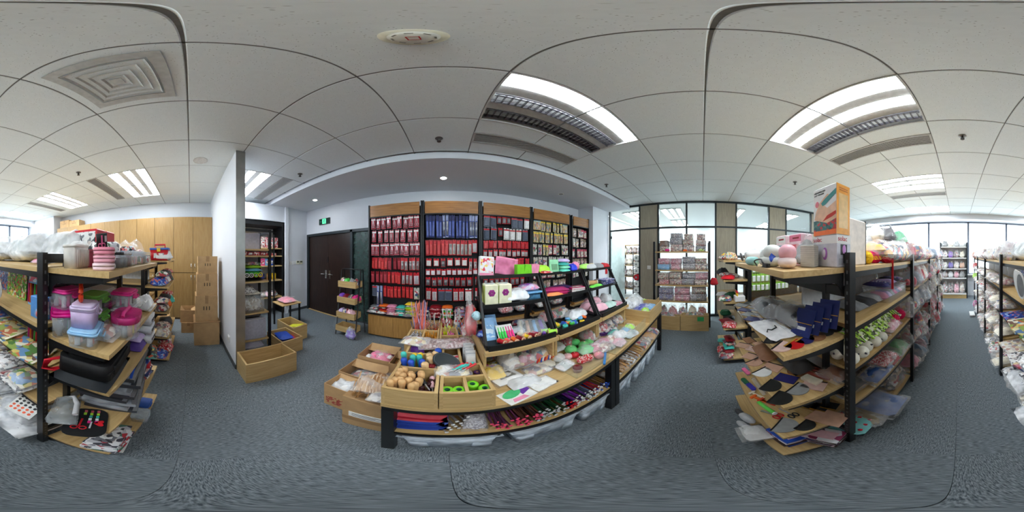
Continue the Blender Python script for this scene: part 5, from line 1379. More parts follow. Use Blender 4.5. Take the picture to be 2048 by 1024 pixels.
build('body_picture', face_n([(-.068, .08), (.02, .055), (.073, .07), (.073, .15), (.02, .125), (-.01, .15), (.03, .19), (.02, .195), (-.03, .16), (-.055, .12)], .0449), mat((232, 190, 160), .5), b2)
build('teal_picture', face_n([(-.02, .155), (.0, .17), (.073, .21), (.073, .185), (.01, .145), (-.01, .14)], .0452), mat((80, 150, 146), .5), b2)
build('red_picture', face_n([(-.01, .065), (.05, .08), (.073, .09), (.073, .105), (.02, .09)], .0454), mat((206, 70, 60), .5), b2)
build('round_picture', MB().ell(.013, .001, .016, (.048, .0448, .155), 14, 8), mat((226, 130, 140), .5), b2)
text(b2, 'MENOPAUSIA', .0125, (.030, .0450, .216), (PI / 2, 0, PI), BLACK); text(b2, 'LOT TENAER', .0115, (.034, .0450, .203), (PI / 2, 0, PI), BLACK)
gb = tag(empty('ribbed_block', (.575, -.445, 1.43)), 'grey ribbed plastic block beside the epilator box', 'block'); gb.rotation_euler = (0, 0, .5)
build('core', bb(.064, .05, .098), mat((176, 176, 166), .6), gb)
for q in range(11): build('rib', BM(-.033, .033, -.026, .026, .006 + q * .0082, .0105 + q * .0082), mat((196, 196, 186), .6), gb)
wb = tag(empty('white_board_box', (.56, -.72, 1.43)), 'tall white box with a black edge behind the stacked boxes', 'box')
build('carton', bb(.10, .16, .25), mat((236, 226, 216), .5), wb); build('black_edge', BM(-.0515, .0515, -.081, -.0765, 0, .253), BLACK, wb)
# -- massagers, dryers, bottles on the top end shelf
def massager(loc, rz, m, lb, s=1.0, tip=None):
    o = tag(empty('massager', loc, rz), lb, 'massager')
    build('lower_lobe', MB().ell(.062 * s, .036 * s, .032 * s, (0, 0, .032 * s), 18, 12, 0, None, .85), m, o)
    build('upper_lobe', MB().ell(.04 * s, .034 * s, .042 * s, (-.012 * s, .0, .080 * s), 18, 12, 0, None, .9), tip or m, o)
    build('neck', MB().ell(.03 * s, .028 * s, .05 * s, (.025 * s, 0, .055 * s), 14, 10), m, o)
    build('button', MB().cyl(.006, .0635 * s, .066 * s, 10, 0, Matrix.Translation((.02 * s, 0, 0))), LGREY, o)
    o.scale = (1.3, 1.15, .84)
    return o
PW = mat((246, 222, 222), .4); PK = mat((240, 180, 190), .4)
massager((.585, -.335, 1.43), -.4, mat((248, 226, 222), .4), 'pink and white lobed massager at the end shelf corner', .95, PK)
massager((.70, -.31, 1.43), .2, mat((236, 240, 234), .4), 'white lobed massager with blue strap', 1.0)
soft((.655, -.30, 1.45), .035, .03, .045, BLUE, 'bright blue strap on the white massager', 'strap')
cab = tag(build('power_cable', MB().tube([(.72 + .06 * math.cos(a), -.262 + .006 * math.sin(3 * a), 1.445 + .02 * math.sin(a)) for a in [q * PI / 10 for q in range(20)]], .0035, 6, 0, True), mat((40, 38, 40), .5)), 'coiled dark power cable in front of the white massager', 'cable')
build('plug', MB().box(.62, .66, -.275, -.255, 1.432, 1.448).cyl(.003, 0, .012, 6, 0, rot3(0, -PI / 2, 0, (.62, -.265, 1.44))), BLACK, cab)
def bottle(loc, m, lb, L_=.11, r=.022, rz=0):
    o = build('bottle', MB().lathe([(.0001, 0), (r * .9, 0), (r, .006), (r, L_ * .72), (r * .7, L_ * .85), (.0001, L_ * .86)], 14, 0, rot3(0, PI / 2, 0, (0, 0, r))), m, None, loc, (0, 0, rz))
    build('cap', MB().cyl(r * .45, L_ * .84, L_, 10, 0, rot3(0, PI / 2, 0, (0, 0, r))), WHITE, o)
    return tag(o, lb, 'bottle')
bottle((.80, -.275, 1.43), mat((170, 226, 222), .35), 'pale aqua bottle lying on the end shelf', .12, .023, .15)
bottle((.87, -.36, 1.43), mat((206, 200, 236), .35), 'lavender bottle lying behind the aqua one', .12, .022, -.1)
hd = tag(empty('hair_dryer', (1.02, -.31, 1.43)), 'white hair dryer with round grey grille on the end shelf', 'hair dryer')
build('barrel', MB().lathe([(.0001, -.03), (.032, -.03), (.036, 0), (.030, .05), (.026, .06)], 16, 0, rot3(PI / 2 - .3, 0, 0, (0, .0, .05))), WHITE, hd)
build('grille', MB().lathe([(.0001, .0), (.026, 0), (.029, .006), (.012, .012), (.0001, .013)], 16, 0, rot3(-PI / 2 - .3, 0, 0, (0, .055, .045))), mat((110, 108, 108), .4), hd)
build('handle', MB().tube([(.0, .0, .03), (-.03, .02, .012), (-.05, .03, .010)], .010, 8), mat((40, 40, 42), .5), hd)
for q, (x, y, m, lb) in enumerate(((.83, -.47, mat((246, 226, 232), .45), 'pink-edged white appliance box with blue picture'), (.71, -.49, mat((240, 206, 216), .45), 'pink appliance box with red picture'))):
    o = tag(empty('appliance_box', (x, y, 1.43), .05), lb, 'box')
    build('carton', bb(.10, .075, .165), m, o); build('picture', BM(-.036, .036, .0372, .0385, .01, .11), mat((150, 180, 196), .4) if q == 0 else mat((200, 70, 80), .4), o)
    build('top_band', BM(-.05, .05, .0372, .0385, .125, .158), mat((226, 120, 150), .4) if q else WHITE, o)
    build('side_panel', BM(-.0512, -.0498, -.028, .028, .02, .12), mat((226, 216, 206), .5), o)
    build('printed_line', BM(-.035, .02, .0384, .0390, .138, .147), DRED, o)
bag((.63, -.48, 1.43), .12, .1, .12, mat((90, 92, 90), .6), 'dark grey bagged appliance beside the pink boxes')
# -- leather patches
def mk_patch(key, m, w=.07, d=.045, kind='D', edge=None):
    def f():
        if kind == 'D': poly = [(-w / 2, -d / 2)] + [(w / 2 * math.cos(a), -d / 2 + d * math.sin(a) ** .8) for a in [PI * q / 10 for q in range(11)]][::1]
        else: poly = [(-w / 2, -d / 2), (w / 2, -d / 2), (w / 2, d / 2), (-w / 2, d / 2)]
        if kind == 'D': poly = [(w / 2 * math.cos(a), -d / 2 + d * max(0, math.sin(a)) ** .7) for a in [PI * q / 12 for q in range(13)]]
        o = build('leather_patch', MB().prism(poly, 0, .005), m)
        build('stitched_edge', BM(-w / 2 + .002, w / 2 - .002, -d / 2 - .0035, -d / 2 + .0035, .0005, .0065), edge or BLACK, o)
        return o
    return tpl('patch_' + key, f)
TANM = mat((206, 164, 140), .55); NUDE = mat((222, 190, 180), .5); BRNM = mat((140, 96, 66), .55); GRYM = mat((146, 148, 148), .5); CHAR = mat((40, 42, 42), .4)
PAT = {'black': (CHAR, 'black'), 'nude': (NUDE, 'pale pink'), 'red': (mat((206, 26, 30), .4), 'bright red'), 'navy': (mat((40, 40, 96), .4), 'navy'), 'brown': (BRNM, 'brown'), 'tan': (TANM, 'tan'), 'white': (WHITE, 'white'), 'grey': (GRYM, 'grey')}
def patch(c, px, py, z, rz, w=.08, d=.05, kind='D', sh=''):
    m, nm = PAT[c]
    edge = GOLD if c in ('red', 'navy') else BLACK
    place(mk_patch('%s%s%.2f' % (c, kind, w), m, w, d, kind, edge), at(px, py, z + .001), rz, '%s leather %s on the %s right end shelf' % (nm, 'flap' if kind == 'D' else 'square', sh), 'leather patch')
for a in (('black', 1548, 679, .9), ('nude', 1568, 695, .6), ('red', 1593, 690, .45), ('navy', 1614, 681, .4), ('black', 1575, 670, .2), ('brown', 1638, 675, .4), ('black', 1655, 666, .35), ('black', 1674, 658, .3)): patch(a[0], a[1], a[2], 1.114, a[3] + PI / 2, .085, .055, 'D', 'second')
for a in (('grey', 1483, 611, .8), ('black', 1500, 608, .9), ('grey', 1506, 618, .7), ('navy', 1491, 620, .8), ('grey', 1500, 630, .6), ('navy', 1508, 639, .7), ('black', 1520, 612, .4)): patch(a[0], a[1], a[2], 1.114, a[3], .09, .07, 'S', 'second')
for a in (('tan', 1487, 692, .9, 'S'), ('brown', 1498, 681, .2, 'S'), ('nude', 1508, 699, .7, 'S'), ('tan', 1503, 714, .7, 'S'), ('tan', 1512, 726, 2.0, 'D'), ('white', 1528, 746, 2.0, 'D'), ('tan', 1545, 735, .6, 'S'), ('black', 1546, 773, 2.2, 'D'), ('black', 1565, 798, 2.2, 'D'), ('navy', 1573, 757, .6, 'S'), ('grey', 1600, 780, 2.0, 'D'), ('nude', 1628, 771, .5, 'S'), ('brown', 1590, 745, .3, 'D'), ('tan', 1530, 715, .4, 'S'), ('tan', 1520, 690, .1, 'S'), ('tan', 1660, 752, .4, 'S'), ('brown', 1680, 745, .4, 'S')):
    patch(a[0], a[1], a[2], .787, a[3], .10, .07, a[4], 'third')
# second shelf goods
for (x, y, w, d, h, m, lb) in ((.86, -.40, .24, .18, .10, mat((60, 64, 68), .35), 'crumpled dark plastic bag on the second right end shelf'), (.70, -.44, .24, .16, .11, mat((48, 50, 54), .35), 'dark bundle wrapped in film on the second right end shelf'), (1.02, -.42, .20, .14, .07, mat((80, 82, 86), .35), 'grey plastic-wrapped pack on the second right end shelf')):
    bag((x, y, 1.114), w, d, h, m, lb)
o = build('white_cloth', MB().pillow(.24, .13, .02, 5, 11, .5, 0, None, .5), mat((238, 238, 238), .8), None, (.68, -.305, 1.114), (0, 0, .15))
build('drawstring', MB().tube([(.0, -.02, .022), (-.03, -.01, .026), (-.035, .02, .022), (-.02, .03, .022), (-.04, .045, .02)], .003, 5), BLACK, o); tag(o, 'white drawstring cloth pouch spread on the second shelf', 'pouch')
for q in range(4):
    o = build('zip_card', bb(.095, .004, .13), mat((30, 44, 104), .4), None, (.555 - q * .020, -.375 - q * .032, 1.122 + q * .012), (-.5 + .06 * q, 0, PI + .35))
    build('gold_label', BM(-.02, .02, -.0035, -.0021, .03, .045), LGREY, o); build('fold_line', BM(-.045, .045, -.0035, -.0021, .06, .063), GOLD, o)
    tag(o, 'navy zip pouch card leaning on the second right end shelf', 'packet')
bx_ = carton('clasp_box', .56, .69, -.53, -.45, 1.114, 1.20, 'cream box with dark lettering behind the navy cards', mark=False, m=mat((206, 190, 170), .6))
build('printed_line', BM(-.03, .035, .0398, .0406, .058, .068), mat((110, 40, 40), .6), bx_); build('printed_line', BM(-.045, .045, .0398, .0406, .036, .048), mat((110, 40, 40), .6), bx_)
soft((.62, -.42, 1.114), .14, .08, .07, BLACK, 'black box-shaped pouch behind the navy cards', 'pouch')
# third shelf goods
o = tag(build('orange_tube', MB().rrect(.10, .028, 0, .026, .012), mat((240, 90, 40), .35), None, at(1592, 736, .787), (0, -.15, .6)), 'orange plastic handle on the third right end shelf', 'tool'); build('cap', MB().cyl(.012, .05, .062, 10, 0, rot3(0, PI / 2, 0, (0, 0, .013))), WHITE, o)
flat(at(1585, 722, .787), .16, .10, P_PAPER, 'white printed sheet on the third right end shelf', 'sheet', .3, .003)
for q, (px, py) in enumerate(((1625, 738), (1640, 744), (1632, 752))):
    o = build('leather_strap', MB().rrect(.15, .022, 0, .014, .008), mat((170, 84, 70), .5), None, at(px, py, .787), (0, 0, .35)); build('buckle', MB().tube([(.07, -.012, .008), (.085, -.012, .008), (.085, .012, .008), (.07, .012, .008)], .002, 5, 0, True), SILV, o); tag(o, 'reddish brown leather strap on the third right end shelf', 'strap')
flat(at(1623, 762, .787), .09, .045, CREAM, 'cream buckle card on the third right end shelf', 'card', .2, .02)
bag(at(1670, 752, .787), .15, .10, .05, mat((150, 104, 80), .6), 'clear bag of brown leather pieces at the post, third shelf')
soft((.93, -.40, .787), .20, .16, .06, BRNM, 'brown leather sheets folded on the third right end shelf', 'leather')
soft((.72, -.46, .787), .20, .12, .08, mat((60, 58, 58), .5), 'dark leather bag at the back of the third shelf', 'bag')
# fourth shelf goods
def brush(px, py, z, m, lb, w=.08, rz=.2):
    o = tag(empty('brush', at(px, py, z), rz), lb, 'brush')
    build('back', MB().rrect(w, .032, .018, .03, .012), m, o); build('bristles', BM(-w * .42, w * .42, -.012, .012, 0, .018), LGREY, o); return o
brush(1492, 746, .426, mat((246, 120, 170), .4), 'pink brush on the fourth right end shelf', .10); brush(1490, 766, .426, DGREEN, 'dark green brush on the fourth right end shelf', .08); brush(1502, 777, .426, mat((56, 50, 170), .4), 'violet-blue brush on the fourth right end shelf', .09)
for q, (px, py, m, nm) in enumerate(((1520, 800, ORG, 'orange'), (1536, 806, mat((230, 80, 50), .4), 'red-orange'), (1516, 792, CREAM, 'cream'))):
    o = build('razor', MB().rrect(.09, .012, 0, .012, .005), m, None, at(px, py, .426), (0, 0, .5)); build('head', BM(.04, .056, -.022, .022, 0, .014), m, o); tag(o, nm + ' razor on the fourth right end shelf', 'razor')
o = tag(build('green_tube', MB().cyl(.012, -.07, .07, 12, 0, rot3(0, PI / 2, 0, (0, 0, .012))), mat((110, 230, 90), .4), None, at(1532, 817, .45), (0, -.1, 3.3)), 'lime green tube lying across the fourth shelf edge', 'tube'); build('end_cap', MB().cyl(.013, .07, .078, 12, 0, rot3(0, PI / 2, 0, (0, 0, .012))), WHITE, o)
def scis(px, py, z, lb, rz, m=RED):
    o = tag(empty('scissors', at(px, py, z), rz), lb, 'scissors')
    build('blade', BM(0, .07, -.004, .003, .002, .005), SILV, o); build('blade', MB().box(0, .07, -.003, .004, .005, .008, 0, Matrix.Rotation(.12, 4, 'Z')), SILV, o)
    for s in (-1, 1): build('handle', MB().tube([(-.022 + .018 * math.cos(a), s * .013 + .010 * math.sin(a), .006) for a in [q * PI / 6 for q in range(12)]], .004, 6, 0, True), m, o)
scis(1548, 830, .43, 'red-handled scissors on the fourth right end shelf', .5); scis(1580, 828, .43, 'black-handled scissors on the fourth right end shelf', .2, BLACK)
place(mk_patch('greyD4', GRYM, .13, .085, 'D'), at(1575, 852, .428), 2.3, 'large grey leather flap on the fourth right end shelf', 'leather patch')
place(mk_patch('blackD4', CHAR, .10, .06, 'D'), at(1615, 852, .428), 2.0, 'black leather flap on the fourth right end shelf', 'leather patch')
flat(at(1655, 835, .43), .16, .12, TANM, 'large tan leather sheet on the fourth right end shelf', 'leather', .3, .006)
for px, py in ((1640, 815), (1660, 812), (1620, 812)): flat(at(px, py, .432), .08, .07, CHAR, 'dark square sample on the fourth right end shelf', 'sample', .4, .006, edge=GOLD)
bag((.95, -.42, .426), .22, .15, .08, mat((120, 110, 104), .5), 'greyish bag at the back of the fourth shelf')
# bottom shelf goods
for q, (px, py, m, nm) in enumerate(((1493, 838, LGREY, 'white and grey lint shaver'), (1500, 862, WHITE, 'white lint shaver'))):
    o = build('lint_shaver', MB().ell(.07, .03, .024, (0, 0, .024), 14, 8), m, None, at(px, py, .17 - q * .08), (0, -.1, .3)); build('grip', MB().ell(.05, .022, .02, (.07, 0, .02), 12, 8), DGREY if q == 0 else LGREY, o); tag(o, nm + ' on the bottom right end shelf', 'shaver')
bag(at(1510, 868, .09), .16, .12, .06, WHITE, 'clear film pack on the bottom right end shelf corner')
MAGC = prn('mag_cover', [(236, 230, 236), (150, 60, 96), (226, 200, 214), (236, 236, 240), (90, 60, 80)], 20)
for (x, y, n, lb, rz) in ((.60, -.345, 5, 'pink and white magazine stacked on the bottom right end shelf', .1), (.50, -.455, 6, 'white magazine stacked beside the post on the bottom shelf', .35), (.72, -.38, 3, 'magazine in the pile behind on the bottom shelf', 0)):
    for q in range(n): book((x + J(.006), y + J(.006), .082 + q * .017), .17, .12, .016, [MAGC, BLUE, mat((60, 40, 36), .4), MAGC][(q + n) % 4], lb, rz + J(.08), strip=LPINK if q == n - 1 else None)
# -- aisle side, first bay
def X(a): return a
yarn_ball((.535, -.846, 1.43), .042, mat((246, 200, 40), .9), 'yellow yarn ball on the rack top')
for q, (x, y, m, lb) in enumerate(((.56, -.98, mat((236, 30, 110), .9), 'hot pink yarn ball with yellow band on the rack top'), (.50, -1.06, mat((226, 26, 70), .9), 'crimson yarn ball on the rack top'))): yarn_ball((x, y, 1.43), .045, m, lb, YEL if q == 0 else None, (1.2, 1, .9))
for q in range(4): place(mk_spool('cone', .03, .09, mat((236, 160, 50), .8), mat((110, 110, 120), .5)), (.60 + .03 * (q % 2), -.80 - .05 * (q // 2), 1.43 + .0 + .09 * (q % 2)), J(1), 'orange yarn cone on the rack top', 'yarn')
for q in range(10):
    m = [mat((110, 110, 112), .9), mat((216, 208, 196), .9), mat((60, 62, 66), .9), mat((190, 150, 120), .9)][q % 4]; nm = ['grey', 'cream', 'charcoal', 'tan'][q % 4]
    o = build('yarn_skein', MB().ell(.085, .042, .04, (0, 0, .04), 14, 9), m, None, (.52 + .05 * (q % 2), -1.18 - .075 * (q // 2), 1.43 + .0 + .06 * (q % 2)), (0, .1, J(.3))); build('paper_band', MB().lathe([(.042, -.02), (.042, .02)], 14, 0, rot3(0, PI / 2, 0, (0, 0, .04))), WHITE, o); tag(o, nm + ' yarn skein with paper band on the rack top', 'yarn')
for q, (y, z, m, lb) in enumerate(((-1.15, 1.50, mat((246, 176, 70), .8), 'pack of orange yarn lying on the skeins'), (-1.35, 1.53, WHITE, 'pack of white yarn lying on the skeins'), (-1.05, 1.49, mat((246, 190, 100), .8), 'pack of apricot yarn lying on the skeins'), (-1.5, 1.53, P_WOOL, 'pack of mixed yarn lying on the skeins'))): bag((.64, y, z), .34, .16, .08, m, lb)
for q, (x, y, z, m, lb) in enumerate(((.72, -1.30, 1.60, CREAM, 'cream wool bundle on top of the pile'), (.66, -1.38, 1.60, mat((64, 62, 66), .9), 'charcoal wool bundle on top of the pile'), (.60, -1.55, 1.58, mat((120, 206, 160), .9), 'mint green wool bundle on the pile'), (.80, -1.28, 1.54, LGREY, 'pale wool bundle behind the pile'))): bag((x, y, z), .18, .16, .15, m, lb)
bag((.53, -1.22, 1.43), .22, .5, .16, P_WOOL, 'large loose clear bag around the grey skeins', film=CLEAR)
o = tag(build('red_strap', BM(-.008, .008, -.002, .002, -.20, .0), mat((206, 26, 40), .5), None, (.44, -1.03, 1.45)), 'red strap hanging from the rack top shelf', 'strap'); build('loop', MB().tube([(.008 * math.cos(a), 0, .006 + .008 * math.sin(a)) for a in [q * PI / 5 for q in range(10)]], .002, 5, 0, True), RED, o)
o = tag(empty('clear_case', (.56, -1.18, 1.15)), 'clear lidded case of purple and pink goods in the aisle', 'case')
build('tub', MB().rrect(.22, .36, 0, .09, .015), CLEARB, o); build('lid', MB().rrect(.23, .37, .09, .10, .015), CLEARB, o)
for q in range(6): build('pouch', MB().pillow(.16, .055, .06, q, 7, .1, 0, Matrix.Translation((0, -.14 + q * .055, .008))), [PINK, mat((90, 76, 150), .6), MAG, GREY, LAV, PINK][q], o)
for q in range(5): soft((.58, -1.05 - q * .07, 1.255 + .004 * q), .20, .07, .03, [mat((60, 56, 110), .7), P_BLUEDOT, LAV, mat((50, 50, 70), .7), P_BLUEDOT][q], ['indigo', 'dotted', 'lavender', 'dark', 'dotted blue'][q] + ' folded cloth on the clear case', 'cloth')
for q in range(3): soft((.62, -.78 - q * .12, 1.15), .22, .12, .05, [GREY, DGREY, LGREY][q], ['grey', 'charcoal', 'pale grey'][q] + ' folded bag on the upper aisle shelf', 'bag')
for q in range(7): soft((.70 + J(.02), -.66 - q * .035, .88 + .03 * (q % 3)), .20, .10, .032, [mat((40, 150, 80), .5), mat((60, 170, 90), .5), mat((200, 40, 60), .6), P_STRIPE][q % 4], ['green', 'light green', 'red', 'striped'][q % 4] + ' zip bundle on the middle aisle shelf', 'zip', .3, name='zip_bundle')
bag((.68, -.80, .98), .2, .26, .08, mat((56, 160, 84), .5), 'green zip bundle in film on the middle aisle shelf', rz=.3)
for q in range(9):
    o = flat((.575 + J(.01), -.72 - q * .072, .985 - .002 * q), .19, .10, P_GRN, 'lime and white packaged set on the aisle shelf', 'packet', .1, .025, name='craft_packet', rot=(J(.08), -.55, .12), edge=LIME)
for q in range(14):
    o = build('felt_ball', MB().ell(.04, .04, .038, (0, 0, .038), 16, 11), mat((230, 226, 210), .7), None, (.475 + .075 * (q % 3), -.62 - .075 * (q // 3) + .01 * (q % 3), .88), (J(.3), J(.3), J(3))); build('print', MB().ell(.012, .006, .006, (-.030, .018, .052), 8, 6), mat((60, 60, 70), .6), o); tag(o, 'white ball on the middle aisle shelf', 'ball')
for q in range(4): yarn_ball((.52 + .04 * (q % 2), -1.25 - .07 * q, .88), .05, [mat((226, 30, 90), .9), mat((190, 30, 50), .9)][q % 2], ['hot pink', 'dark red'][q % 2] + ' yarn ball on the middle aisle shelf', None)
bag((.52, -1.12, .88), .16, .2, .09, P_FLORP, 'clear bag of pinkish goods beside the white balls')
for (x, y, z, w, d, h, m, lb) in ((.55, -1.28, .54, .24, .26, .14, mat((120, 170, 130), .7), 'green cloth in a clear bag on the lower aisle shelf'), (.54, -1.02, .62, .22, .22, .08, P_CHECK, 'red checked cloth bag on the lower aisle shelf'), (.50, -.92, .54, .14, .26, .10, mat((50, 86, 150), .8), 'blue cylinder pouch on the lower aisle shelf'), (.50, -1.12, .54, .14, .16, .10, mat((190, 50, 60), .8), 'red rounded pouch on the lower aisle shelf'), (.52, -1.32, .54, .18, .22, .10, P_FLOR2, 'floral rounded pouch on the lower aisle shelf'), (.62, -.75, .54, .26, .30, .05, mat((36, 36, 38), .7), 'black mat on the lower aisle shelf'),
                            (.46, -.90, .16, .28, .26, .12, mat((96, 116, 160), .8), 'blue denim bag on the bottom aisle shelf'), (.50, -.80, .12, .26, .24, .06, mat((150, 136, 110), .8), 'tan cloth bag on the bottom aisle shelf'), (.60, -1.25, .12, .3, .34, .24, P_MIXD, 'dark cloth bag far on the bottom aisle shelf')): bag((x, y, z), w, d, h, m, lb)
o = soft((.50, -.64, .12), .22, .20, .06, mat((130, 200, 200), .7), 'teal bag with red dots on the bottom aisle shelf', 'bag', .2)
dm = MB()
for q in range(12): dm.ell(.013, .013, .004, (-.08 + .055 * (q % 4), -.06 + .06 * (q // 4), .058 - .004 * ((q % 4 - 1.5) ** 2)), 8, 6)
build('red_dots', dm, mat((190, 30, 50), .7), o)['kind'] = 'stuff'
# -- deeper bays of both racks: bagged yarn, packets
def fill(side, x0, x1, y0, y1, z, n, pal, w, h, lbl, hang=False):
    nm_ = 'yarn_bag' if pal is YPAL else 'craft_pack'
    for q in range(n):
        y = y0 + (y1 - y0) * (q + .5) / n + J(.02); m, nm = pal[RD.randrange(len(pal))]
        ww = w * RD.uniform(.85, 1.15)
        hh = h * RD.uniform(.7, 1.15)
        if RD.random() < .45: bag((side * RD.uniform(x0, x1), y, z), ww, abs(y1 - y0) / n * 1.15, hh, m, '%s bag, %s' % (nm, lbl), 'bag', J(.2), lumps=5, lm=[m, RD.choice(pal)[0]], name=nm_)
        else: bag((side * RD.uniform(x0, x1), y, z), ww, abs(y1 - y0) / n * 1.15, hh, m, '%s bag, %s' % (nm, lbl), 'bag', J(.25), name=nm_)
YPAL = [(P_YARN, 'mixed yarn'), (P_WOOL, 'pale wool'), (mat((206, 130, 150), .9), 'pink yarn'), (mat((190, 60, 76), .9), 'red yarn'), (mat((216, 206, 190), .9), 'cream yarn'), (mat((110, 130, 150), .9), 'blue-grey yarn'), (mat((150, 100, 120), .9), 'mauve yarn')]
SHN = {1.43: 'top shelf', 1.15: 'upper shelf', .88: 'middle shelf', .54: 'lower shelf', .12: 'bottom shelf'}
for b in range(1, 4):
    bn = ['', 'second', 'third', 'last'][b]
    for z in ZROW:
        fill(1, .47, .54, YR[b] - .06, YR[b + 1] + .06, z, 6, YPAL, .26, .22 if z < 1.2 else .17, '%s of the right rack, %s bay' % (SHN[z], bn))
for z in (1.43, .88, .54): fill(1, .50, .52, -1.40, -1.46, z, 1, YPAL, .22, .2, '%s of the right rack beside second post' % SHN[z])
PPAL = [(P_PALE, 'pale packet'), (P_PAPER, 'printed paper'), (P_MIX, 'mixed print'), (P_FLOR, 'floral'), (CREAM, 'cream'), (P_FLOR2, 'beige floral'), (P_PACK, 'white packet')]
for b in range(0, 4):
    bn = ['first', 'second', 'third', 'last'][b]
    for z in ZROW:
        if b == 0 and z > .5: continue
        fill(-1, .50, .56, YL[b] - .06, YL[b + 1] + .06, z, 6, PPAL, .26, .07 if z < 1.2 else .16, '%s of the left rack, %s bay' % (SHN[z], bn))
# green blister packs on the neighbouring rack's face
for r, z in enumerate((1.38, 1.27, 1.16, .88)):
    for q in range(9):
        o = mk_packet('greenpk', .05, .10, .012, mat((150, 206, 70), .45), mat((226, 230, 224), .4), GRN, None)
        place(o, (1.83 - .004 * (q % 2), -.60 - q * .055, z), (0, 0, -PI / 2 + J(.1)), 'green and white blister pack, %s row on the far rack face' % ORD[r], 'packet')
# -- far right rack end shelves
for z, its in ((1.43, ((P_PENC, .10, .10), (ORG, .06, .08), (P_MIX, .16, .06), (YEL, .06, .09))), (1.20, ((RED, .16, .05), (P_MIX, .18, .06), (P_PACK, .16, .05), (DGREY, .12, .10))), (.93, ((P_MIX, .16, .06), (DGREEN, .10, .08), (WHITE, .16, .04))), (.58, ((P_RED, .18, .05), (DRED, .2, .04), (BLACK, .16, .03), (DGREEN, .12, .08))), (.10, ((P_MIXD, .18, .08), (P_RED, .16, .08), (P_PACK, .2, .06), (TEAL, .10, .05)))):
    for q, (m, w, h) in enumerate(its):
        soft((1.93 + q * .15 + J(.02), -.33 + J(.06), z), w, .16, h, m, '%s goods on the far right rack end, shelf at %s' % (['mixed', 'bright', 'printed', 'dark'][q], {1.43: 'the top', 1.20: 'second level', .93: 'middle level', .58: 'fourth level', .10: 'the bottom'}[z]), 'packet', J(.4))
o = tag(empty('marker_box', (1.90, -.44, .93)), 'white box of yellow and red markers on the far rack end', 'box')
build('carton', bb(.10, .12, .07), WHITE, o)
for q in range(7): build('marker', MB().cyl(.007, .05, .125, 8, 0, Matrix.Translation((-.04 + q * .013, .03, 0))), YEL, o); build('cap', MB().cyl(.0075, .105, .128, 8, 0, Matrix.Translation((-.04 + q * .013, .03, 0))), RED, o)
for q in range(5): soft((1.95 + .02 * q, -.30 - .01 * q, .13 + .05 * q), .18, .12, .04, [P_RED, DRED, TEAL, P_MIXD, DRED][q], ['printed', 'wine', 'teal', 'dark', 'maroon'][q] + ' packet piled on the far rack bottom shelf', 'packet', J(.4))
# goods on the second rack rows
for side, YY, nm in ((1, YR, 'far right rack'), (-1, YL, 'far left rack')):
    for b in range(0, 4):
        for z in (1.43,):
            fill(side, 1.96, 2.1, YY[b] - .06, YY[b + 1] + .06, z, 3, YPAL if side > 0 else PPAL, .28, .2, '%s of the %s, bay %s' % (SHN[z], nm, ['one', 'two', 'three', 'four'][b]))
# -- white shelving at the aisle end
ws = tag(empty('white_shelving', (.16, -5.60, 0)), 'white shelving at the end of the aisle under the window', 'shelf unit')
for x in (-.46, .46): build('upright', BM(x - .02, x + .02, -.3, .04, 0, 1.95), FRAME if x > 0 else FRAME, ws)
for z in (1.80, 1.42, 1.05, .72): build('shelf', BM(-.44, .44, -.3, .02, z - .03, z), WHITE, ws)
build('plinth', BM(-.44, .44, -.3, .04, 0, .14), OAK, ws); build('plinth_top', BM(-.44, .44, -.3, .06, .14, .17), WHITE, ws)
build('back_panel', BM(-.44, .44, -.31, -.3, .17, 1.95), WHITE, ws)
for z, pal in ((1.80, (WHITE, LGREY, CREAM, GREY)), (1.42, (CREAM, P_MIXD, PUR, P_PALE)), (1.05, (TAN, P_PALE, mat((70, 50, 150), .5), P_PALE)), (.72, (GREY, P_FLORP, LGREY, P_MIXD)), (.17, (P_PALE, P_FLORP, P_MIXD, P_MIX))):
    for q, m in enumerate(pal): bag((-.14 + .20 * q, -5.72, z), .19, .2, .22 if z != .17 else .34, m, '%s item on the white aisle-end shelving, %s level' % (['first', 'second', 'third', 'fourth'][q], {1.80: 'top', 1.42: 'second', 1.05: 'third', .72: 'fourth', .17: 'floor'}[z]))
# hanging goods at the far rack ends
for q, (x, y, z, m, lb) in enumerate(((-.42, -4.20, 1.43, ORG, 'orange hanging bundle at the left rack end'), (-.44, -4.22, 1.15, RED, 'red hanging bundle at the left rack end'), (-.44, -4.22, .88, LIME, 'lime pouch at the left rack end'), (-.44, -4.22, .12, mat((170, 60, 130), .5), 'purple bundle low at the left rack end'), (.45, -4.2, 1.43, RED, 'red flower bundle on the right rack end'))): bag((x, y, z), .14, .14, .16, m, lb)
flat((-.33, -3.9, .02), .12, .3, WHITE, 'white tray on the floor by the left rack', 'tray', 0, .03, name='floor_tray')
# slipper-shaped sole card on the left rack
for q in range(4):
    o = build('sole_card', MB().prism([(.035 * math.cos(a), .09 * math.sin(a)) for a in [q2 * PI / 9 for q2 in range(18)]], 0, .006), WHITE, None, (-.405 + .012 * q, -1.06 + .05 * q, 1.30), (PI / 2 + .2, 0, PI / 2 + .35 + .08 * q)); build('pink_grid', MB().prism([(.024 * math.cos(a), .075 * math.sin(a)) for a in [q2 * PI / 9 for q2 in range(18)]], .006, .0075), mat((226, 60, 130), .5) if q == 0 else GREY, o); tag(o, ['white sole-shaped card with hot pink stripes on the left rack'][0] if q == 0 else 'white sole-shaped card with grey stripes on the left rack', 'card')
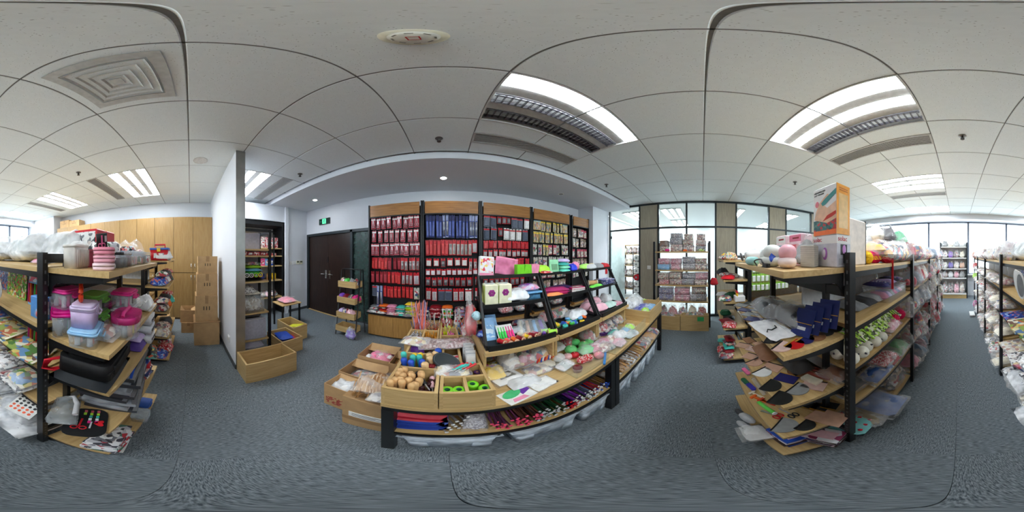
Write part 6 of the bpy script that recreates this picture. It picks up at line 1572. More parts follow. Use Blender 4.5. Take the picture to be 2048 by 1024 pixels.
# ================================================================== GOODS: left end shelves, left rack, west side, far rooms
# -- top end shelf, z = 1.43
tb_ = tag(empty('ribbed_tub', (-.515, -.435, 1.43)), 'frosted ribbed plastic tub on the left end shelf', 'tub')
build('tub', MB().rrect(.085, .075, 0, .088, .015, 0, None, 1.04), clear('frost', (226, 222, 214), .75, .35), tb_); build('lid', MB().rrect(.092, .082, .086, .096, .016), clear('frost2', (236, 232, 226), .8, .3), tb_)
for q in range(9): build('rib', MB().cyl(.0018, .008, .075, 5, 0, Matrix.Translation((-.036 + q * .009, .0395, 0))), mat((206, 200, 190), .4), tb_)
o = tag(empty('red_tin', (-.545, -.405, 1.43)), 'dark pink box behind the ribbed tub', 'box'); o.location = (-.578, -.44, 1.43)
build('body', bb(.06, .06, .07), mat((176, 60, 86), .4), o); build('lid', bb(.062, .062, .01, MB()), mat((196, 90, 110), .4), o, (0, 0, .07))
for q in range(3):
    o = tag(empty('pink_tin', (-.512 + J(.003), -.298, 1.43 + q * .027), .5 + J(.15)), 'flat rounded pink sewing tin on the left end shelf', 'tin')
    m = [mat((246, 214, 220), .35), mat((246, 176, 192), .35), mat((240, 150, 170), .35)][q]
    build('base', MB().rrect(.098, .075, .001, .013, .028), m, o); build('lid', MB().rrect(.100, .077, .0142, .024, .028), m, o); build('rim', MB().rrect(.092, .069, .024, .0265, .028), m, o); build('clasp', BM(-.010, .010, .036, .041, .008, .019), WHITE, o)
kt = tag(empty('sewing_kit', (-.575, -.415, 1.545)), 'black sewing kit with pink scissors standing on the tins', 'sewing kit'); kt.rotation_euler = (.35, -.15, -.75 + PI); kt.location = (-.575, -.345, 1.505); kt.scale = (.7, .7, .7)
build('case', MB().rrect(.065, .01, 0, .10, .004), BLACK, kt)
build('scissors', MB().tube([(.008 + .009 * math.cos(a), -.007, .03 + .013 * math.sin(a)) for a in [q * PI / 5 for q in range(10)]], .003, 5, 0, True).tube([(-.014 + .009 * math.cos(a), -.007, .03 + .013 * math.sin(a)) for a in [q * PI / 5 for q in range(10)]], .003, 5, 0, True).box(-.005, -.001, -.008, -.005, .04, .09).box(-.002, .003, -.008, -.005, .04, .09), mat((240, 120, 170), .4), kt); build('needle_card', BM(.016, .028, -.008, -.005, .05, .085), LGREY, kt)
for q, (x, y, m, lb) in enumerate(((-.60, -.285, BLACK, 'black-topped jar'), (-.65, -.285, DGREY, 'dark bead jar'), (-.705, -.29, mat((90, 50, 50), .5), 'brown bead jar'))):
    o = tag(empty('bead_jar', (x, y, 1.43)), lb + ' on the left end shelf', 'jar'); build('glass', MB().rrect(.038, .038, 0, .055, .006), CLEARB, o); build('beads', MB().rrect(.032, .032, .003, .042, .005), m, o); build('lid', MB().rrect(.04, .04, .055, .066, .006), SILV if q else BLACK, o)
for q in range(5):
    o = tag(empty('clear_cube', (-.77 - q * .085, -.31 - .01 * (q % 2), 1.43), .05), 'clear plastic cube box on the left end shelf', 'box'); build('shell', MB().rrect(.07, .06, 0, .07, .005), CLEARB, o); build('lid', MB().rrect(.073, .063, .07, .077, .005), CLEARB, o); build('contents', bb(.05, .045, .045), [P_PACK, LPINK, P_MIX, BLACK, P_PACK][q], o, (0, 0, .004))
def tin(x, y, z, r, h, m, lb):
    o = tag(empty('round_tin', (x, y, z)), lb, 'tin'); build('body', MB().lathe([(.0001, 0), (r, 0), (r, h * .7), (.0001, h * .7)], 18), m, o); build('lid', MB().lathe([(r * 1.03, h * .65), (r * 1.03, h * .9), (r * .8, h), (.0001, h * 1.02)], 18), m, o); return o
tin(-.66, -.40, 1.43, .045, .115, prn('tin_leaf', [(226, 232, 220), (90, 140, 90), (236, 236, 230), (60, 60, 66)], 60), 'white round tin with green leaves on the left end shelf')
tin(-.74, -.40, 1.43, .05, .12, prn('tin_stripe', [(220, 220, 224), (120, 120, 130), (236, 236, 236)], 70), 'grey patterned round tin on the left end shelf')
tin(-.98, -.40, 1.43, .045, .11, prn('tin_bird', [(236, 236, 232), (110, 170, 200), (40, 40, 46), (220, 110, 110)], 60), 'white tin with blue dots on the left end shelf')
soft((-.60, -.50, 1.43), .12, .08, .12, WHITE, 'white folded pack behind the pink tins', 'packet')
for q, (x, lb) in enumerate(((-.86, 'red lever file box nearest the tins on the left rack top'), (-.98, 'red lever file box with printed side on the left rack top'))):
    o = tag(empty('file_box', (x, -.62, 1.43)), lb, 'box'); build('body', bb(.11, .20, .215), mat((206, 26, 44), .45), o); build('side_print', BM(-.0562, -.0548, -.09, .09, .02, .2), P_PAPER, o); build('side_print', BM(.0548, .0562, -.09, .09, .02, .2), P_PAPER, o); build('spine_ring', MB().cyl(.012, .1005, .103, 12, 0, rot3(-PI / 2, 0, 0, (0, 0, .06))), SILV, o)
# red toolbox on the far left rack end
tb2 = tag(empty('toy_toolbox', (-1.93, -.36, 1.43)), 'red and blue toy toolbox with handle on the far left rack', 'toolbox')
build('tub', MB().rrect(.17, .20, 0, .12, .012, 0, None, 1.06), mat((206, 36, 44), .4), tb2); build('front_label', BM(-.06, .06, .1015, .104, .02, .09), P_PACK, tb2); build('front_label', BM(.0865, .0885, -.06, .06, .02, .09), P_PACK, tb2)
build('lid', MB().rrect(.19, .22, .12, .145, .012), mat((70, 110, 190), .4), tb2); build('latch', BM(.095, .101, -.02, .02, .10, .14), YEL, tb2)
build('handle', MB().tube([(0, -.06, .145), (0, -.06, .185), (0, .06, .185), (0, .06, .145)], .011, 8), mat((220, 36, 44), .4), tb2)
# -- second end shelf, z = 1.12: storage boxes
S2 = 1.12
TH = [PINK, mat((190, 140, 170), .5), YEL, LAV, GREY, TAN]
place(mk_storage('magenta', .15, .12, .125, CLEARB, clear('magenta_lid', (236, 30, 150), .85, .2), [GREY, LAV, GREEN, NAVY]), (-.52, -.505, S2 + .0), -2.3, 'clear storage box with magenta lid at the left rack post', 'storage box')
place(mk_storage('bluelid', .15, .115, .075, CLEARB, mat((160, 206, 240), .35), [LGREY, ORG, LGREY, WHITE]), (-.505, -.372, S2), .35 + PI, 'low clear storage box with light blue lid', 'storage box')
place(mk_storage('lavender', .115, .10, .095, mat((206, 184, 222), .4), mat((216, 200, 230), .4)), (-.512, -.385, S2 + .078), .35 + PI, 'opaque lavender storage box stacked on the blue-lidded one', 'storage box')
tp = tag(empty('tape_dispenser', (-.505, -.40, S2 + .176)), 'orange-red ring tape dispenser on the lavender box', 'tape dispenser'); tp.rotation_euler = (0, 0, -2.5)
build('ring', MB().tube([(.027 * math.cos(a), 0, .032 + .027 * math.sin(a)) for a in [q * PI / 9 for q in range(18)]], .0095, 8, 0, True), mat((236, 70, 30), .4), tp); build('lip', MB().tube([(.01, 0, .058), (.02, 0, .075), (-.012, 0, .078), (-.02, 0, .066)], .008, 8), mat((236, 70, 30), .4), tp)
o = tag(empty('sewing_tub', (-.655, -.268, S2), .1), 'rounded sewing tub with pink handle and thread spools', 'storage box')
build('tub', MB().rrect(.15, .11, 0, .075, .05, 0, None, 1.04), CLEARB, o); build('lid', MB().rrect(.165, .122, .075, .105, .055), clear('pink_lid', (236, 60, 150), .7, .2), o)
build('handle', MB().tube([(-.06, 0, .105), (-.045, 0, .118), (.045, 0, .118), (.06, 0, .105)], .008, 8), mat((240, 60, 150), .4), o)
for q in range(7): build('spool', MB().cyl(.011, .004, .068, 10, 0, Matrix.Translation((-.055 + q * .018, .022 * (1 if q % 2 else .2), 0))), [LGREY, PINK, GREY, YEL, PUR, TAN, GREY][q], o)
k = 0
for (x, y, z, lid, lb) in ((-.66, -.44, 0, mat((130, 206, 90), .4), 'clear storage box with pale contents under the green-lidded one'), (-.66, -.44, .09, mat((130, 206, 90), .4), 'clear storage box with green lid on the second left end shelf'), (-.80, -.34, 0, mat((226, 220, 226), .4), 'clear storage box at the bottom of the magenta stack'), (-.80, -.34, .09, mat((226, 50, 140), .4), 'clear storage box with magenta lid on the stack'), (-.93, -.36, 0, WHITE, 'clear white-lidded storage box further along'), (-.80, -.48, .0, mat((226, 50, 140), .4), 'rear clear storage box with magenta lid'), (-.80, -.48, .09, WHITE, 'rear stacked clear storage box with white lid'), (-.54, -.515, .128, mat((226, 60, 150), .4), 'clear box with pink trim behind the lavender box')):
    k += 1; place(mk_storage('s%d' % k, .145, .115, .088, CLEARB, lid, [DGREY, RED, GREY, NAVY] if k % 2 else [LGREY, MAG, WHITE, BLACK]), (x, y, S2 + z), J(.1) + PI, lb, 'storage box')
bag((-.58, -.335, S2), .13, .10, .055, P_PALE, 'crumpled clear bag beside the blue-lidded box')
bag((-1.02, -.30, S2), .16, .1, .08, WHITE, 'white film bag at the far end of the second left shelf', film=CLEARM)
place(mk_storage('cyl', .10, .10, .11, CLEARB, LGREY, [PINK, LGREY, TAN, LAV]), (-.95, -.47, S2), 0, 'clear round-cornered box with grey lid at the back', 'storage box')
gl = tag(empty('ball_dome', (-.50, -.60, 1.27)), 'clear dome holding a red and a grey ball behind the post', 'toy'); build('dome', MB().ell(.05, .035, .04, (0, 0, .04), 14, 10), CLEARB, gl); build('ball', MB().ell(.022, .022, .022, (.022, 0, .036), 12, 8), mat((220, 40, 40), .4), gl); build('ball', MB().ell(.022, .022, .022, (-.022, 0, .036), 12, 8), mat((110, 140, 150), .4), gl)
# gl rests on the upper shelf of the rack
gl.location = (-.50, -.63, 1.15)
# -- third end shelf z=.90: black bags
for (x, y, z, w, d, h, m, lb) in ((-.57, -.385, .90, .30, .24, .05, mat((36, 40, 44), .4), 'flat dark grey tray bag on the third left end shelf'), (-.86, -.30, .90, .12, .10, .07, mat((86, 60, 140), .5), 'purple zip case on the third left end shelf'), (-.86, -.30, .975, .11, .09, .03, LAV, 'lavender pouch on the purple case'), (-.97, -.36, .90, .14, .14, .10, mat((40, 42, 46), .6), 'dark pouch further along the third shelf')):
    soft((x, y, z), w, d, h, m, lb, 'bag', .12 if w > .2 else J(.2), cr=.06)
lb_ = tag(empty('laptop_bag', (-.61, -.385, .948)), 'black padded laptop-style bag on the third left end shelf', 'bag'); lb_.rotation_euler = (0, 0, .12)
BAGM = mat((16, 16, 18), .65, 0, .2, 40, .15)
build('body', MB().rrect(.31, .225, 0, .085, .03, 0, None, .97), BAGM, lb_); build('flap', MB().rrect(.29, .16, .085, .125, .04, 0, None, .86), BAGM, lb_)
build('zip', MB().tube([(-.150, .108, .045), (0, .1125, .045), (.150, .108, .045)], .003, 5), mat((60, 60, 62), .4), lb_)
build('handle', MB().tube([(-.06, .07, .12), (-.05, .09, .135), (.05, .09, .135), (.06, .07, .12)], .007, 6), BAGM, lb_)
build('pocket', MB().rrect(.18, .012, .02, .07, .005, 0, Matrix.Translation((.02, .112, 0))), BAGM, lb_)
sb = tag(empty('strap_bundle', (-.455, -.485, .905)), 'bundle of glossy red straps at the left rack post', 'strap')
for q in range(7): build('strap', MB().tube([(-.02 - .006 * q, .02, .10), (.015 + .004 * q, -.015 - .003 * q, .085), (.03 + .003 * q, -.04, .03), (.0, -.035 + .004 * q, .008), (-.05, .0 + .006 * q, .02)], .0045, 6), mat((206, 24, 44), .35), sb)
fr_ = tag(empty('white_rack', (-.99, -.28, .90)), 'stack of white plastic crates with round holes', 'crate')
for q in range(3):
    build('crate', MB().rrect(.10, .10, q * .07, q * .07 + .06, .008, 0, None, 1.03), mat((226, 228, 232), .4), fr_)
    for c in range(3): build('hole', MB().cyl(.010, 0, .003, 10, 0, rot3(-PI / 2, 0, 0, (-.03 + c * .03, .0505, q * .07 + .03))), mat((70, 72, 80), .6), fr_)
# -- fourth end shelf z=.51: plastic cases and sewing kits
for q in range(11): flat((-.78 + J(.02), -.37 + J(.02), .51 + q * .03), .34, .24, clear('case_clear', (200, 206, 214), .6, .1) if q % 2 else mat((66, 68, 74), .3), ['dark', 'clear'][q % 2] + ' flat plastic tool case on the fourth left end shelf', 'case', .15 + J(.08), .028, name='tool_case', edge=SILV)
o = flat((-.74, -.34, .82), .24, .16, CLEARB, 'clear lidded case with red and blue parts on the tool cases', 'case', .2, .022, name='tool_case', edge=BLUE); build('insert', MB().pillow(.10, .08, .012, 3, 7), mat((170, 40, 60), .5), o)
o = soft((-1.06, -.30, .73), .2, .16, .06, P_SEW, 'black pouch printed with colourful sewing notions', 'pouch', .2, cr=.05)
soft((-1.07, -.32, .79), .16, .12, .05, BLACK, 'plain black pouch on the printed one', 'pouch', .3)
o = tag(empty('white_strap_bag', (-.475, -.46, .515)), 'clear vinyl bag with white trim leaning at the post', 'bag'); o.rotation_euler = (0, 0, .6)
build('vinyl', MB().pillow(.22, .12, .12, 4, 9, .1), clear('grey_vinyl', (190, 196, 198), .34, .1), o); build('trim', MB().tube([(-.11, -.02, .05), (-.08, .03, .10), (0, .05, .13), (.08, .05, .12)], .012, 8), mat((230, 230, 232), .4), o)
kb = tag(empty('sewing_kit', (-.475, -.30, .515), .25), 'open black sewing kit with scissors and red heart', 'sewing kit'); kb.location = (-.475, -.35, .513); kb.rotation_euler = (.0, 0, .45)
build('case', MB().rrect(.22, .15, 0, .014, .05), BLACK, kb)
ht = [(.022 * math.sin(t) ** 3, .0175 * math.cos(t) - .007 * math.cos(2 * t) - .0025 * math.cos(3 * t)) for t in [q * PI / 10 for q in range(20)]][::-1]
build('heart', MB().prism(ht, .014, .02, 0, Matrix.Translation((.01, .048, 0))), RED, kb)
for q in range(12): build('thread_card', MB().box(-.008, .008, -.006, .006, .014, .02, 0, rot3(0, 0, .1, (-.085 + .022 * (q % 5), .035 - .026 * (q // 5), 0))), [mat((190, 90, 100), .5), LIME, TEAL, WHITE, MAG][q % 5], kb)
build('scissors', MB().tube([(.05 + .012 * math.cos(a), -.035 + .012 * math.sin(a), .017) for a in [q * PI / 5 for q in range(10)]], .003, 5, 0, True).tube([(.05 + .012 * math.cos(a), -.005 + .012 * math.sin(a), .017) for a in [q * PI / 5 for q in range(10)]], .003, 5, 0, True).box(-.02, .04, -.024, -.016, .015, .019), RED, kb)
build('seam_ripper', BM(.0, .05, .015, .021, .014, .02), LGREY, kb)
# bottom shelf z=.10: magazines
MAG2 = prn('leaflets', [(236, 236, 238), (200, 200, 206), (190, 60, 70), (90, 130, 110), (226, 226, 230), (70, 70, 80)], 30)
for q in range(9): book((-.565 + J(.012), -.30 + J(.008) - .002 * q, .102 + q * .0125), .22, .13, .012, MAG2 if q % 3 else WHITE, 'thin magazine in the pile on the bottom left end shelf', .18 + J(.12), strip=P_PAPER if q == 8 else None)
place(mk_storage('lowclear', .12, .10, .09, CLEARB, CLEARB, None, False), (-.86, -.27, .10), .1, 'empty clear box on the bottom left end shelf', 'storage box')
place(mk_storage('lowclear2', .13, .11, .08, CLEARB, mat((50, 90, 170), .4), [RED, BLUE, PUR, LAV]), (-1.0, -.30, .10), 0, 'clear box with blue lid on the bottom left end shelf', 'storage box')
for q in range(5): soft((-1.04, -.35, .51 + q * .04), .15, .18, .04, [P_MIX, NAVY, P_FLOR, RED, P_BLUE][q], ['mixed', 'navy', 'floral', 'red', 'blue'][q] + ' packet stacked at the end of the fourth left shelf', 'packet', J(.3))
# -- left rack, first bay: sticker sheets and games
def stand_sheet(x, y0, y1, z, h, m, lb, head=None, lean=.06):
    o = build('sticker_sheet', BM(-.003, .003, -abs(y1 - y0) / 2, abs(y1 - y0) / 2, 0, h), m, None, (x, (y0 + y1) / 2, z), (0, -lean, 0))
    if head is not None: build('header_strip', BM(.003, .0045, -abs(y1 - y0) / 2, abs(y1 - y0) / 2, h * .86, h), head, o)
    # square cells as raised stickers
    n = 0
    for a in range(4):
        for b in range(5):
            n += 1
            build('sticker', BM(.003, .0046, -abs(y1 - y0) / 2 + abs(y1 - y0) * (.06 + .19 * b), -abs(y1 - y0) / 2 + abs(y1 - y0) * (.19 + .19 * b), h * (.06 + .20 * a), h * (.20 + .20 * a)), m, o)
    return tag(o, lb, 'sheet')
stand_sheet(-.62, -1.29, -.985, 1.15, .255, P_STICK, 'bright green sticker sheet standing on the left rack', P_BEIGE)
stand_sheet(-.66, -1.66, -1.31, 1.15, .25, P_BLUE, 'blue sticker sheet standing left of the green one', P_BEIGE)
stand_sheet(-.68, -1.42, -1.20, .88, .25, P_BEIGE, 'yellowish picture sheet standing under the blue one')
stand_sheet(-.66, -1.18, -.95, .88, .25, P_BEIGE, 'yellowish picture sheet standing under the green one')
for z, nm in ((1.15, 'upper'), (.88, 'lower')):
    for q in range(3):
        o = build('pen_pack', BM(-.004, .004, -.06, .06, 0, .23), mat((120, 180, 230), .4), None, (-.60 - .02 * q, -.86 + .01 * q, z), (0, -.05, 0))
        for c in range(5): build('pen', MB().cyl(.007, .02, .15, 8, 0, Matrix.Translation((.010, -.045 + c * .022, 0))), [MAG, ORG, DRED, GREEN, RED][c], o)
        build('label', BM(.004, .006, -.055, .055, .16, .22), prn('blue_label', [(130, 190, 236), (236, 110, 140), (230, 240, 250)], 40), o); tag(o, 'blue felt-pen pack on the %s left rack shelf' % nm, 'pen pack')
for (x, y, z, w, d, m, lb, rz) in ((-.56, -.90, .885, .30, .26, P_GAME, 'colourful game board on the left rack shelf nearest the post', .1), (-.55, -1.20, .885, .30, .30, P_GAME, 'colourful game board second on the left rack shelf', -.1), (-.55, -1.45, .885, .28, .24, P_BLUE, 'blue picture board on the left rack shelf', .05), (-.52, -1.05, .90, .24, .22, prn('map_print', [(206, 196, 130), (150, 170, 90), (190, 110, 80), (90, 120, 160), (220, 210, 170)], 22), 'illustrated map board lying on the game boards', .25), (-.50, -.72, .888, .20, .18, P_GAME, 'small game card beside the left post', .2)):
    flat((x, y, z), w, d, m, lb, 'game board', rz, .012, name='game_board', edge=CREAM)
for (x, y, z, w, d, m, lb, rz) in ((-.50, -.85, .55, .22, .26, P_PAPER, 'printed sticker sheet on the lower left rack shelf by the post', .1), (-.50, -1.15, .55, .24, .24, P_PAPER, 'printed sticker sheet second on the lower left rack shelf', -.1), (-.50, -1.40, .55, .22, .24, P_PALE, 'pale sticker sheet third on the lower left rack shelf', .1), (-.49, -1.0, .575, .18, .22, P_MIX, 'coloured sticker pack on the lower left rack shelf', .3)):
    flat((x, y, z), w, d, m, lb, 'sheet', rz, .02, name='sticker_pack')
bag((-.52, -.80, .58), .22, .2, .07, P_GAME, 'clear bag of sticker books on the lower left rack shelf'); bag((-.50, -1.02, .60), .2, .18, .06, P_PAPER, 'clear bag of dotted stickers on the lower left rack shelf')
dt = tag(empty('dot_sheet', (-.435, -.70, .33)), 'white sheet of black and orange dot stickers by the post', 'sheet'); dt.rotation_euler = (0, .55, .25); dt.location = (-.45, -.72, .36)
build('sheet', BM(-.08, .08, -.09, .09, 0, .003), PAPER, dt)
for a in range(5):
    for b in range(5): build('dot', MB().cyl(.010, .003, .0042, 10, 0, Matrix.Translation((-.062 + a * .027, -.066 + b * .032, 0))), BLACK if a < 3 else mat((240, 100, 60), .5), dt)
for (x, y, z, w, d, h, lb) in ((-.47, -.75, .125, .30, .34, .05, 'white film-wrapped doily pack at the foot of the left rack post'), (-.56, -1.10, .125, .26, .36, .05, 'white film-wrapped doily pack second at the left rack foot'), (-.57, -1.42, .125, .26, .28, .06, 'white film-wrapped doily pack third at the left rack foot'), (-.52, -.80, .18, .26, .3, .12, 'larger white film pack on the bottom left shelf'), (-.54, -1.2, .18, .26, .3, .12, 'second larger white film pack on the bottom left shelf')):
    bag((x, y, z), w, d, h, prn('doily', [(232, 234, 238), (220, 224, 230), (150, 156, 166), (238, 240, 242)], 60), lb, film=CLEARM)
for q in range(4):
    o = tag(empty('blue_crayon_box', (-.50 - .05 * q, -.66, 1.15)), 'blue crayon box behind the left post', 'box'); build('carton', bb(.045, .10, .12), mat((90, 150, 214), .4), o); build('label', BM(-.018, .018, .0495, .051, .03, .1), WHITE, o)
# -- big milky bags on top of the left rack
for (x, y, w, d, h, m, lb) in ((-.95, -.80, .44, .36, .20, WHITE, 'large milky plastic bag on the left rack top near the red file boxes'), (-.86, -1.18, .46, .40, .22, WHITE, 'large milky plastic bag second on the left rack top'), (-.82, -1.60, .46, .40, .22, WHITE, 'large milky plastic bag third on the left rack top'), (-.70, -1.98, .40, .34, .20, mat((246, 180, 196), .5), 'pink plastic bag on the left rack top'), (-.62, -.80, .12, .08, .03, mat((240, 110, 160), .5), 'small pink bow on the left rack top')):
    bag((x, y, 1.43), w, d, h, mat((234, 238, 236), .6) if m is WHITE else m, lb, film=CLEARM)
# -- far left rack end shelves
for z, its in ((1.43, (WHITE, LGREY, P_PACK)), (1.12, (P_BLUE, WHITE, P_MIXD)), (.80, (P_MIXD, ORG, TEAL)), (.45, (P_PALE, P_FLOR, DGREY)), (.10, (P_BLUE, P_RED, P_MIX))):
    for q, m in enumerate(its):
        soft((-1.92 - q * .2, -.34 + J(.03), z), .18, .2, .11, m, '%s item on the far left rack end, %s shelf' % (['nearest', 'middle', 'rearmost'][q], {1.43: 'top', 1.12: 'second', .80: 'third', .45: 'fourth', .10: 'bottom'}[z]), 'packet', J(.2))
        if z in (1.12, .80): soft((-1.90 - q * .2, -.33, z + .115), .15, .16, .06, [P_MIX, DGREY, P_RED][q], '%s upper item on the far left rack end, %s shelf' % (['nearest', 'middle', 'rearmost'][q], {1.12: 'second', .80: 'third'}[z]), 'packet', J(.3))
# -- cartons by the partition
carton('carton_box', -2.78, -2.42, .06, .44, 0, .42, 'open bottom carton of the stack by the white partition', True, (('e', 2.6, .12), ('s', 2.4, .12)), False)
bag((-2.60, .25, .30), .30, .30, .10, LGREY, 'grey film pack in the bottom carton of the stack', film=CLEARM)
flat((-2.60, .25, .424), .38, .40, CARDD, 'cardboard sheet between the stacked cartons', 'cardboard', 0, .012, name='cardboard_sheet')
carton('carton_box', -2.80, -2.46, .08, .42, .437, .86, 'third carton of the stack, bulging with dark print')
carton('carton_box', -2.82, -2.48, .10, .42, .862, 1.20, 'second carton of the stack by the white partition')
carton('carton_box', -2.80, -2.50, .12, .42, 1.202, 1.475, 'top carton of the stack by the white partition')
carton('carton_box', -3.22, -2.92, -.18, .12, .22, .47, 'open carton with raised flaps before the cupboards', True, (('e', 2.2, .14), ('n', 2.6, .12), ('s', 2.2, .14)), False)
carton('carton_box', -3.22, -2.90, -.16, .10, 0, .218, 'low carton under the flapped one', mark=False)
bg_ = carton('paper_carton', -2.92, -2.62, -.62, -.36, 0, .40, 'brown carton with white label beside the far left rack', mark=False); build('label', BM(.150, .1515, -.02, .08, .22, .32), PAPER, bg_)
bag((-2.50, -.42, 0), .24, .26, .34, mat((170, 140, 110), .7), 'clear bag of brown paper goods on the floor by the cupboards')
for k, y in enumerate((-3.55, -3.15)): carton('carton_box', -3.92, -3.64, y - .19, y + .19, 2.366, 2.60 - .05 * k, ['carton on top of the cupboards nearer the window', 'carton on top of the cupboards, right one'][k])
# -- patterned fabric boxes
def mk_fbox(key, m, w, d, h):
    def f():
        o = build('fabric_box', MB().rrect(w, d, 0, h * .72, .02), m); build('lid', MB().rrect(w * 1.03, d * 1.03, h * .70, h * .98, .022).rrect(w * .9, d * .9, h * .98, h, .02), m, o)
        build('handle', MB().tube([(-d * .52, -.03, h * .5), (-d * .56, 0, h * .42), (-d * .52, .03, h * .5)], .004, 5), CREAM, o); build('film', MB().rrect(w * 1.06, d * 1.06, -.001, h * 1.02, .03), CLEAR, o)
        return o
    return tpl('fbox_' + key, f)
ERG = [(1.57, [[(P_FLOR2, .16, .10), (BROWN, .16, .12)], [(P_FLOR, .26, .14), (P_FLORG, .25, .13), (P_FLORG, .22, .09)], [(P_FLOR, .20, .12), (P_FLOR2, .2, .11), (P_FLOR2, .17, .11)], [(P_FLORG, .2, .10), (P_FLOR, .2, .12), (P_FLOR, .16, .12)]]),
       (1.20, [[(LBLUE, .24, .11), (P_FLORP, .22, .12)], [(P_FLORP, .18, .11), (P_FLORP, .2, .12)], [(P_FLORG, .26, .13), (P_FLORG, .25, .13)], [(P_FLOR, .24, .13), (P_FLOR2, .22, .10)]]),
       (.90, [[(P_CHECK, .20, .10), (P_FLOR2, .22, .13)], [(P_FLOR, .26, .11), (P_FLOR2, .27, .14)], [(P_FLORG, .27, .12), (P_FLORG, .25, .11)], [(P_FLOR, .24, .11), (P_FLORP, .25, .13)]]),
       (.565, [[(P_BLUEDOT, .28, .13), (P_BLUEDOT, .26, .12)], [(P_FLORP, .30, .13), (P_FLORP, .30, .13)], [(P_FLORG, .32, .15), (P_FLOR2, .28, .13)]])]
nmc = {P_FLOR.name: 'pink-beige floral', P_FLOR2.name: 'beige floral', P_FLORG.name: 'grey patterned', P_FLORP.name: 'dusty pink', P_BLUEDOT.name: 'blue dotted', P_CHECK.name: 'red checked', LBLUE.name: 'light blue', BROWN.name: 'brown'}
for li, (z, cols) in enumerate(ERG):
    n = len(cols)
    for c, st in enumerate(cols):
        y = .90 - (c + .5) * (1.0 / n); zz = z
        for q, (m, w, h) in enumerate(st):
            w = min(w, 1.0 / n * .97)
            place(mk_fbox('%s%.2f%.2f' % (m.name, w, h), m, .26, w, h), (3.33, y + J(.01), zz), J(.05), '%s fabric box, %s of column %s, %s rack shelf' % (nmc[m.name], 'bottom' if q == 0 else 'top' if q == len(st) - 1 else 'middle', ['one', 'two', 'three', 'four'][c], ['top', 'second', 'third', 'fourth'][li]), 'fabric box', 'fabric boxes on the rack before the glass')
            zz += h * 1.03
soft((3.22, .70, 1.575), .08, .10, .05, MAG, 'magenta bow on the patterned box rack', 'bow'); soft((3.22, .02, 1.575), .1, .16, .05, P_GRN, 'green packet on the patterned box rack', 'packet'); soft((3.20, .34, 1.555 + .016), .06, .09, .04, ORG, 'orange packet at the rack top edge', 'packet')
for q in range(5): bag((3.28, .80 - q * .2, .082), .22, .2, .34, [P_MIXD, P_CHECK, P_MIX, CREAM, P_RED][q], ['dark', 'checked', 'mixed', 'cream', 'red'][q] + ' bag on the lowest level of the patterned box rack')
flat((2.975, .03, .22), .004, .12, mat((60, 170, 100), .4), 'green label stuck on the oak bin', 'label', 0, .09, name='green_label')
bag((3.05, .14, .20), .12, .4, .18, P_MIX, 'mixed goods in the right oak bin'); bag((3.05, .70, .16), .12, .44, .18, P_MIXD, 'dark goods in the left oak bin')
rb = soft((3.02, -.22, .95), .12, .16, .14, mat((206, 26, 44), .5), 'red bag hung at the rack end', 'bag')
rb.location = (3.2, -.23, .90)
# -- bookcase and shelf unit goods
def boxrow(x, y0, n, dy, z, h, d, mats, lb, cat='box'):
    for q in range(n):
        o = tag(empty('craft_box', (x, y0 + q * dy, z)), lb, cat); m = mats[q % len(mats)]
        build('carton', bb(d, abs(dy) * .94, h), m, o); build('label', BM(d / 2, d / 2 + .0012, -abs(dy) * .3, abs(dy) * .3, h * .25, h * .7), P_PACK, o)
boxrow(-3.62, 1.55, 5, .12, 1.675, .26, .24, [P_RED, P_FLOR], 'red flowered box on the bookcase top shelf')
boxrow(-3.62, 1.20, 7, .13, 1.49, .06, .24, [P_RED, DRED], 'flat red box on the second bookcase shelf')
boxrow(-3.62, 1.55, 2, .12, 1.25, .17, .24, [MAG, mat((240, 90, 150), .4)], 'bright pink box on the third bookcase shelf')
boxrow(-3.62, 1.79, 2, .12, 1.25, .17, .24, [LBLUE, BLUE], 'blue box on the third bookcase shelf')
for q, (y, m, nm) in enumerate(((1.70, NAVY, 'navy'), (1.88, BAMBOO, 'wooden'), (2.02, YEL, 'yellow'))): tin(-3.6, y, .89, .06, .16, m, nm + ' round jar on the bookcase')
for q in range(4): bag((-3.62, 1.5 + q * .16, .46), .3, .18, .14, [PAPER, P_PALE, LPINK, P_MIX][q], ['white', 'pale', 'pink', 'mixed'][q] + ' film pack on the lowest bookcase shelf')
bag((-2.75, 1.85, .52), .30, .30, .10, mat((246, 150, 170), .5), 'pink film pack on the small stand')
U = -2.22
o = tag(empty('display_board', (-2.35, .86, 1.577)), 'large pale grey board on the top of the open unit', 'board'); build('board', BM(-.02, .02, -.20, .20, 0, .26), mat((170, 170, 186), .5), o); build('edge', MB().box(.02, .022, -.20, .20, .255, .26).box(.02, .022, -.20, -.195, 0, .255), LGREY, o)
boxrow(U, .72, 4, .10, 1.487, .055, .2, [P_RED, DRED], 'flat red box on the open unit')
for q in range(6): soft((U, .88, 1.125 + q * .045), .22, .30 - .012 * q, .046, [BLACK, P_SEW, GREEN, LBLUE, LIME, P_MIX][q], ['black', 'dark printed', 'green', 'light blue', 'lime', 'mixed'][q] + ' craft pack stacked in the open unit', 'packet', J(.1))
for q in range(4):
    o = build('ring_tool', MB().tube([(0, .028 * math.cos(a), .028 + .028 * math.sin(a)) for a in [k * PI / 6 for k in range(12)]], .006, 6, 0, True), [WHITE, WHITE, LIME, YEL][q], None, (U + .125, .76 + q * .068, 1.185)); build('hub', MB().cyl(.010, -.004, .004, 8, 0, rot3(0, PI / 2, 0, (0, 0, .028))), LGREY, o); tag(o, ['white ring tool first', 'white ring tool second', 'lime ring tool', 'yellow ring tool'][q] + ' on the open unit stack', 'tool')
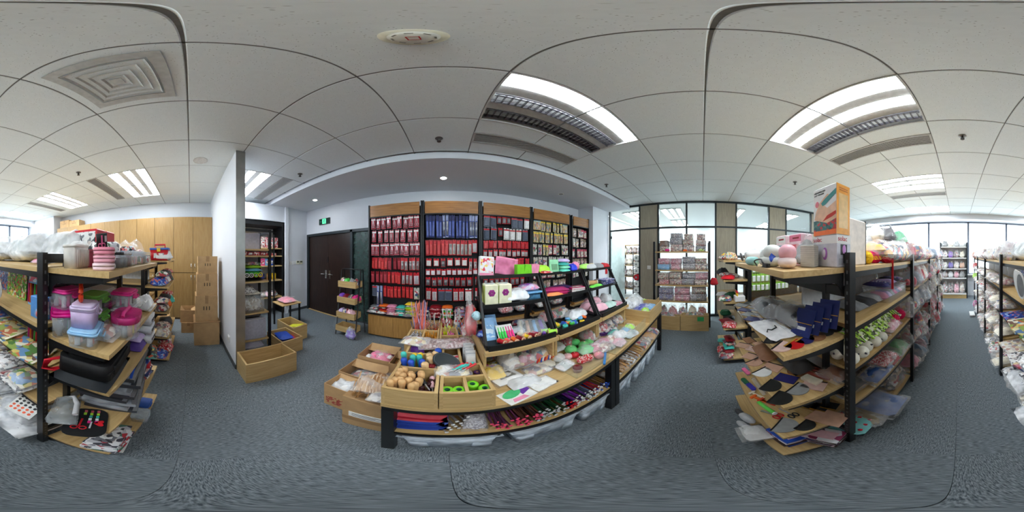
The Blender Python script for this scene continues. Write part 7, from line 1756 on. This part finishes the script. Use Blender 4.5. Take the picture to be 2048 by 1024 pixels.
bag((U, .80, .94), .26, .22, .10, P_PAPER, 'white paper pack in the open unit'); 
o = tag(empty('clear_tub', (U, .86, .66)), 'clear tub of beige parts in the open unit', 'tub'); build('tub', MB().rrect(.26, .34, 0, .24, .02), CLEARB, o); build('contents', MB().pillow(.23, .31, .22, 3, 9, .2), prn('beige_parts', [(206, 196, 176), (170, 150, 124), (226, 220, 206), (150, 130, 110)], 40), o)
bag((U, .86, .91), .2, .26, .06, CREAM, 'cream bag on the clear tub in the open unit')
o = tag(empty('grey_panel_box', (U, .86, .21)), 'large pale grey panel box low in the open unit', 'box'); build('carton', bb(.28, .36, .34), mat((172, 172, 184), .5), o); build('top_edge', BM(.10, .142, -.18, .18, .340, .346), mat((206, 206, 212), .5), o); build('slot', BM(.02, .06, -.12, .12, .340, .342), BLACK, o)
bag((U, .86, .0), .28, .34, .17, mat((150, 146, 166), .6), 'grey film bag at the foot of the open unit')
for q in range(6): soft((-1.95 + J(.02), 1.24 + J(.03), .02 + .045 * q), .26, .2, .046, [mat((36, 60, 150), .45), NAVY, BLUE][q % 3], ['royal blue', 'navy', 'bright blue'][q % 3] + ' packet piled in the middle drawer box', 'packet', J(.3))
soft((-1.95, 1.38, .16), .2, .1, .05, RED, 'red packet in the middle drawer box', 'packet')
flat((-2.22, 1.66, .22), .26, .18, mat((226, 226, 60), .5), 'yellow sheet sticking out of the far drawer box', 'sheet', .2, .006, rot=(0, -.3, .2))
soft((-1.56, .76, .014), .16, .26, .05, CREAM, 'cream packet inside the nearest drawer box', 'packet', .1)
flat((-1.55, .90, .02), .12, .16, P_PAPER, 'printed card inside the nearest drawer box', 'card', .3, .05, name='printed_card')
# tiered rack bins
for z, yo, pal, nm in ((.93, 0, [P_MIX, GREEN, GREY, P_MIXD], 'top'), (.65, -.03, [PUR, DRED, P_MIXD, MAG], 'second'), (.37, -.05, [LAV, P_MIX, LPINK], 'third')):
    for q, m in enumerate(pal): soft((-1.74 + q * .095, 2.39 + yo, z + .03), .10, .15, .12, m, '%s bundle in the %s bin of the tiered rack' % (['first', 'second', 'third', 'fourth'][q], nm), 'bundle', J(.4))
bag((-1.46, 2.20, 0), .16, .10, .22, prn('sky_purple', [(110, 80, 190), (150, 170, 190), (130, 100, 200), (200, 206, 210)], 20), 'purple and grey bag standing on the floor by the tiered rack')
# -- office beyond the glass
orck = tag(empty('office_rack', (5.2, 2.35, 0)), 'wooden shelf rack seen through the open glass door', 'shelf rack')
for y in (-.5, .5):
    for x in (0, .4): build('post', BM(x - .02, x + .02, y - .02, y + .02, 0, 1.9), BLACK, orck)
for z in (.3, .75, 1.15, 1.55, 1.88): build('shelf', BM(0, .4, -.48, .48, z - .02, z), OAKY, orck)
for z in (.3, .75, 1.15, 1.55):
    for q in range(5): bag((5.35, 1.95 + q * .19, z), .3, .18, .24, [P_PALE, P_MIXD, BROWN, P_MIX, CREAM][(q + int(z * 10)) % 5], ['first', 'second', 'third', 'fourth', 'fifth'][q] + ' bundle on the office rack, %s shelf' % {.3: 'lowest', .75: 'second', 1.15: 'third', 1.55: 'highest'}[z])
for q in range(7):
    o = build('fabric_roll', MB().cyl(.085, 0, .8, 16, 0, rot3(0, PI / 2, 0, (0, 0, .085))), WHITE if q != 3 else RED, None, (4.35, 1.86 + .01 * (q % 2), .2 + q * .19)); build('core', MB().cyl(.03, -.004, .0, 12, 0, rot3(0, PI / 2, 0, (0, 0, .085))), GREY, o); tag(o, ('white' if q != 3 else 'red') + ' fabric roll stacked beyond the open glass door', 'roll')
rk = tag(empty('roll_stand', (4.6, 1.87, 0)), 'black stand holding the fabric rolls', 'stand')
for x in (-.2, .45): build('post', BM(x - .012, x + .012, -.115, -.095, 0, 1.6), BLACK, rk); build('post', BM(x - .012, x + .012, .105, .125, 0, 1.6), BLACK, rk)
for q in range(7): build('arm', BM(-.2, .45, -.11, .115, .185 + q * .19, .198 + q * .19), BLACK, rk)
# ---- look-alikes that share a label: say which by height in a stack or by order from the left, else one group
bpy.context.view_layer.update()
_seen = {}
for o in list(bpy.data.objects):
    if o.parent is None and 'label' in o.keys() and 'category' in o.keys():
        _seen.setdefault(o['label'], []).append(o)
def _brg(o): return (math.degrees(math.atan2(o.location.x, o.location.y)) + 156.9) % 360
for lb, os_ in _seen.items():
    n = len(os_)
    if n < 2: continue
    if 'group' not in os_[0].keys() or n > 16:
        for o in os_: o['group'] = lb.split(',')[0][:60]
    if n > 16 or len(lb.split()) > 12: continue
    c = sum((o.location for o in os_), Vector()) / n
    hs = max(math.hypot(o.location.x - c.x, o.location.y - c.y) for o in os_)
    if hs < .06:
        os_.sort(key=lambda o: o.location.z)
        for k, o in enumerate(os_): o['label'] = lb + (', lowest of its stack' if k == 0 else ', topmost of its stack' if k == n - 1 else ', %s from bottom' % NTH[k])
    else:
        os_.sort(key=_brg)
        for k, o in enumerate(os_): o['label'] = lb + (', leftmost one' if k == 0 else ', rightmost one' if k == n - 1 else ', %s from left' % NTH[k])
